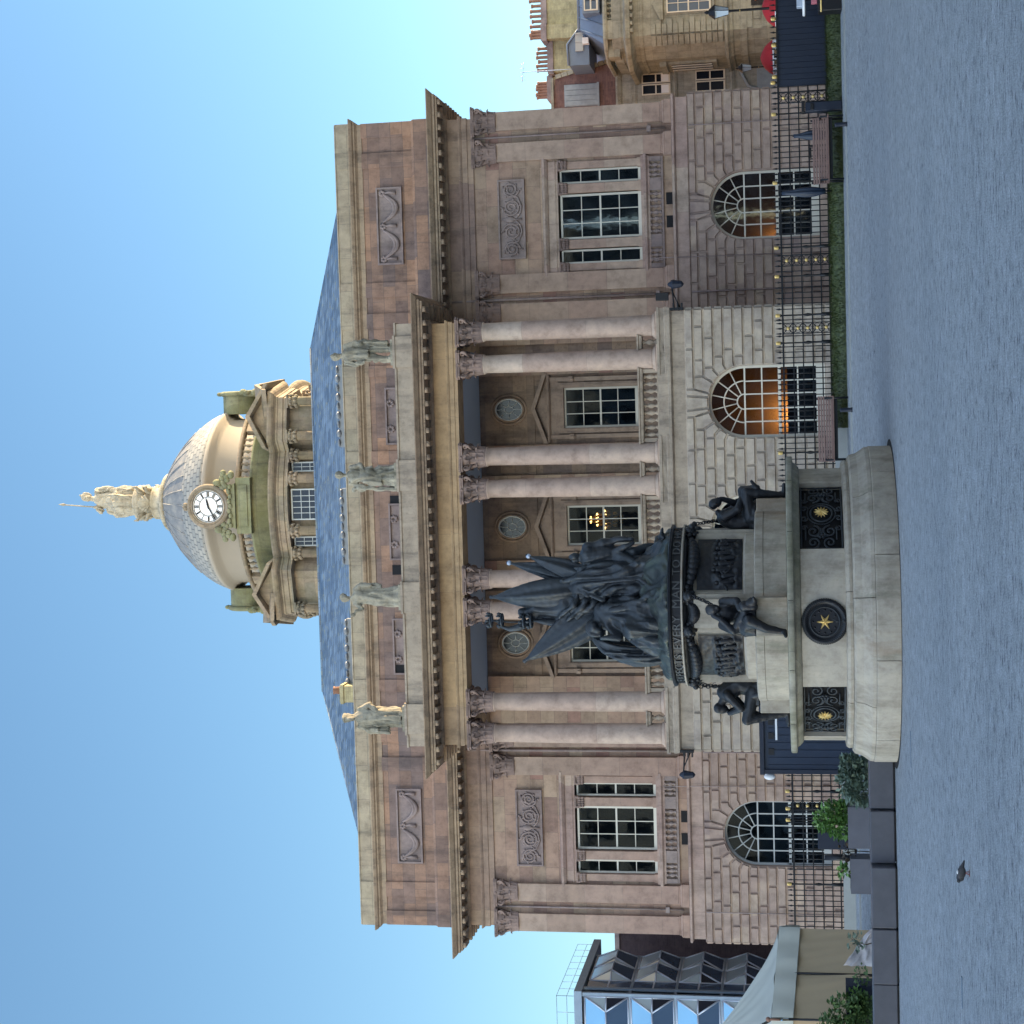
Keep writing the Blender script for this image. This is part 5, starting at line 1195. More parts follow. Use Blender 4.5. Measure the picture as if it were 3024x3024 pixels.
# ------------------------------------------------------------------ seated captives
def captive(q, label, pose):
    a = q*pi/2; c, s = cos(a), sin(a)
    t = thing('captive_statue', label, 'statue', CY(1.8, a, 2.57), 'bronze captives seated round the monument')
    T = lambda u, r, z: (MX+r*s+u*c, MY-r*c+u*s, z)     # u sideways, r outward
    m = MB()
    R3 = lambda *p: T(*p)
    if pose == 'right':      # hand at chin, one leg over the knee
        hip = T(0, 1.68, 2.70)
        m.ell(hip, (.2, .2, .16)); m.chain([T(0, 1.66, 2.72), T(0, 1.62, 2.95), T(0, 1.72, 3.16)], [.19, .18, .19]); m.ell(T(0, 1.72, 3.14), (.2, .2, .16))
        m.chain([T(.09, 1.74, 3.22), T(.03, 1.82, 3.32)], [.09, .07]); face(m, T(-.02, 2.02, 3.37), .115, Vector(T(-.1, 2.5, 3.25))-Vector(T(-.02, 2.0, 3.37)))
        m.chain([T(-.1, 1.7, 2.70), T(-.13, 2.22, 2.76), T(-.1, 2.17, 2.35), T(-.1, 2.16, 2.07)], [.14, .10, .085, .055]); m.cap(T(-.1, 2.14, 2.04), T(-.1, 2.36, 2.03), .05, .035)
        m.chain([T(.12, 1.7, 2.72), T(.10, 2.24, 2.84), T(-.10, 2.30, 2.56)], [.14, .10, .07]); m.cap(T(-.12, 2.30, 2.55), T(-.18, 2.44, 2.66), .05, .03)
        m.chain([T(.2, 1.74, 3.2), T(.2, 1.98, 2.94), T(.06, 2.08, 3.2), T(.02, 2.10, 3.27)], [.09, .075, .055, .045]); m.chain([T(-.2, 1.74, 3.2), T(-.25, 1.9, 2.92), T(-.1, 2.12, 2.86)], [.09, .075, .055])
        m.robe([(*T(0, 1.72, 2.59)[:2], 2.585, .32, .28, .06, 7, 0), (*T(0, 1.72, 2.7)[:2], 2.70, .28, .24, .08, 7, 1)])
        ch = [(T(.05, 1.60, 3.84), T(.16, 1.66, 3.40))]
    elif pose == 'front':    # head bowed on hand, cloth over the raised leg
        m.ell(T(.02, 1.72, 2.70), (.2, .19, .17)); m.chain([T(.02, 1.7, 2.72), T(.03, 1.72, 2.95), T(.05, 1.82, 3.14)], [.19, .18, .19]); m.ell(T(.05, 1.82, 3.13), (.23, .17, .15))
        m.chain([T(.08, 1.84, 3.22), T(.12, 1.9, 3.3)], [.085, .07]); face(m, T(.14, 1.98, 3.36), .118, (Vector(T(.35, 2.4, 3.1))-Vector(T(.14, 1.98, 3.36))))
        m.chain([T(.12, 1.74, 2.70), T(.22, 2.20, 2.78), T(.20, 2.22, 2.6)], [.14, .10, .08])
        m.chain([T(-.10, 1.74, 2.72), T(-.04, 2.24, 2.70), T(-.20, 2.22, 2.38), T(-.26, 2.20, 2.08)], [.15, .11, .085, .055]); m.cap(T(-.26, 2.19, 2.05), T(-.32, 2.42, 2.03), .05, .035)
        m.chain([T(.22, 2.2, 2.76), T(.30, 2.26, 2.60)], [.085, .07]); m.cap(T(.30, 2.28, 2.58), T(.38, 2.34, 2.6), .045, .03)
        m.robe([(*T(-.06, 1.95, 0)[:2], 2.575, .30, .26, .1, 6, 0), (*T(-.1, 1.93, 0)[:2], 2.78, .26, .24, .1, 6, 1), (*T(-.14, 1.86, 0)[:2], 2.96, .14, .18, .1, 5, 2)])
        m.cap(T(-.24, 1.98, 2.95), T(.32, 2.2, 2.66), .09, .06)
        m.chain([T(-.18, 1.82, 3.2), T(-.26, 2.02, 3.0), T(-.04, 2.06, 3.22), T(.02, 2.02, 3.36)], [.09, .075, .055, .045]); m.chain([T(.26, 1.84, 3.18), T(.30, 2.06, 2.92), T(.16, 2.14, 2.86)], [.09, .075, .055])
        ch = [(T(.36, 1.58, 3.84), T(.2, 1.80, 3.40))]
    elif pose == 'left':     # bent double, forehead on the hands
        m.ell(T(0, 1.68, 2.70), (.2, .2, .17)); m.chain([T(0, 1.64, 2.72), T(0, 1.58, 2.98), T(0, 1.74, 3.24)], [.20, .20, .19]); m.ell(T(0, 1.74, 3.20), (.22, .2, .16))
        m.chain([T(0, 1.86, 3.28), T(0, 1.96, 3.34)], [.09, .075]); face(m, T(0, 2.08, 3.34), .12, Vector(T(0, 2.4, 2.9))-Vector(T(0, 2.1, 3.34)))
        m.chain([T(.12, 1.7, 2.70), T(.13, 2.28, 2.84), T(.1, 2.2, 2.45), T(.1, 2.14, 2.08)], [.15, .105, .09, .055]); m.cap(T(.1, 2.12, 2.05), T(.1, 2.34, 2.03), .05, .035)
        m.chain([T(-.12, 1.7, 2.70), T(-.13, 2.22, 2.80), T(-.1, 2.26, 2.5), T(-.06, 2.20, 2.12)], [.15, .105, .085, .055]); m.cap(T(-.06, 2.2, 2.06), T(-.06, 2.42, 2.04), .05, .035)
        m.chain([T(.22, 1.76, 3.22), T(.20, 2.04, 2.96), T(.05, 2.16, 3.18)], [.09, .075, .05]); m.chain([T(-.22, 1.76, 3.22), T(-.2, 2.06, 2.94), T(-.04, 2.14, 3.2)], [.09, .075, .05])
        m.robe([(*T(0, 1.72, 0)[:2], 2.585, .32, .30, .07, 7, 0), (*T(0, 1.76, 0)[:2], 2.74, .27, .25, .08, 7, 1)])
        ch = [(T(-.1, 1.60, 3.84), T(-.12, 1.66, 3.36)), (T(.1, 1.62, 3.86), T(.05, 1.62, 3.3))]
    sculpt(m, 'seated_figure', 'bronze_dark', t, .016, 2, .006, 12)
    b = MB()
    for p, q_ in ch: chain_links(b, p, q_)
    b.build('chain', 'bronze_dark', t)
captive(0, 'bronze captive facing out with head bowed on hand and cloth over his leg', 'front')
captive(1, 'bronze captive with hand to his chin and one leg crossed, seated at right', 'right')
captive(3, 'bronze captive bent double with head over his knees, seated at left', 'left')

# ------------------------------------------------------------------ crowning bronze group
GP = thing('bronze_group', 'dark bronze group of figures and drooping flags crowning the round monument', 'sculpture', (MX, MY, 4.25))
G = lambda x, d, z: (x, MY+d, z)      # d: depth (negative = nearer)
m = MB()
m.robe([(MX, MY, 4.24, 1.50, 1.42, .02, 9, 0), (MX, MY, 4.34, 1.46, 1.38, .03, 9, .5), (MX+.05, MY, 4.46, 1.26, 1.2, .07, 8, 1), (MX+.12, MY, 4.62, 1.02, .95, .10, 8, 1.5), (MX+.2, MY, 4.85, .72, .7, .10, 7, 2)])
for k in range(26):
    a = 2.4*k; r = 1.15+.2*sin(k*1.9); m.cap((MX+r*cos(a)*1.05, MY+r*sin(a), 4.32), (MX+(r-.55)*cos(a+.3), MY+(r-.55)*sin(a+.3), 4.62), .10, .05, 8)
sculpt(m, 'rocky_mound', 'bronze_green', GP, .028, 2, .02, 5, .02)
m = MB()      # fallen ensign hanging from the centre down to the base
m.robe([(.62, MY-.35, 4.34, .55, .34, .14, 9, 0), (.55, MY-.32, 4.6, .42, .36, .14, 9, .3), (.50, MY-.28, 5.0, .36, .34, .13, 8, .7), (.44, MY-.22, 5.4, .36, .33, .11, 8, 1), (.40, MY-.16, 5.8, .40, .32, .09, 7, 1.4), (.30, MY-.1, 6.15, .42, .3, .07, 7, 2), (.25, MY, 6.42, .30, .24, .05, 6, 2), (.2, MY+.05, 6.6, .12, .12, 0, 5, 0)])
m.robe([(1.0, MY-.2, 4.40, .42, .3, .14, 7, 0), (.86, MY-.15, 4.58, .3, .28, .14, 7, 1), (.72, MY-.1, 4.85, .2, .2, .1, 6, 1)])
for p, q, r1, r2 in (((.15, -.5, 5.6), (.62, -.62, 4.75), .06, .05), ((.2, -.48, 5.9), (.75, -.55, 4.9), .05, .06), ((.1, -.45, 5.2), (.5, -.72, 4.55), .07, .06), ((.6, -.5, 4.75), (1.25, -.45, 4.38), .09, .05), ((.55, -.6, 4.8), (.05, -.62, 4.45), .09, .05), ((.3, -.45, 6.0), (.1, -.5, 5.6), .06, .05)):
    m.cap(G(*p), G(*q), r1, r2)
sculpt(m, 'hanging_drapery', 'bronze', GP, .024, 2, .008, 8, .035)
def flag(name, tip, base, wl, wr, thick, fo, seed, bulge=.45, mt='bronze'):
    """a heavy limp flag tapering to its staff tip; wl, wr = half widths at the fullest part"""
    tip, base = Vector(tip), Vector(base); d = (base-tip); L = d.length; d.normalize(); side = d.cross(Vector((0, -1, 0))).normalized(); fr = side.cross(d)
    m = MB(); secs = []; N = 18; n = 48
    for i in range(N+1):
        u = i/N; w = sin(min(1, u/bulge)*pi/2)**.9 if u < bulge else 1-.22*((u-bulge)/(1-bulge+1e-6))**1.5
        w = max(w, .06); c = tip+d*L*u; ring = []
        for k in range(n):
            a = 2*pi*k/n; ca, sa = cos(a), sin(a); ww = (wr if ca > 0 else wl)*w
            fold = fo*w*(sin(6.5*ca+seed+u*1.2)+.5*sin(11*ca-seed+u*2.0))
            ring.append(c+side*ca*ww+fr*(sa*thick*(.25+.75*w)+fold))
        secs.append(ring)
    m.loft(secs); m.tube([tip-d*.05, base], .028, 8); m.ell(tip-d*.03, .045, 9, 6)
    return sculpt(m, name, mt, GP, .022, 1, .006, 10)
flag('flag', G(.10, .0, 7.90), G(.24, -.12, 6.05), .30, .36, .24, .035, .3, .72)
flag('flag', G(.78, .12, 7.56), G(.40, .02, 6.2), .25, .13, .14, .025, 1.2, .85)
flag('flag', G(.92, .0, 7.14), G(.46, -.10, 6.0), .26, .16, .15, .025, 2.2, .85)
flag('flag', G(-1.18, -.1, 7.24), G(-.26, -.16, 5.75), .40, .36, .19, .035, .9, .88)
fl = MB()
for p in ((.78, .12, 7.56), (.92, 0, 7.14)): fl.ell(G(*p), (.05, .05, .055), 10, 8)
fl.build('staff_finial', 'steel', GP)
m = MB()      # half-hidden standing figure with a raised arm
m.chain([G(-.02, .05, 5.6), G(.0, .02, 6.1), G(-.05, .0, 6.5)], [.30, .26, .25]); m.robe([(-.12, MY-.12, 5.5, .30, .25, .10, 7, 0), (-.10, MY-.12, 5.9, .33, .27, .10, 7, 1), (-.06, MY-.1, 6.25, .30, .24, .09, 6, 1.5), (-.1, MY-.05, 6.6, .24, .2, .06, 6, 2), (-.14, MY-.02, 7.0, .16, .16, .06, 5, 2), (-.22, MY, 7.2, .1, .12, .04, 5, 2)])
m.chain([G(-.16, -.05, 6.48), G(-.44, -.1, 6.53), G(-.37, -.12, 7.0)], [.10, .085, .05]); m.ell(G(-.37, -.12, 7.05), (.05, .05, .06)); m.ell(G(-.2, 0, 7.28), (.1, .11, .13))
for p, q in (((-.35, -.3, 6.35), (.25, -.38, 5.85)), ((-.3, -.3, 6.15), (.25, -.36, 5.65)), ((-.28, -.28, 6.5), (.2, -.36, 6.1))): m.chain([G(*p), ((p[0]+q[0])/2, MY-.42, (p[2]+q[2])/2-.1), G(*q)], [.05, .055, .05])
sculpt(m, 'standing_figure', 'bronze', GP, .022, 2, .006, 10, .02)
b = MB()      # sword threaded with four crowns
b.tube([G(-.37, -.12, 6.95), G(-.40, -.12, 7.5), G(-.36, -.12, 7.98)], [.02, .018, .012], 7)
for z, x in ((7.10, -.38), (7.25, -.39), (7.70, -.36), (7.92, -.355)):
    b.tube([G(x+.125*cos(2*pi*k/16), -.12+.125*sin(2*pi*k/16), z) for k in range(16)], .026, 7, closed=True)
    for k in range(8): a = 2*pi*k/8; b.tube([G(x+.125*cos(a), -.12+.125*sin(a), z), G(x+.14*cos(a), -.12+.14*sin(a), z+.07), G(x+.13*cos(a), -.12+.13*sin(a), z+.10)], [.018, .028, .012], 6)
b.tube([G(-.37, -.12, 7.1), G(-.50, -.12, 7.35), G(-.54, -.12, 7.55), G(-.48, -.12, 7.72), G(-.36, -.12, 7.8)], [.06, .075, .05, .03, .02], 8)
b.build('crowned_sword', 'bronze', GP)
m = MB()      # sailor climbing, back turned, arm on the flags
m.chain([G(.66, -.28, 4.62), G(.80, -.30, 5.0), G(.93, -.16, 5.32)], [.075, .10, .15]); m.chain([G(1.08, .05, 4.62), G(1.0, -.15, 5.0), G(.98, -.06, 5.34)], [.075, .10, .15])
m.cap(G(.62, -.3, 4.56), G(.50, -.42, 4.5), .06, .05)
m.chain([G(.95, -.1, 5.32), G(.95, -.14, 5.6), G(.90, -.12, 5.9)], [.17, .165, .19]); m.ell(G(.90, -.12, 5.88), (.25, .17, .15))
m.cap(G(.88, -.14, 5.98), G(.88, -.14, 6.08), .08, .07); face(m, G(.88, -.13, 6.15), .105, (-.6, .5, .2)); m.ell(G(.89, -.13, 6.2), (.11, .11, .09))
m.chain([G(1.08, -.1, 5.95), G(1.20, -.12, 5.5), G(1.26, -.2, 5.1)], [.10, .08, .055]); m.ell(G(1.26, -.22, 5.04), (.05, .05, .07))
m.chain([G(.70, -.18, 5.98), G(.50, -.28, 6.12), G(.42, -.25, 6.36)], [.10, .085, .055]); m.ell(G(.42, -.25, 6.42), (.06, .05, .06))
m.chain([G(1.0, -.22, 5.36), G(1.12, -.3, 5.14), G(1.18, -.3, 4.98)], [.07, .06, .04])
sculpt(m, 'sailor_figure', 'bronze', GP, .018, 2, .008, 12, .012)
m = MB()      # seated hooded woman, bowed, in heavy drapery
m.robe([(-.42, MY-.55, 4.42, .62, .50, .09, 8, 0), (-.40, MY-.55, 4.65, .56, .50, .11, 8, .5), (-.36, MY-.56, 4.9, .50, .46, .10, 7, 1), (-.26, MY-.48, 5.15, .40, .36, .09, 7, 1.6), (-.22, MY-.40, 5.42, .33, .28, .06, 6, 2), (-.24, MY-.38, 5.66, .24, .22, .04, 6, 2), (-.3, MY-.38, 5.8, .12, .12, 0, 5, 0)])
m.ell(G(-.18, -.42, 5.58), (.22, .2, .2)); m.chain([G(-.3, -.45, 5.68), G(-.44, -.52, 5.76)], [.12, .10])
face(m, G(-.54, -.6, 5.72), .125, (-.6, -.7, -.6)); m.ell(G(-.48, -.54, 5.80), (.17, .17, .14))
m.chain([G(-.40, -.55, 5.5), G(-.66, -.68, 5.28), G(-.66, -.72, 5.62)], [.09, .075, .05]); m.chain([G(-.12, -.5, 5.5), G(-.32, -.75, 5.2), G(-.62, -.84, 5.06)], [.10, .08, .055]); m.ell(G(-.67, -.85, 5.05), (.06, .05, .05))
m.chain([G(-.25, -.6, 4.95), G(-.48, -.95, 5.0), G(-.42, -.95, 4.5)], [.2, .16, .13])
for x0, z0, x1, z1 in ((-.1, 5.4, .0, 4.55), (-.2, 5.2, -.12, 4.5), (-.35, 4.95, -.3, 4.45), (-.6, 4.95, -.66, 4.48), (-.05, 5.2, .2, 4.6)): m.cap(G(x0, -.75, z0), G(x1, -.92, z1), .05, .07)
sculpt(m, 'seated_woman_figure', 'bronze', GP, .02, 2, .006, 10, .022)
m = MB()      # ship's prow and furled ensign at the far left
m.robe([(-1.0, MY-.15, 4.40, .22, .34, .10, 7, 0), (-1.05, MY-.15, 4.7, .22, .34, .12, 7, .6), (-1.06, MY-.15, 5.05, .20, .32, .12, 7, 1), (-.98, MY-.15, 5.4, .18, .28, .12, 6, 1.5), (-.84, MY-.15, 5.68, .14, .22, .1, 6, 2), (-.72, MY-.15, 5.84, .06, .12, .05, 5, 2)])
m.chain([G(-.75, -.3, 4.9), G(-.95, -.45, 4.7), G(-1.0, -.45, 4.45)], [.12, .11, .1]); m.cap(G(-1.2, -.1, 4.5), G(-1.46, 0, 4.3), .09, .05)
sculpt(m, 'furled_ensign', 'bronze', GP, .022, 1, .006, 10, .03)

# ================================================================== RAILINGS
RY = -7.6
def railing(x0, x1, label, posts, panels, gap=None):
    t = thing('iron_railing', label, 'railing', ((x0+x1)/2, RY, .35))
    b = MB(); b.box(x0, x1, RY-.14, RY+.14, .25, .70); b.build('kerb_wall', 'concrete', t)
    b = MB()
    for z, h in ((2.13, .026), (1.84, .018), (1.56, .018), (1.28, .018), (1.01, .018), (.77, .022)): b.box(x0, x1, RY-.02, RY+.02, z-h, z+h)
    b.build('rail', 'iron', t)
    b = MB(); x = x0+.08
    while x < x1:
        if all(abs(x-p) > .07 for p in posts) and all(abs(x-p) > .13 for p in panels):
            b.tube([(x, RY, .68), (x, RY, 2.2)], .0145, 6); b.tube([(x, RY, 2.19), (x, RY, 2.215), (x, RY, 2.235), (x, RY, 2.34)], [.012, .03, .028, .003], 6)
        x += .156
    b.build('bars', 'iron', t)
    for p in posts:
        b = MB(); b.lathe([(0, .66), (.055, .66), (.055, 1.0), (.03, 1.05), (.03, 1.3), (.05, 1.42), (.022, 1.55), (.022, 2.16), (.045, 2.19), (.03, 2.22), (0, 2.22)], p, RY, 10)
        po = b.build('post', 'iron', t)
        g = MB(); g.lathe([(0, 2.2), (.04, 2.205), (.055, 2.24), (.05, 2.29), (.058, 2.31), (.04, 2.34), (0, 2.35)], p, RY, 12); g.build('finial', 'gold', po)
    for p in panels:
        b = MB()
        for s in (-1, 1): b.tube([(p+s*.15, RY, .68), (p+s*.15, RY, 2.2)], .013, 6); b.tube([(p+s*.15, RY, 2.19), (p+s*.15, RY, 2.235), (p+s*.15, RY, 2.34)], [.028, .026, .003], 6)
        b.tube([(p, RY, 2.14), (p, RY, 2.2), (p, RY, 2.235), (p, RY, 2.34)], [.012, .028, .026, .003], 6)
        zs = [1.985, 1.70, 1.42, 1.145, .89]
        for z in zs:
            for s in (-1, 1):
                b.tube([(p-.14, RY, z-s*.13), (p+.14, RY, z+s*.13)], .012, 6)
                b.tube([(p+s*.075+.05*cos(2*pi*k/12), RY-.01, z+.085*sin(2*pi*k/12)*.9) for k in range(12)], .008, 5, closed=True)
                b.tube([(p+.05*cos(2*pi*k/12), RY-.01, z+s*.08+.045*sin(2*pi*k/12)) for k in range(12)], .008, 5, closed=True)
        po = b.build('scroll_panel', 'iron', t)
        for z in zs: g = MB(); g.lathe([(0, -.05), (.042, -.04), (.052, 0), (.0, .0)], 0, 0, 12); g.v = [(p+vx, RY-.02+vz, z+vy) for vx, vy, vz in g.v]; g.build('rosette', 'gold', po)
    return t
railing(-1.2, 15.6, 'long black iron railing with gilded finials, at right behind the benches', [13.20, 12.30, 10.33, 8.46, 7.63, 6.5, 5.7, 2.5], [12.75, 8.08, 6.12])
railing(-14.6, -3.4, 'shorter black iron railing with gilded finials, at left behind the planters', [-7.5, -8.02, -8.36, -10.28, -12.4], [-7.92])

# grassy bank at the foot of the railing
mb = MB(); nx = 240; P = [(-8.55, .345), (-8.52, .46), (-8.35, .62), (-8.1, .72), (-7.8, .74), (-7.76, .36)]
V = []
for i in range(nx+1):
    x = lerp(3.2, 20, i/nx)
    for j, (y, z) in enumerate(P):
        d = noise.noise(Vector((x*2.1, j*.7, 0)))*.045+noise.noise(Vector((x*7, j*1.9, 4)))*.03
        V.append((x, y-d*(j < 4), z+(d if 0 < j < 5 else 0)))
n = len(P); mb.add(V, [(i*n+j, (i+1)*n+j, (i+1)*n+j+1, i*n+j+1) for i in range(nx) for j in range(n-1)], True)
rnd = random.Random(11)
for k in range(9000):
    x = rnd.uniform(3.2, 20); u = rnd.random(); j = min(4, int(u*4.99)); y0, z0 = P[min(j, 3)]; y1, z1 = P[min(j, 3)+1]; f = rnd.random(); y, z = lerp(y0, y1, f), lerp(z0, z1, f)
    h = rnd.uniform(.03, .10); a = rnd.uniform(-.04, .04); w = .008
    mb.add([(x-w, y-.01, z-.02), (x+w, y-.01, z-.02), (x+a, y-.05-rnd.uniform(0, .05), z+h)], [(0, 1, 2)])
o = mb.build('grass_bank', 'grass'); tag(o, 'low mossy green bank of grass along the foot of the railing', 'grass', kind='stuff')

# ================================================================== BENCHES
def bench(x, y, label, w=1.86):
    z = gz(y); t = thing('park_bench', label, 'bench', (x, y, z), 'slatted benches by the railing')
    for k in range(6):
        b = MB(); zz = .46+.07*k; yy = .26+.035*k; b.obox((x, y-.24+yy-.02, z+zz), (w/2, 0, 0), (0, .013, -.004), (0, .008, .026)); b.build('back_slat', 'wood', t)
    for k in range(5):
        b = MB(); b.box(x-w/2, x+w/2, y-.28+.09*k-.12, y-.28+.09*k-.05, z+.40, z+.435); b.build('seat_slat', 'wood', t)
    for s in (-1, 1):
        b = MB(); b.tube([(x+s*(w/2-.06), y-.36, z), (x+s*(w/2-.06), y-.36, z+.62), (x+s*(w/2-.06), y-.1, z+.64), (x+s*(w/2-.06), y+.16, z+.60)], .028, 8)
        b.tube([(x+s*(w/2-.06), y+.14, z), (x+s*(w/2-.06), y+.08, z+.40), (x+s*(w/2-.06), y+.26, z+.88)], .03, 8); b.tube([(x+s*(w/2-.06), y-.36, z+.38), (x+s*(w/2-.06), y+.08, z+.38)], .025, 8)
        b.build('end_frame', 'iron', t)
    b = MB(); b.box(x-w/2+.08, x+w/2-.08, y-.3, y+.08, z+.30, z+.39); b.build('rail', 'iron', t)
bench(11.0, -8.9, 'slatted wooden bench at far right by the black litter bin')
bench(3.18, -8.9, 'slatted wooden bench beside the round stone monument, below the glowing arched window')
# bollard stubs on the paving edge
def stub(x, y, label):
    z = gz(y); b = MB(); b.lathe([(0, z), (.07, z), (.06, z+.04), (.055, z+.28), (.062, z+.30), (.05, z+.33), (0, z+.335)], x, y, 12); return tag(b.build('low_bollard', 'navy', None), label, 'bollard', 'low bollards at the paving edge')
stub(11.35, -10.9, 'low dark bollard in front of the far right bench'); stub(3.7, -10.9, 'low dark bollard in front of the bench beside the monument')
# litter bin, folded parasols, low furniture behind the benches
z = .36
t = thing('litter_bin', 'slim black litter bin standing at the right end of the far right bench', 'bin', (12.22, -8.75, z)); b = MB(); b.box(12.10, 12.36, -8.9, -8.6, z, z+1.02); b.build('bin_body', 'navy', t, bevel=.02); b = MB(); b.box(12.08, 12.38, -8.92, -8.58, z+1.03, z+1.12); b.box(12.14, 12.32, -8.95, -8.9, z+.78, z+.88); b.build('bin_lid', 'black', t, bevel=.015)
def folded(x, y, h, label):
    t = thing('folded_parasol', label, 'parasol', (x, y, .36), 'folded black parasols'); b = MB(); b.tube([(x, y, .36), (x, y, .4+h)], .022, 8); b.lathe([(0, .36), (.22, .36), (.22, .42), (.04, .46), (0, .46)], x, y, 16); b.build('pole', 'iron', t)
    b = MB(); n = 24; S = []
    for i in range(9):
        u = i/8; r = .05+.10*sin(pi*min(1, u*1.15))*(1-u*.4); S.append([(x+r*(1+.22*sin(6*2*pi*k/n))*cos(2*pi*k/n), y+r*(1+.22*sin(6*2*pi*k/n))*sin(2*pi*k/n), .36+h*(.28+.72*u)) for k in range(n)])
    b.loft(S); b.build('canopy', 'navy2', t)
folded(11.55, -8.2, 1.35, 'short folded black parasol behind the far right bench'); folded(9.95, -8.2, 1.72, 'tall folded black parasol between the far right bench and its neighbouring arched window')
t = thing('outdoor_chair', 'black metal chair tucked behind the far right bench', 'chair', (11.1, -8.15, .36)); b = MB(); b.box(10.9, 11.3, -8.3, -7.95, .78, .82); b.build('seat', 'black', t)
for sx in (-1, 1):
    for sy in (-1, 1): b = MB(); b.tube([(11.1+sx*.18, -8.12+sy*.16, .36), (11.1+sx*.17, -8.12+sy*.15, .8)], .015, 6); b.build('leg', 'black', t)
b = MB(); b.tube([(10.93, -7.96, .8), (10.92, -7.9, 1.3), (11.28, -7.9, 1.3), (11.27, -7.96, .8)], .018, 6); [b.box(10.95, 11.25, -7.93, -7.91, zz, zz+.05) for zz in (1.0, 1.12, 1.22)]; b.build('backrest', 'black', t)

# ================================================================== DARK HUT, SCREEN, KIOSK ITEMS
t = thing('kiosk', 'dark blue boarded kiosk with a flat roof standing behind the monument', 'kiosk', (-5.2, -9.0, .34))
hx0, hx1, hy0, hy1 = -6.42, -3.9, -9.9, -8.2; b = MB(); b.box(hx0, hx1, hy0, hy1, .33, 2.88)
for k in range(12): xx = hx0+.21*k; b.box(xx+.01, xx+.19, hy0-.02, hy0, .5, 2.75)
b.build('boarded_wall', 'navy2', t)
b = MB(); b.box(hx0-.08, hx1+.08, hy0-.1, hy1+.08, 2.88, 3.0); b.box(hx0-.06, hx0+.06, hy0-.07, hy0-.02, .35, 2.88); b.build('roof_trim', 'navy', t)
b = MB(); b.box(-5.52, -4.85, hy0-.045, hy0-.018, 2.50, 2.555); b.build('light_strip', 'white', t)
b = MB()
for xx in (-5.0, -5.4, -5.85): b.box(xx-.09, xx+.09, hy0-.05, hy0-.018, 2.6, 2.75)
b.build('hinge', 'black', t)
b = MB(); b.ell((-6.6, -9.75, 2.74), (.10, .10, .16), 14, 10); b.box(-6.62, -6.42, -9.8, -9.7, 2.80, 2.86); b.build('bulkhead_lamp', 'white', t)
t = thing('screen_panel', 'dark navy slatted screen covering the right end of the railing', 'screen', (15, -7.85, .7))
b = MB()
for k in range(16): xx = 13.06+.16*k; b.box(xx, xx+.152, -7.88, -7.84, .74, 2.10)
b.box(13.04, 15.65, -7.84, -7.80, .74, 2.1); b.build('slats', 'navy', t); b = MB(); b.box(13.02, 15.67, -7.92, -7.78, 2.10, 2.15); b.build('top_rail', 'black', t)
for xx in (13.35, 14.25, 15.0): g = MB(); g.lathe([(0, 2.15), (.045, 2.155), (.06, 2.2), (.055, 2.25), (.062, 2.27), (0, 2.31)], xx, -7.7, 10); g.build('finial', 'gold', t)
def parasol(x, y, zt, r, label):
    t = thing('red_parasol', label, 'parasol', (x, y, .36), 'open red parasols behind the screen'); b = MB(); b.tube([(x, y, .36), (x, y, zt)], .03, 8); b.build('pole', 'iron', t)
    b = MB(); n = 48; b.lathe([(0, zt), (r*.3, zt-.05), (r*.65, zt-.16), (r*.92, zt-.34), (r, zt-.44)], x, y, n); b.build('canopy', 'red', t)
    e = MB(); e.lathe([(r+.004, zt-.43), (r+.012, zt-.47), (r-.02, zt-.43)], x, y, n, smooth=False)
    for k in range(10): a = 2*pi*k/10; e.ell((x+(r+.0)*cos(a), y+(r+.0)*sin(a), zt-.52), (.05, .05, .06), 6, 4)
    e.build('valance', 'white', t)
parasol(15.94, 2.0, 2.80, .58, 'open red parasol with white valance behind the dark screen'); parasol(16.8, -1.5, 2.66, .62, 'second open red parasol cut by the picture edge above the dark screen')
t = thing('banner_stand', 'red banner stand with three green squares beside the dark screen', 'sign', (15.95, -6, .36)); b = MB(); b.box(15.62, 16.4, -6.03, -5.97, .36, 2.35); b.build('panel', 'red', t)
for zz in (2.0, 1.80, 1.61): b = MB(); b.box(15.64, 15.98, -6.06, -6.032, zz-.085, zz+.085); b.ell((15.8, -6.07, zz-.02), (.05, .02, .04), 8, 5); b.build('green_square', 'green_board', t)
b = MB(); b.box(15.55, 16.4, -6.09, -6.04, 2.12, 2.17); b.build('gold_rail', 'gold', t)
t = thing('bar_table', 'tall bar table with round pale top at the right picture edge', 'table', (15.25, -8.9, .36)); b = MB(); b.lathe([(0, 1.33), (.44, 1.33), (.46, 1.36), (.44, 1.40), (0, 1.40)], 15.2, -8.9, 28); b.build('table_top', 'white', t); b = MB(); b.tube([(15.2, -8.9, .4), (15.2, -8.9, 1.34)], .04, 10); b.lathe([(0, .36), (.28, .36), (.26, .40), (0, .42)], 15.2, -8.9, 20); b.build('pedestal', 'black', t)
o = MB(); o.box(15.0, 15.3, -8.95, -8.7, 1.40, 1.56); o = o.build('menu_box', 'steel', None, bevel=.01); tag(o, 'grey box standing on the round table top', 'box')
o = MB(); o.box(15.02, 15.3, -9.25, -9.0, 1.0, 1.16); o = o.build('card_box', 'pinkbox', None, bevel=.01); tag(o, 'pink card box on the black trough below the round table', 'box')
t = thing('black_planter', 'black trough planter with brass rail at the right picture edge', 'planter', (15.4, -9.2, .3)); b = MB(); b.box(14.72, 16.4, -9.5, -8.95, .26, .98); b.build('trough', 'black', t, bevel=.02); b = MB(); b.tube([(14.68, -9.52, .90), (16.4, -9.52, .90)], .022, 8); b.build('brass_rail', 'gold', t)

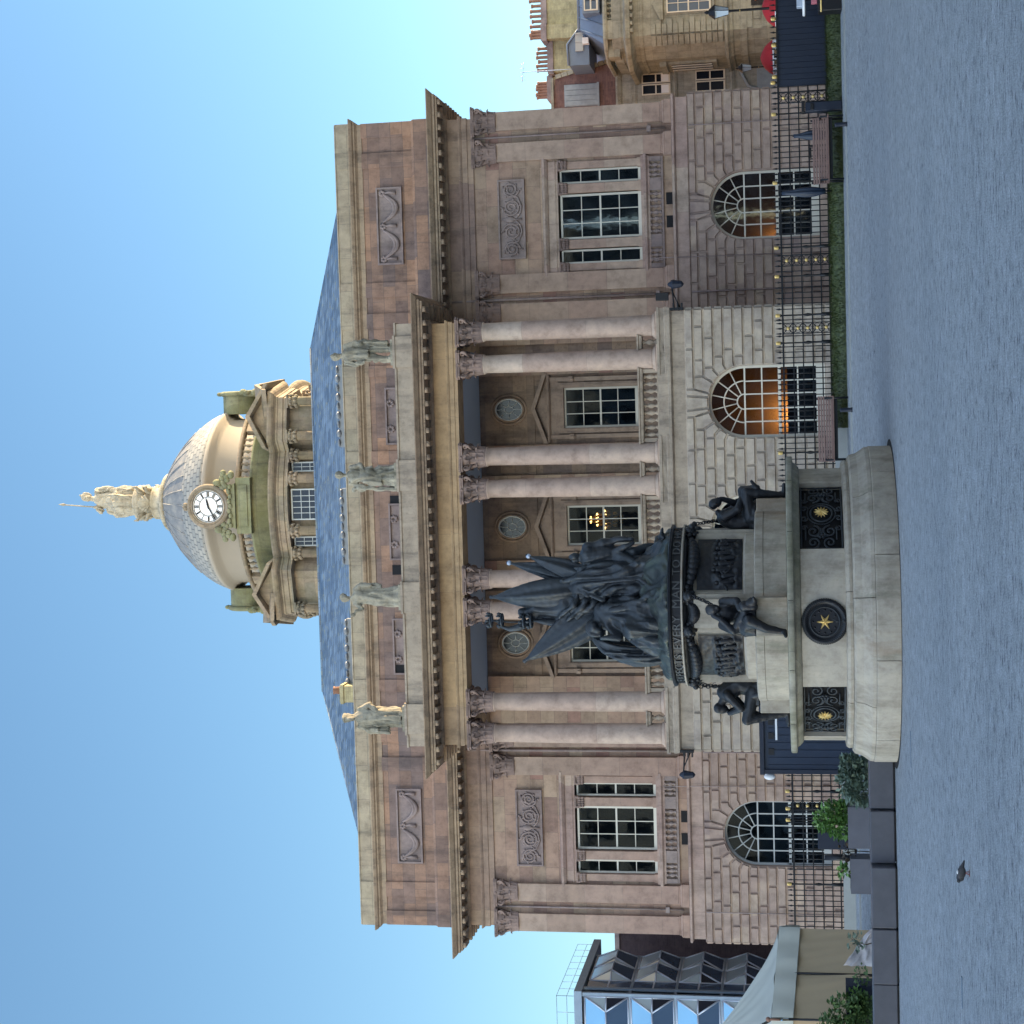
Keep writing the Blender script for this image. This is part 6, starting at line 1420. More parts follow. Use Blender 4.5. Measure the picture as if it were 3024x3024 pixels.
# wall lanterns on the portico corners
for sd in (1, -1):
    X = sd*7.22; t = thing('bracket_lantern', 'dark bracket lamp fixed on the '+('right' if sd > 0 else 'left')+' corner of the portico base', 'lamp', (X, -3.7, 5.5), 'bracket lamps on the portico corners')
    b = MB(); b.tube([(X-sd*.15, -3.85, 5.55), (X+sd*.75, -3.85, 5.62)], .025, 8); b.tube([(X-sd*.15, -3.85, 5.35), (X+sd*.35, -3.85, 5.58)], .02, 8); b.box(*sorted((X-sd*.2, X-sd*.12)), -3.98, -3.80, 5.25, 5.7)
    for k in range(3): b.box(*sorted((X-sd*.18, X+sd*.02)), -4.0, -3.85, 5.28+.13*k, 5.33+.13*k)
    b.build('bracket', 'iron', t); b = MB(); b.lathe([(0, 5.75), (.05, 5.72), (.13, 5.60), (.15, 5.58), (.10, 5.30), (.06, 5.26), (0, 5.22)], X+sd*.62, -3.85, 8, smooth=False); b.build('lamp_head', 'navy', t)
    if sd > 0: b = MB(); b.box(X+.12, X+.36, -3.95, -3.75, 5.72, 6.12); b.build('floodlight', 'black', t, bevel=.01)

# ================================================================== STREET ON THE RIGHT
def street_lantern(x, y, zt, s, label):
    t = thing('street_lantern', label, 'street lamp', (x, y, .35), 'street lanterns on the right'); b = MB(); b.lathe([(0, .35), (.14*s, .35), (.12*s, .8), (.06*s, .9), (.045*s, zt-.7*s), (.06*s, zt-.66*s), (.03*s, zt-.62*s), (0, zt-.6*s)], x, y, 12); b.build('post', 'iron', t)
    g = MB(); g.lathe([(.13*s, zt-.62*s), (.24*s, zt-.12*s)], x, y, 4, smooth=False); g.build('lantern_panes', 'lantern_glass', t)
    b = MB(); b.lathe([(0, zt-.12*s), (.30*s, zt-.12*s), (.27*s, zt-.08*s), (.12*s, zt+.1*s), (.06*s, zt+.14*s), (.07*s, zt+.2*s), (0, zt+.3*s)], x, y, 8, smooth=False)
    for k in range(4): a = pi/2*k; b.tube([(x+.13*s*cos(a), y+.13*s*sin(a), zt-.62*s), (x+.24*s*cos(a), y+.24*s*sin(a), zt-.12*s)], .014*s, 5)
    b.build('lantern_cap', 'iron', t); g = MB(); g.ell((x, y, zt-1.05*s), (.05*s, .05*s, .06*s), 8, 6); g.build('knob', 'gold', t)
street_lantern(16.55, -2.5, 4.22, .85, 'larger street lantern on black post at the right picture edge'); street_lantern(16.05, 4, 3.55, .62, 'smaller street lantern on black post close to the town hall corner')
# annex: brick gable over a stone front
t = thing('brick_annex', 'stone annex with red brick gable and boarded window, right of the town hall', 'building', (17.5, 20, .35))
AY = 20.0
b = MB(); b.box(15.4, 19.85, AY, AY+8, .3, 9.6); b.build('stone_wall', 'side_grey', t)
b = MB(); b.prism([(15.4, 9.6), (19.92, 9.6), (19.9, 10.0), (19.35, 12.5), (18.2, 12.62), (15.4, 12.62)], AY+.02, AY+7.5); b.build('brick_gable', 'brick', t)
b = MB(); 
for k in range(9):
    u0, u1 = k/9, (k+.9)/9; p0 = Vector((lerp(19.98, 19.38, u0), AY, lerp(9.95, 12.5, u0))); p1 = Vector((lerp(19.98, 19.38, u1), AY, lerp(9.95, 12.5, u1))); d = (p1-p0)/2; b.obox((p0+p1)/2+Vector((.06, .2, 0)), d, (.09, 0, .02), (0, .26, 0))
b.box(15.4, 19.4, AY-.08, AY+.4, 12.58, 12.70); b.build('coping', 'side', t)
b = MB(); b.sweep([(15.4, AY), (19.85, AY), (19.85, AY+4)], [(-.2, 8.70), (.0, 8.7), (.05, 8.82), (.05, 9.4), (.12, 9.46), (.22, 9.6), (.22, 9.68), (-.2, 9.74)])
for k in range(8): b.box(15.9+.55*k, 16.2+.55*k, AY-.09, AY-.05, 8.95, 9.3)
b.sweep([(15.4, AY), (19.85, AY)], [(-.2, 6.9), (.06, 6.9), (.10, 7.0), (.06, 7.06), (-.2, 7.1)]); b.sweep([(15.4, AY), (19.85, AY)], [(-.2, 4.3), (.08, 4.3), (.14, 4.42), (.08, 4.5), (-.2, 4.55)]); b.split('cornice', 'side_grey', t, lambda c: (c.z > 8, c.z > 6))
for z0, z1 in ((7.2, 8.5), (4.72, 6.06)):
    fr = MB(); sash(fr, 18.36, 18.84, z0, z1, AY-.08, 1, 2, .05); sash(fr, 18.88, 19.32, z0, z1, AY-.08, 1, 2, .05); w = fr.build('window', 'paint', t); glasspane(18.38, 19.3, z0+.02, z1-.02, AY-.03, w, 'darkglass')
    if z0 > 7: fr = MB(); [fr.box(a, a+.36, AY-.06, AY-.045, 7.28, 7.62) for a in (18.42, 18.92)]; fr.build('blind', 'white', w)
b = MB(); b.box(18.05, 19.05, AY-.05, AY+.02, 10.48, 12.08)
for k in range(4): b.box(18.08+.24*k, 18.30+.24*k, AY-.09, AY-.05, 10.55, 12.02)
b.box(18.02, 19.08, AY-.12, AY-.05, 10.46, 10.56); b.build('boarded_window', 'boarding', t)
b = MB(); b.box(18.35, 19.5, AY-.05, AY-.02, 1.6, 3.3); b.tube([(18.3, AY-.08, 3.2), (18.5, AY-.1, 3.7), (19.0, AY-.1, 3.95), (19.6, AY-.08, 4.1)], .07, 6); b.build('ground_window', 'boarding', t)
# corner building
t = thing('corner_building', 'buff stone corner building with quoins, blue-grey mansard and dormers', 'building', (22, 16, .35))
CYY = 16.0; b = MB(); b.prismz([(20.15, CYY), (30, CYY), (30, CYY+14), (19.35, CYY+14), (19.35, CYY+1.2), (19.75, CYY+.3)], .3, 9.4); b.build('wall', 'side', t)
b = MB()
for k in range(13):
    zz = 4.62+.24*k; w = .62 if k % 2 else .42; b.box(20.16, 20.16+w, CYY-.10, CYY+.1, zz, zz+.205); b.obox((19.95, CYY+.15, zz+.10), (.19, -.145, 0), (.05, .065, 0), (0, 0, .1))
for k in range(9):
    zz = 1.2+.36*k
    if zz < 3.6: [b.box(20.2+.75*j+(.35 if k % 2 else 0), 20.2+.75*j+.70+(.35 if k % 2 else 0), CYY-.04, CYY+.1, zz, zz+.32) for j in range(6)]
b.split('quoin', 'side', t, lambda c: (round(c.z*20), round(c.x*5)))
CP = [(19.35, CYY+12), (19.35, CYY+1.2), (19.75, CYY+.3), (20.15, CYY), (30, CYY)]
b = MB(); b.sweep(CP, [(-.2, 8.05), (.04, 8.05), (.06, 8.15), (.03, 8.2), (.03, 8.42), (.12, 8.5), (.45, 8.58), (.5, 8.72), (.5, 8.78), (-.2, 8.95)])
for k in range(30): b.box(20.25+.32*k, 20.40+.32*k, CYY-.42, CYY-.05, 8.46, 8.57)
b.sweep(CP, [(-.2, 4.2), (.06, 4.2), (.08, 4.32), (.2, 4.42), (.2, 4.52), (-.2, 4.6)]); b.sweep(CP, [(-.1, 3.6), (.06, 3.6), (.06, 3.9), (-.1, 3.92)]); b.sweep(CP, [(-.25, 9.0), (.03, 9.0), (.03, 9.1), (-.25, 9.1)]); b.sweep(CP, [(-.28, 9.6), (.06, 9.6), (.1, 9.7), (.06, 9.78), (-.28, 9.8)])
b.build('cornice', 'side', t)
b = MB()
for x0, x1 in ((20.1, 20.9), (22.0, 22.5)): b.box(x0, x1, CYY-.025, CYY+.25, 9.11, 9.6)
b.box(19.4, 20.1, CYY+.35, CYY+1.2, 9.1, 9.6)
b.box(20.85, 22.05, CYY+.2, CYY+.3, 9.0, 9.66)
for k in range(5): baluster(b, 21.0+.22*k, CYY+.12, 9.1, 1.2, 1.1, 8)
b.build('parapet', 'side', t)
b = MB(); b.box(20.95, 21.9, CYY-.05, CYY+.1, 5.05, 7.1); b.box(20.75, 22.1, CYY-.16, CYY+.1, 7.16, 7.26); b.prism([(20.7, 7.26), (22.15, 7.26), (21.43, 7.62)], CYY-.18, CYY+.1); b.box(20.85, 22.0, CYY-.12, CYY+.1, 4.95, 5.05); b.build('window_surround', 'side', t)
fr = MB(); sash(fr, 21.02, 21.84, 5.1, 7.0, CYY-.12, 2, 4, .05); w = fr.build('window', 'paint', t); glasspane(21.05, 21.8, 5.14, 6.96, CYY-.07, w, 'mirror')
# window on the receding side
b = MB(); X = 19.35
b.box(X-.10, X+.05, CYY+1.9, CYY+3.3, 5.0, 7.2); b.box(X-.2, X+.05, CYY+1.7, CYY+3.5, 7.2, 7.32); b.prismz([(X-.2, CYY+1.75), (X, CYY+1.75), (X, CYY+3.45), (X-.2, CYY+3.45)], 7.32, 7.5); b.build('window_surround', 'side', t); fr = MB(); fr.box(X-.13, X-.10, CYY+2.1, CYY+3.1, 5.2, 7.0); fr.build('pane', 'darkglass', t); fr = MB(); [fr.box(X-.16, X-.13, CYY+a, CYY+a+.05, 5.2, 7.0) for a in (2.1, 2.57, 3.05)]; fr.build('window', 'paint', t)
b = MB(); b.add([(20.0, CYY+.6, 9.75), (30, CYY+.6, 9.75), (30, CYY+1.5, 11.0), (20.95, CYY+1.5, 11.0), (19.6, CYY+13, 9.75), (20.4, CYY+13, 11.0), (30, CYY+13, 11.0)], [(0, 1, 2, 3), (4, 0, 3, 5), (3, 2, 6, 5)])
for k in range(14): u = k/14; b.tube([(20.3+.55*k, CYY+.58, 9.76), (20.95+.52*k, CYY+1.46, 11.0)], .025, 5)
b.tube([(20.9, CYY+1.5, 11.02), (30, CYY+1.5, 11.02)], .06, 6); b.build('mansard_roof', 'mansard', t)
b = MB(); b.prism([(19.5, 10.65), (20.52, 10.65), (21.1, 11.1), (20.45, 11.6), (19.5, 11.55)], CYY+2.0, CYY+5); b.tube([(20.52, CYY+1.95, 10.65), (21.1, CYY+1.95, 11.1), (20.42, CYY+1.95, 11.62), (19.5, CYY+1.95, 11.58)], .05, 6); dm = b.build('dormer', 'mansard', t)
b = MB(); b.box(20.35, 20.62, CYY+1.6, CYY+1.95, 10.62, 10.9); b.build('roof_unit', 'white', dm); b = MB(); b.box(20.1, 20.9, CYY+1.93, CYY+1.98, 10.9, 11.25); [b.box(a, a+.06, CYY+1.88, CYY+1.92, 10.9, 11.25) for a in (20.1, 20.5, 20.85)]; b.build('dormer_window', 'paint_grey', dm)
b = MB(); b.box(21.35, 22.4, CYY+.3, CYY+1.2, 9.95, 10.7); dm = b.build('dormer', 'mansard', t); fr = MB(); sash(fr, 21.45, 22.3, 10.0, 10.62, CYY+.24, 2, 2, .05); w = fr.build('dormer_window', 'paint', dm); g = MB(); g.box(21.48, 22.28, CYY+.27, CYY+.29, 10.03, 10.6); g.build('dormer_pane', 'mirror', dm)
b = MB(); b.box(21.1, 22.2, CYY-.1, CYY-.03, 1.4, 3.4); b.build('shop_window', 'darkglass', t); b = MB(); b.ell((21.35, CYY-.2, 3.2), (.06, .06, .05), 8, 6); b.ell((21.7, CYY-.2, 2.9), (.12, .06, .07), 8, 6); b.build('sign_light', 'lamp3', t)
# tall chimney stacks behind, a long row of pots
def stack(x0, x1, y, zb, zt, n, label):
    t = thing('chimney_stack', label, 'chimney', ((x0+x1)/2, y, .35), 'brick chimney stacks behind the corner building'); b = MB(); b.box(x0, x1, y, y+1.2, zb, zt-.3); b.build('brickwork', 'yellowbrick', t)
    b = MB(); b.box(x0-.1, x1+.1, y-.1, y+1.3, zt-.3, zt-.08); b.box(x0-.05, x1+.05, y-.05, y+1.25, zt-.08, zt); b.build('cap_course', 'relief', t)
    for k in range(n):
        px = lerp(x0+.12, x1-.12, (k+.5)/n); h = .62+.06*sin(k*2.3); b = MB(); b.lathe([(.0, zt), (.105, zt), (.085, zt+.1), (.075, zt+h-.12), (.10, zt+h-.08), (.105, zt+h), (.06, zt+h)], px, y+.5, 10); b.build('chimney_pot', 'terracotta', t)
stack(23.3, 25.6, 28, .3, 14.25, 8, 'yellow brick chimney stack cut by the right picture edge'); stack(22.9, 23.6, 27.4, .3, 14.2, 3, 'projecting yellow brick chimney stack in the middle of the row'); stack(21.35, 22.9, 28, .3, 13.98, 6, 'wide yellow brick chimney stack left of the projecting one'); stack(20.1, 21.2, 28.4, .3, 14.1, 6, 'yellow brick chimney stack nearest the town hall')
t = thing('aerial', 'thin television aerial rising over the chimney pots', 'aerial', (21.3, 27.2, 12)); b = MB(); b.tube([(21.3, 27.3, 11.5), (21.3, 27.3, 15.2)], .02, 6); b.build('mast', 'steel', t); b = MB(); b.tube([(20.8, 27.3, 15.2), (21.8, 27.3, 15.1)], .015, 6); [b.tube([(20.9+.2*k, 27.3, 15.05), (20.9+.2*k, 27.3, 15.32)], .01, 5) for k in range(5)]; b.build('antenna', 'steel', t)
# long office block on the right side of the square (out of frame): it shades the whole plaza
t = thing('unseen_office_block', 'unseen tall pale stone office block with rows of windows along the right side of the square, shading the plaza', 'building', (27, -30, 0))
b = MB(); b.box(22, 34, -95, 8, 0, 26); b.sweep([(22, 8), (22, -95)], [(-.2, 24.6), (.5, 24.6), (.7, 25.2), (-.2, 25.3)]); b.build('wall', 'office', t)
b = MB(); [b.box(21.93, 22.02, -92+3.3*k, -90.6+3.3*k, 2+3.6*j, 4.3+3.6*j) for k in range(30) for j in range(6)]; b.build('windows', 'darkglass', t)

t = thing('unseen_office_block', 'pale stone office block closing the square behind the viewer', 'building', (0, -100, 0))
b = MB(); b.box(-70, 22, -112, -100, 0, 24); b.sweep([(22, -100), (-70, -100)], [(-.2, 22.6), (.5, 22.6), (.7, 23.2), (-.2, 23.3)]); b.build('wall', 'office', t)
b = MB(); [b.box(-66+3.3*k, -64.6+3.3*k, -100.02, -99.93, 2+3.6*j, 4.3+3.6*j) for k in range(26) for j in range(6)]; b.build('windows', 'darkglass', t)

# ================================================================== LEFT: GLASS BUILDING, BRICK WALL, MARQUEE
t = thing('glass_office', 'modern office with faceted mirrored glass bays, left of the town hall', 'building', (-21, 9, .35))
gx, gy, gt = -18.55, 6.0, 10.75
b = MB(); b.box(-40, gx-.25, gy+.25, gy+4.5, .3, gt-.2); b.build('core', 'steel_dark', t)
b = MB(); b.box(-40, gx+.1, gy-.1, gy+6.4, gt-.28, gt+.02)
for zz in (8.62, 6.86, 5.10, 3.34, 1.6): b.box(-40, gx+.02, gy-.02, gy+4.5, zz-.05, zz+.05)
b.box(gx-.12, gx+.03, gy-.03, gy+.1, .3, gt-.28); b.box(gx-.02, gx+.06, gy+.44, gy+.6, .3, gt-.28); b.box(gx-.04, gx+.04, gy+4.44, gy+4.56, .3, gt-.28)
b.build('cladding', 'steel_dark', t)
def ridge_bay(o, d, out, zt_, zb_, k, up_mat, end_mat):
    """a glazed bay folded along a level ridge, with a triangular end towards the corner"""
    Z = lambda z: Vector((0, 0, z)); zm = lerp(zb_, zt_, .50); TL, TR, BL, BR = o+Z(zt_), o+d+Z(zt_), o+Z(zb_), o+d+Z(zb_); R1, R2, ML = o+d.normalized()*k+out+Z(zm), o+d+out+Z(zm), o+Z(zm)
    f = MB()
    for p, q in ((TL, R1), (BL, R1), (ML, R1), (R1, R2), (TL, TR), (BL, BR), (TL, BL), (TR, R2), (BR, R2)): f.tube([p, q], .035, 6)
    w = f.build('glazed_bay', 'steel', t)
    for pts, mt in (([TL, TR, R2, R1], up_mat), ([TL, R1, ML], end_mat), ([BL, R1, R2, BR], 'mirror'), ([ML, R1, BL], 'mirror_grey' if end_mat == 'pale_pane' else 'darkglass')):  # sky reflection carried by pane colours, pale above and dark below
        g = MB(); g.add(pts, [tuple(range(len(pts)))]); g.build('pane', mt, w)
zz = [10.42, 8.62, 6.86, 5.10, 3.34, 1.6]
for i in range(5):
    zt_, zb_ = zz[i]-.06, zz[i+1]+.06
    for j in range(2): ridge_bay(Vector((gx, gy+1.5+1.5*j, 0)), Vector((0, 1.44, 0)), Vector((.30, 0, 0)), zt_, zb_, .45, 'mirror_grey', 'pale_pane' if i < 2 else 'mirror_grey')
    for j in range(4): ridge_bay(Vector((gx-.12-1.5*j, gy-.02, 0)), Vector((-1.44, 0, 0)), Vector((0, -.30, 0)), zt_, zb_, .48, 'mirror_sky', 'mirror_grey')
    f = MB(); f.box(gx-.02, gx+.02, gy+.62, gy+1.42, zb_, zt_); w = f.build('flat_pane', 'mirror', t); f = MB(); f.box(gx-.02, gx+.025, gy+.6, gy+1.44, lerp(zb_, zt_, .52)-.03, lerp(zb_, zt_, .52)+.03); f.build('transom', 'steel', w)
b = MB()
for (p, q) in (((-24, gy+.2), (gx-.2, gy+.2)), ((gx-.2, gy+.2), (gx-.2, gy+6.6))):
    for h in (.35, .75): b.tube([(p[0], p[1], gt+h), (q[0], q[1], gt+h)], .010, 6)
    for k in range(9): u = k/8; b.tube([(lerp(p[0], q[0], u), lerp(p[1], q[1], u), gt), (lerp(p[0], q[0], u), lerp(p[1], q[1], u), gt+.75)], .010, 6)
b.build('roof_railing', 'steel', t)
t = thing('brick_wall_building', 'dark brown brick building in the gap between town hall and glass office', 'building', (-18, 20, .35)); b = MB(); b.box(-24, -14.3, 16, 34, .3, 10.1); b.build('wall', 'darkbrick', t); b = MB(); b.box(-24, -14.3, 15.9, 16.4, 10.1, 10.3); b.box(-19.0, -17.6, 15.95, 17, 10.3, 11.3); b.build('coping', 'relief', t)

# marquee
def q3(a, b_, u): return Vector(a).lerp(Vector(b_), u)
t = thing('marquee', 'beige canvas marquee with pale grey roof and valance at far left', 'tent', (-12, -15, gz(-15)))
A, Bc, Cc, D = Vector((-9.25, -15.3, 0)), Vector((-10.95, -17.0, 0)), Vector((-14.6, -15.6, 0)), Vector((-12.6, -12.6, 0))
PK = Vector((-12.4, -14.8, 4.35)); EV = [2.46, 2.66, 2.70, 2.46]
def wallpanel(P, Q, z0, z1a, z1b, seed, nm, mt, fold=.05):
    m = MB(); nx_, nz_ = 40, 16; d = (Q-P).normalized(); nr = Vector((d.y, -d.x, 0)); V = []
    for i in range(nx_+1):
        for j in range(nz_+1):
            u, v = i/nx_, j/nz_; p = P.lerp(Q, u); z = lerp(z0, lerp(z1a, z1b, u), v)
            w = fold*(noise.noise(Vector((u*2.2+seed, v*1.6+u*2, seed)))+.5*noise.noise(Vector((u*9+v*4, seed, v*2))))*(1-v*.4)
            V.append(p+nr*w+Vector((0, 0, z)))
    m.add(V, [(i*(nz_+1)+j, (i+1)*(nz_+1)+j, (i+1)*(nz_+1)+j+1, i*(nz_+1)+j+1) for i in range(nx_) for j in range(nz_)], True); return m.build(nm, mt, t)
def seg(P, Q, u0, u1): return P.lerp(Q, u0), P.lerp(Q, u1)
for (u0, u1), sd in (((0, .5), 1), ((.505, 1), 2)):
    P, Q = seg(A, Bc, u0, u1); wallpanel(Q, P, .1, 2.2, 2.2, sd*3, 'side_curtain', 'tent')
wallpanel(Cc, Bc, .1, 2.4, 2.4, 7, 'side_curtain', 'tentin', .08)
m = MB()
for P, Q, za, zb in ((A, Bc, 2.2, 2.2), (Bc, Cc, 2.4, 2.4)):
    for u in (.5, 1.0): p = P.lerp(Q, u); m.tube([p+Vector((0, 0, .05)), p+Vector((0, 0, 2.25))], .03, 8)
m.build('pole', 'black', t)
m = MB()
for (P, Q, zp, zq, s) in ((A, Bc, EV[0], EV[1], 0), (Bc, Cc, EV[1], EV[2], 4), (Cc, D, EV[2], EV[3], 8), (D, A, EV[3], EV[0], 12)):
    out = (Q-P).normalized(); out = Vector((-out.y, out.x, 0)) if Vector((-out.y, out.x, 0)).dot((P+Q)/2-Vector((PK.x, PK.y, 0))) > 0 else Vector((out.y, -out.x, 0))
    N_, K_ = 26, 12; V = []
    for i in range(N_+1):
        u = i/N_; e = P.lerp(Q, u)+Vector((0, 0, lerp(zp, zq, u)))+out*.06
        for j in range(K_+1):
            v = j/K_; c = e.lerp(PK, v); c.z = lerp(e.z, PK.z, v**1.35); c.z += .05*(1-v)*noise.noise(Vector((u*6+s, v*3, 0)))+.03*sin(u*pi*9+v*3)*(1-v)*v
            V.append(c)
    m.add(V, [(i*(K_+1)+j, (i+1)*(K_+1)+j, (i+1)*(K_+1)+j+1, i*(K_+1)+j+1) for i in range(N_) for j in range(K_)], True)
    V = []
    for i in range(N_+1):
        u = i/N_; e = P.lerp(Q, u)+Vector((0, 0, lerp(zp, zq, u)))+out*.06; w = .03*sin(u*22+s)+.03*noise.noise(Vector((u*9, s, 0)))
        V += [e, e+Vector((0, 0, -.24))+out*(.03+w), e+Vector((0, 0, -.52))+out*(.02+w*1.4)]
    m.add(V, [(i*3+j, (i+1)*3+j, (i+1)*3+j+1, i*3+j+1) for i in range(N_) for j in range(2)], True)
m.build('roof', 'tentroof', t)
m = MB(); m.ell(Bc+Vector((.0, -.05, 2.74)), .06, 10, 7); m.tube([Bc+Vector((0, -.05, 2.45)), Bc+Vector((0, -.05, 2.78))], .03, 8); m.build('pole_finial', 'terracotta', t)
m = MB(); nx_ = 24; V = []
for i in range(nx_+1):
    for j in range(nx_+1):
        u, v = i/nx_, j/nx_; p = Vector((-8.35+(-1.0)*u, -17.6+.2*sin(u*4), .10+.85*u*v)); p.y += .10*noise.noise(Vector((u*6, v*6, 2))); p.z += .05*noise.noise(Vector((u*5, v*5, 9))); V.append(p)
m.add(V, [(i*(nx_+1)+j, (i+1)*(nx_+1)+j, (i+1)*(nx_+1)+j+1, i*(nx_+1)+j+1) for i in range(nx_) for j in range(nx_)], True)
o = m.build('plastic_sheet', 'plastic', None); tag(o, 'crumpled clear plastic sheet hanging beside the marquee', 'sheet')

# ================================================================== GRANITE BLOCKS AND PLANTERS
GB = 'dark granite bench blocks in a row'
for x0, x1, y, lab in ((-4.13, -3.02, -24.05, 'dark granite bench block touching the round monument base'), (-5.20, -4.17, -24.10, 'dark granite bench block, second from the monument'), (-6.43, -5.235, -24.30, 'longest dark granite bench block, third from the monument'), (-7.55, -6.465, -24.28, 'dark granite bench block, fourth from the monument, in front of the marquee'), (-9.3, -7.585, -24.2, 'dark granite bench block cut by the left picture edge')):
    b = MB(); b.box(x0, x1, y, y+.55, .035, .50); o = b.build('granite_block', 'slategran', None, bevel=.014)
    b = MB(); b.box(x0+.03, x1-.03, y+.04, y+.5, 0, .04); b.build('plinth', 'black', o); tag(o, lab, 'bench', GB)
o = MB(); o.box(-6.5, -4.05, -23.3, -23.18, .40, .455); o = o.build('timber_board', 'plank', None); tag(o, 'long pale timber board lying on the back of the granite blocks', 'board')
def leaves(b, c, r, n, size, seed, droop=.3, up=.4):
    rnd = random.Random(seed); c = Vector(c)
    for k in range(n):
        while True:
            p = Vector((rnd.uniform(-1, 1), rnd.uniform(-1, 1), rnd.uniform(-1, 1)))
            if .25 < p.length < 1.12 and noise.noise(p*2.1+Vector((seed, 0, 0))) > -.10: break
        q = c+Vector((p.x*r[0], p.y*r[1], p.z*r[2])); d = Vector((p.x+rnd.uniform(-.5, .5), p.y+rnd.uniform(-.5, .5), rnd.uniform(-droop, up))).normalized(); s = d.cross(Vector((rnd.uniform(-1, 1), rnd.uniform(-1, 1), rnd.uniform(-1, 1)))).normalized(); L = size*rnd.uniform(.45, 1.55); w = L*.32; nn = d.cross(s)
        b.add([q, q+d*L*.45+s*w+nn*L*.06, q+d*L, q+d*L*.45-s*w+nn*L*.06, q+d*L*.5-nn*L*.03], [(0, 1, 4), (1, 2, 4), (2, 3, 4), (3, 0, 4)])
def plant(name, label, cat, base, blobs, n, size, mt, seed, group=None):
    t = thing(name, label, cat, base, group); rnd = random.Random(seed); b = MB()
    for c, r in blobs:
        b.tube([base, (Vector(base)+Vector(c))/2+Vector((rnd.uniform(-.1, .1), 0, 0)), c], [.014, .011, .006], 5)
        for k in range(6): b.tube([c, (c[0]+r[0]*rnd.uniform(-.8, .8), c[1]+r[1]*rnd.uniform(-.8, .8), c[2]+r[2]*rnd.uniform(-.3, .9))], [.007, .003], 4)
    b.build('stem', 'stem', t); b = MB()
    for i, (c, r) in enumerate(blobs): leaves(b, c, r, n, size, seed*7+i)
    b.build('foliage', mt, t)
def planter(x0, x1, y, z0, z1, name, label, mt='slategran_b', cat='planter', group=None):
    t = thing(name, label, cat, ((x0+x1)/2, y, z0), group); b = MB(); w = .05; b.box(x0, x1, y, y+w, z0, z1); b.box(x0, x1, y+.5-w, y+.5, z0, z1); b.box(x0, x0+w, y+w, y+.5-w, z0, z1); b.box(x1-w, x1, y+w, y+.5-w, z0, z1); b.build('trough', mt, t); b = MB(); b.box(x0+w, x1-w, y+w, y+.5-w, z0, z1-.05); b.build('soil', 'soil', t)
planter(-5.98, -5.06, -20.0, 0, .83, 'planter', 'blue-grey stone planter behind the blocks, nearer the monument', group='grey stone planters behind the blocks'); planter(-6.98, -6.2, -20.05, 0, .79, 'planter', 'blue-grey stone planter behind the blocks, nearer the marquee', group='grey stone planters behind the blocks')
planter(-10.2, -8.98, -20.2, 0, .94, 'dark_planter', 'tall dark planter in front of the marquee at far left', 'navy')
plant('grey_shrub', 'grey-green leafy shrub between the kiosk and the granite blocks', 'plant', (-4.3, -20.3, 0), [((-4.12, -20.3, .76), (.24, .25, .22)), ((-4.45, -20.25, .78), (.30, .28, .24)), ((-4.70, -20.2, .58), (.22, .25, .22)), ((-4.2, -20.4, .48), (.28, .25, .2))], 330, .13, 'leaf_grey', 3)
plant('green_shrub', 'bright green bushy shrub growing in the planter nearer the monument', 'plant', (-5.35, -19.75, .75), [((-5.25, -19.75, 1.15), (.24, .22, .26)), ((-5.42, -19.75, 1.34), (.18, .2, .22)), ((-5.58, -19.75, 1.02), (.22, .22, .22)), ((-5.2, -19.75, .92), (.2, .2, .15))], 260, .10, 'leaf_bright', 5)
plant('small_plant', 'small pale green plant growing in the planter nearer the marquee', 'plant', (-6.5, -19.8, .74), [((-6.52, -19.8, .93), (.10, .1, .14))], 70, .11, 'leaf_bright', 8)
plant('dry_plant', 'sparse wilted plant in the middle of the two planters', 'plant', (-6.1, -19.8, .3), [((-6.1, -19.8, .82), (.16, .14, .2))], 60, .09, 'stem', 10)
plant('large_shrub', 'large dense green shrub at the far left in front of the marquee', 'plant', (-9.75, -20.5, .5), [((-9.55, -20.5, 1.0), (.40, .3, .34)), ((-9.95, -20.5, 1.22), (.42, .3, .36)), ((-9.5, -20.55, .66), (.36, .3, .3)), ((-10.1, -20.5, .75), (.4, .3, .32)), ((-9.3, -20.5, .62), (.2, .2, .2))], 480, .10, 'leaf', 12)
plant('young_plant', 'young green plant in the left end of the dark planter', 'plant', (-9.25, -20.1, .6), [((-9.2, -20.3, .72), (.14, .1, .22))], 90, .09, 'leaf_bright', 14)
plant('wispy_plant', 'wispy reddish green plant against the marquee curtain', 'plant', (-8.75, -20.2, .3), [((-8.75, -20.2, .6), (.22, .15, .16))], 70, .09, 'leaf', 16); plant('wispy_plant', 'dark wispy plant near the right edge of the marquee', 'plant', (-8.0, -20.2, .3), [((-8.0, -20.2, .7), (.16, .15, .2))], 60, .11, 'leaf_grey', 18)
# dark box and post by the left railing
o = MB(); o.box(-9.05, -8.55, -8.3, -7.85, .36, 1.42); o = o.build('dark_cabinet', 'navy', None, bevel=.015); tag(o, 'dark cabinet standing against the left railing beside the arched window', 'cabinet')
o = MB(); o.tube([(-9.05, -9.2, .35), (-9.05, -9.2, 1.25)], [.09, .08], 10); o.lathe([(0, .34), (.2, .34), (.18, .4), (0, .42)], -9.05, -9.2, 16); o = o.build('dark_post', 'iron', None); tag(o, 'thick dark post rising behind the planters under the left arched window', 'post')

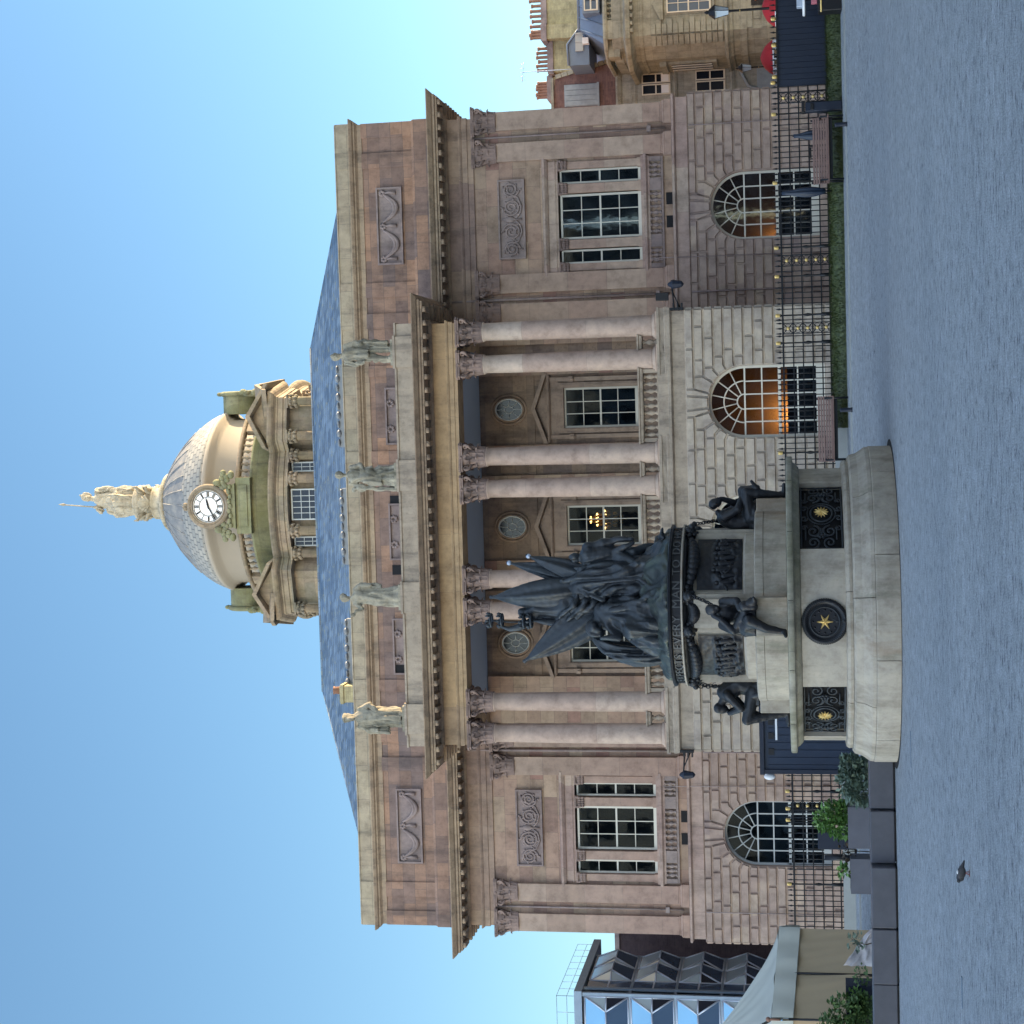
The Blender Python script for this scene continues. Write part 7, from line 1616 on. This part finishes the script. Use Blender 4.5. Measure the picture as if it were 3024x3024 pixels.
# ================================================================== PIGEON, DRAINS
bx_, by_ = -1.35, -38.8; t = thing('pigeon', 'grey pigeon with a white patch walking on the open plaza', 'pigeon', (bx_, by_, 0)); m = MB()
m.robe([(bx_-.085, by_+.03, .082, .004, .004, 0, 3, 0)]+[(bx_-.085+.19*u, by_+.03-.06*u, .075+.02*sin(pi*u), 0, 0, 0, 3, 0) for u in ()]+[(bx_-.085, by_+.03, .084, .006, .006, 0, 3, 0)]) if False else None
m.ell((bx_-.01, by_, .088), (.075, .048, .046), 16, 12, Matrix.Rotation(radians(18), 3, 'Y')); m.ell((bx_-.055, by_-.005, .10), (.042, .036, .042), 14, 10); m.cap((bx_-.07, by_-.01, .105), (bx_-.078, by_-.025, .118), .026, .020, 10); m.ell((bx_-.082, by_-.03, .120), (.021, .019, .02), 12, 9); m.cap((bx_-.095, by_-.045, .117), (bx_-.104, by_-.056, .112), .007, .002, 6)
m.chain([(bx_+.04, by_+.005, .083), (bx_+.085, by_+.012, .068), (bx_+.125, by_+.015, .055)], [.030, .018, .009])
sculpt(m, 'pigeon_body', 'bird', t, .005, 3)
for s in (-1, 1):
    b = MB(); b.ell((bx_+.012, by_+s*.042, .092), (.068, .012, .030), 14, 8, Matrix.Rotation(radians(20), 3, 'Y')); b.cap((bx_+.05, by_+s*.03, .08), (bx_+.105, by_+s*.016, .064), .016, .006, 8); b.build('wing', 'bird', t)
    b = MB(); b.tube([(bx_-.0, by_+s*.016, .05), (bx_-.005+s*.012, by_+s*.016, .004)], [.006, .004], 6)
    for a in (-.5, 0, .5, pi): b.tube([(bx_-.005+s*.012, by_+s*.016, .004), (bx_-.005+s*.012-.022*cos(a), by_+s*.016+.022*sin(a), .002)], .0026, 5)
    b.build('leg', 'leather', t)
b = MB(); b.ell((bx_+.01, by_-.012, .128), (.026, .02, .010), 10, 7); b.build('rump_patch', 'white', t)
def drain(x0, x1, y, label, name='drain_slot', n=14):
    t = thing(name, label, 'drain', ((x0+x1)/2, y, .004)); b = MB(); b.box(x0, x1, y-.028, y+.028, .003, .006); b.build('slot', 'slot', t); b = MB()
    for k in range(n): xx = lerp(x0, x1, (k+.5)/n); b.box(xx-.006, xx+.006, y-.026, y+.026, .004, .010)
    for s in (-1, 1): b.box(x0, x1, y+s*.03-.004, y+s*.03+.004, .003, .011)
    b.build('grating', 'steel_dark', t)
drain(-3.2, -2.84, -37.75, 'short iron drain grating set in the open plaza at lower left'); drain(-3.75, -3.36, -38.1, 'iron drain grating cut by the left picture edge')
drain(-2.25, -1.65, -29.1, 'long thin drain slot in the plaza just in front of the monument', n=24)
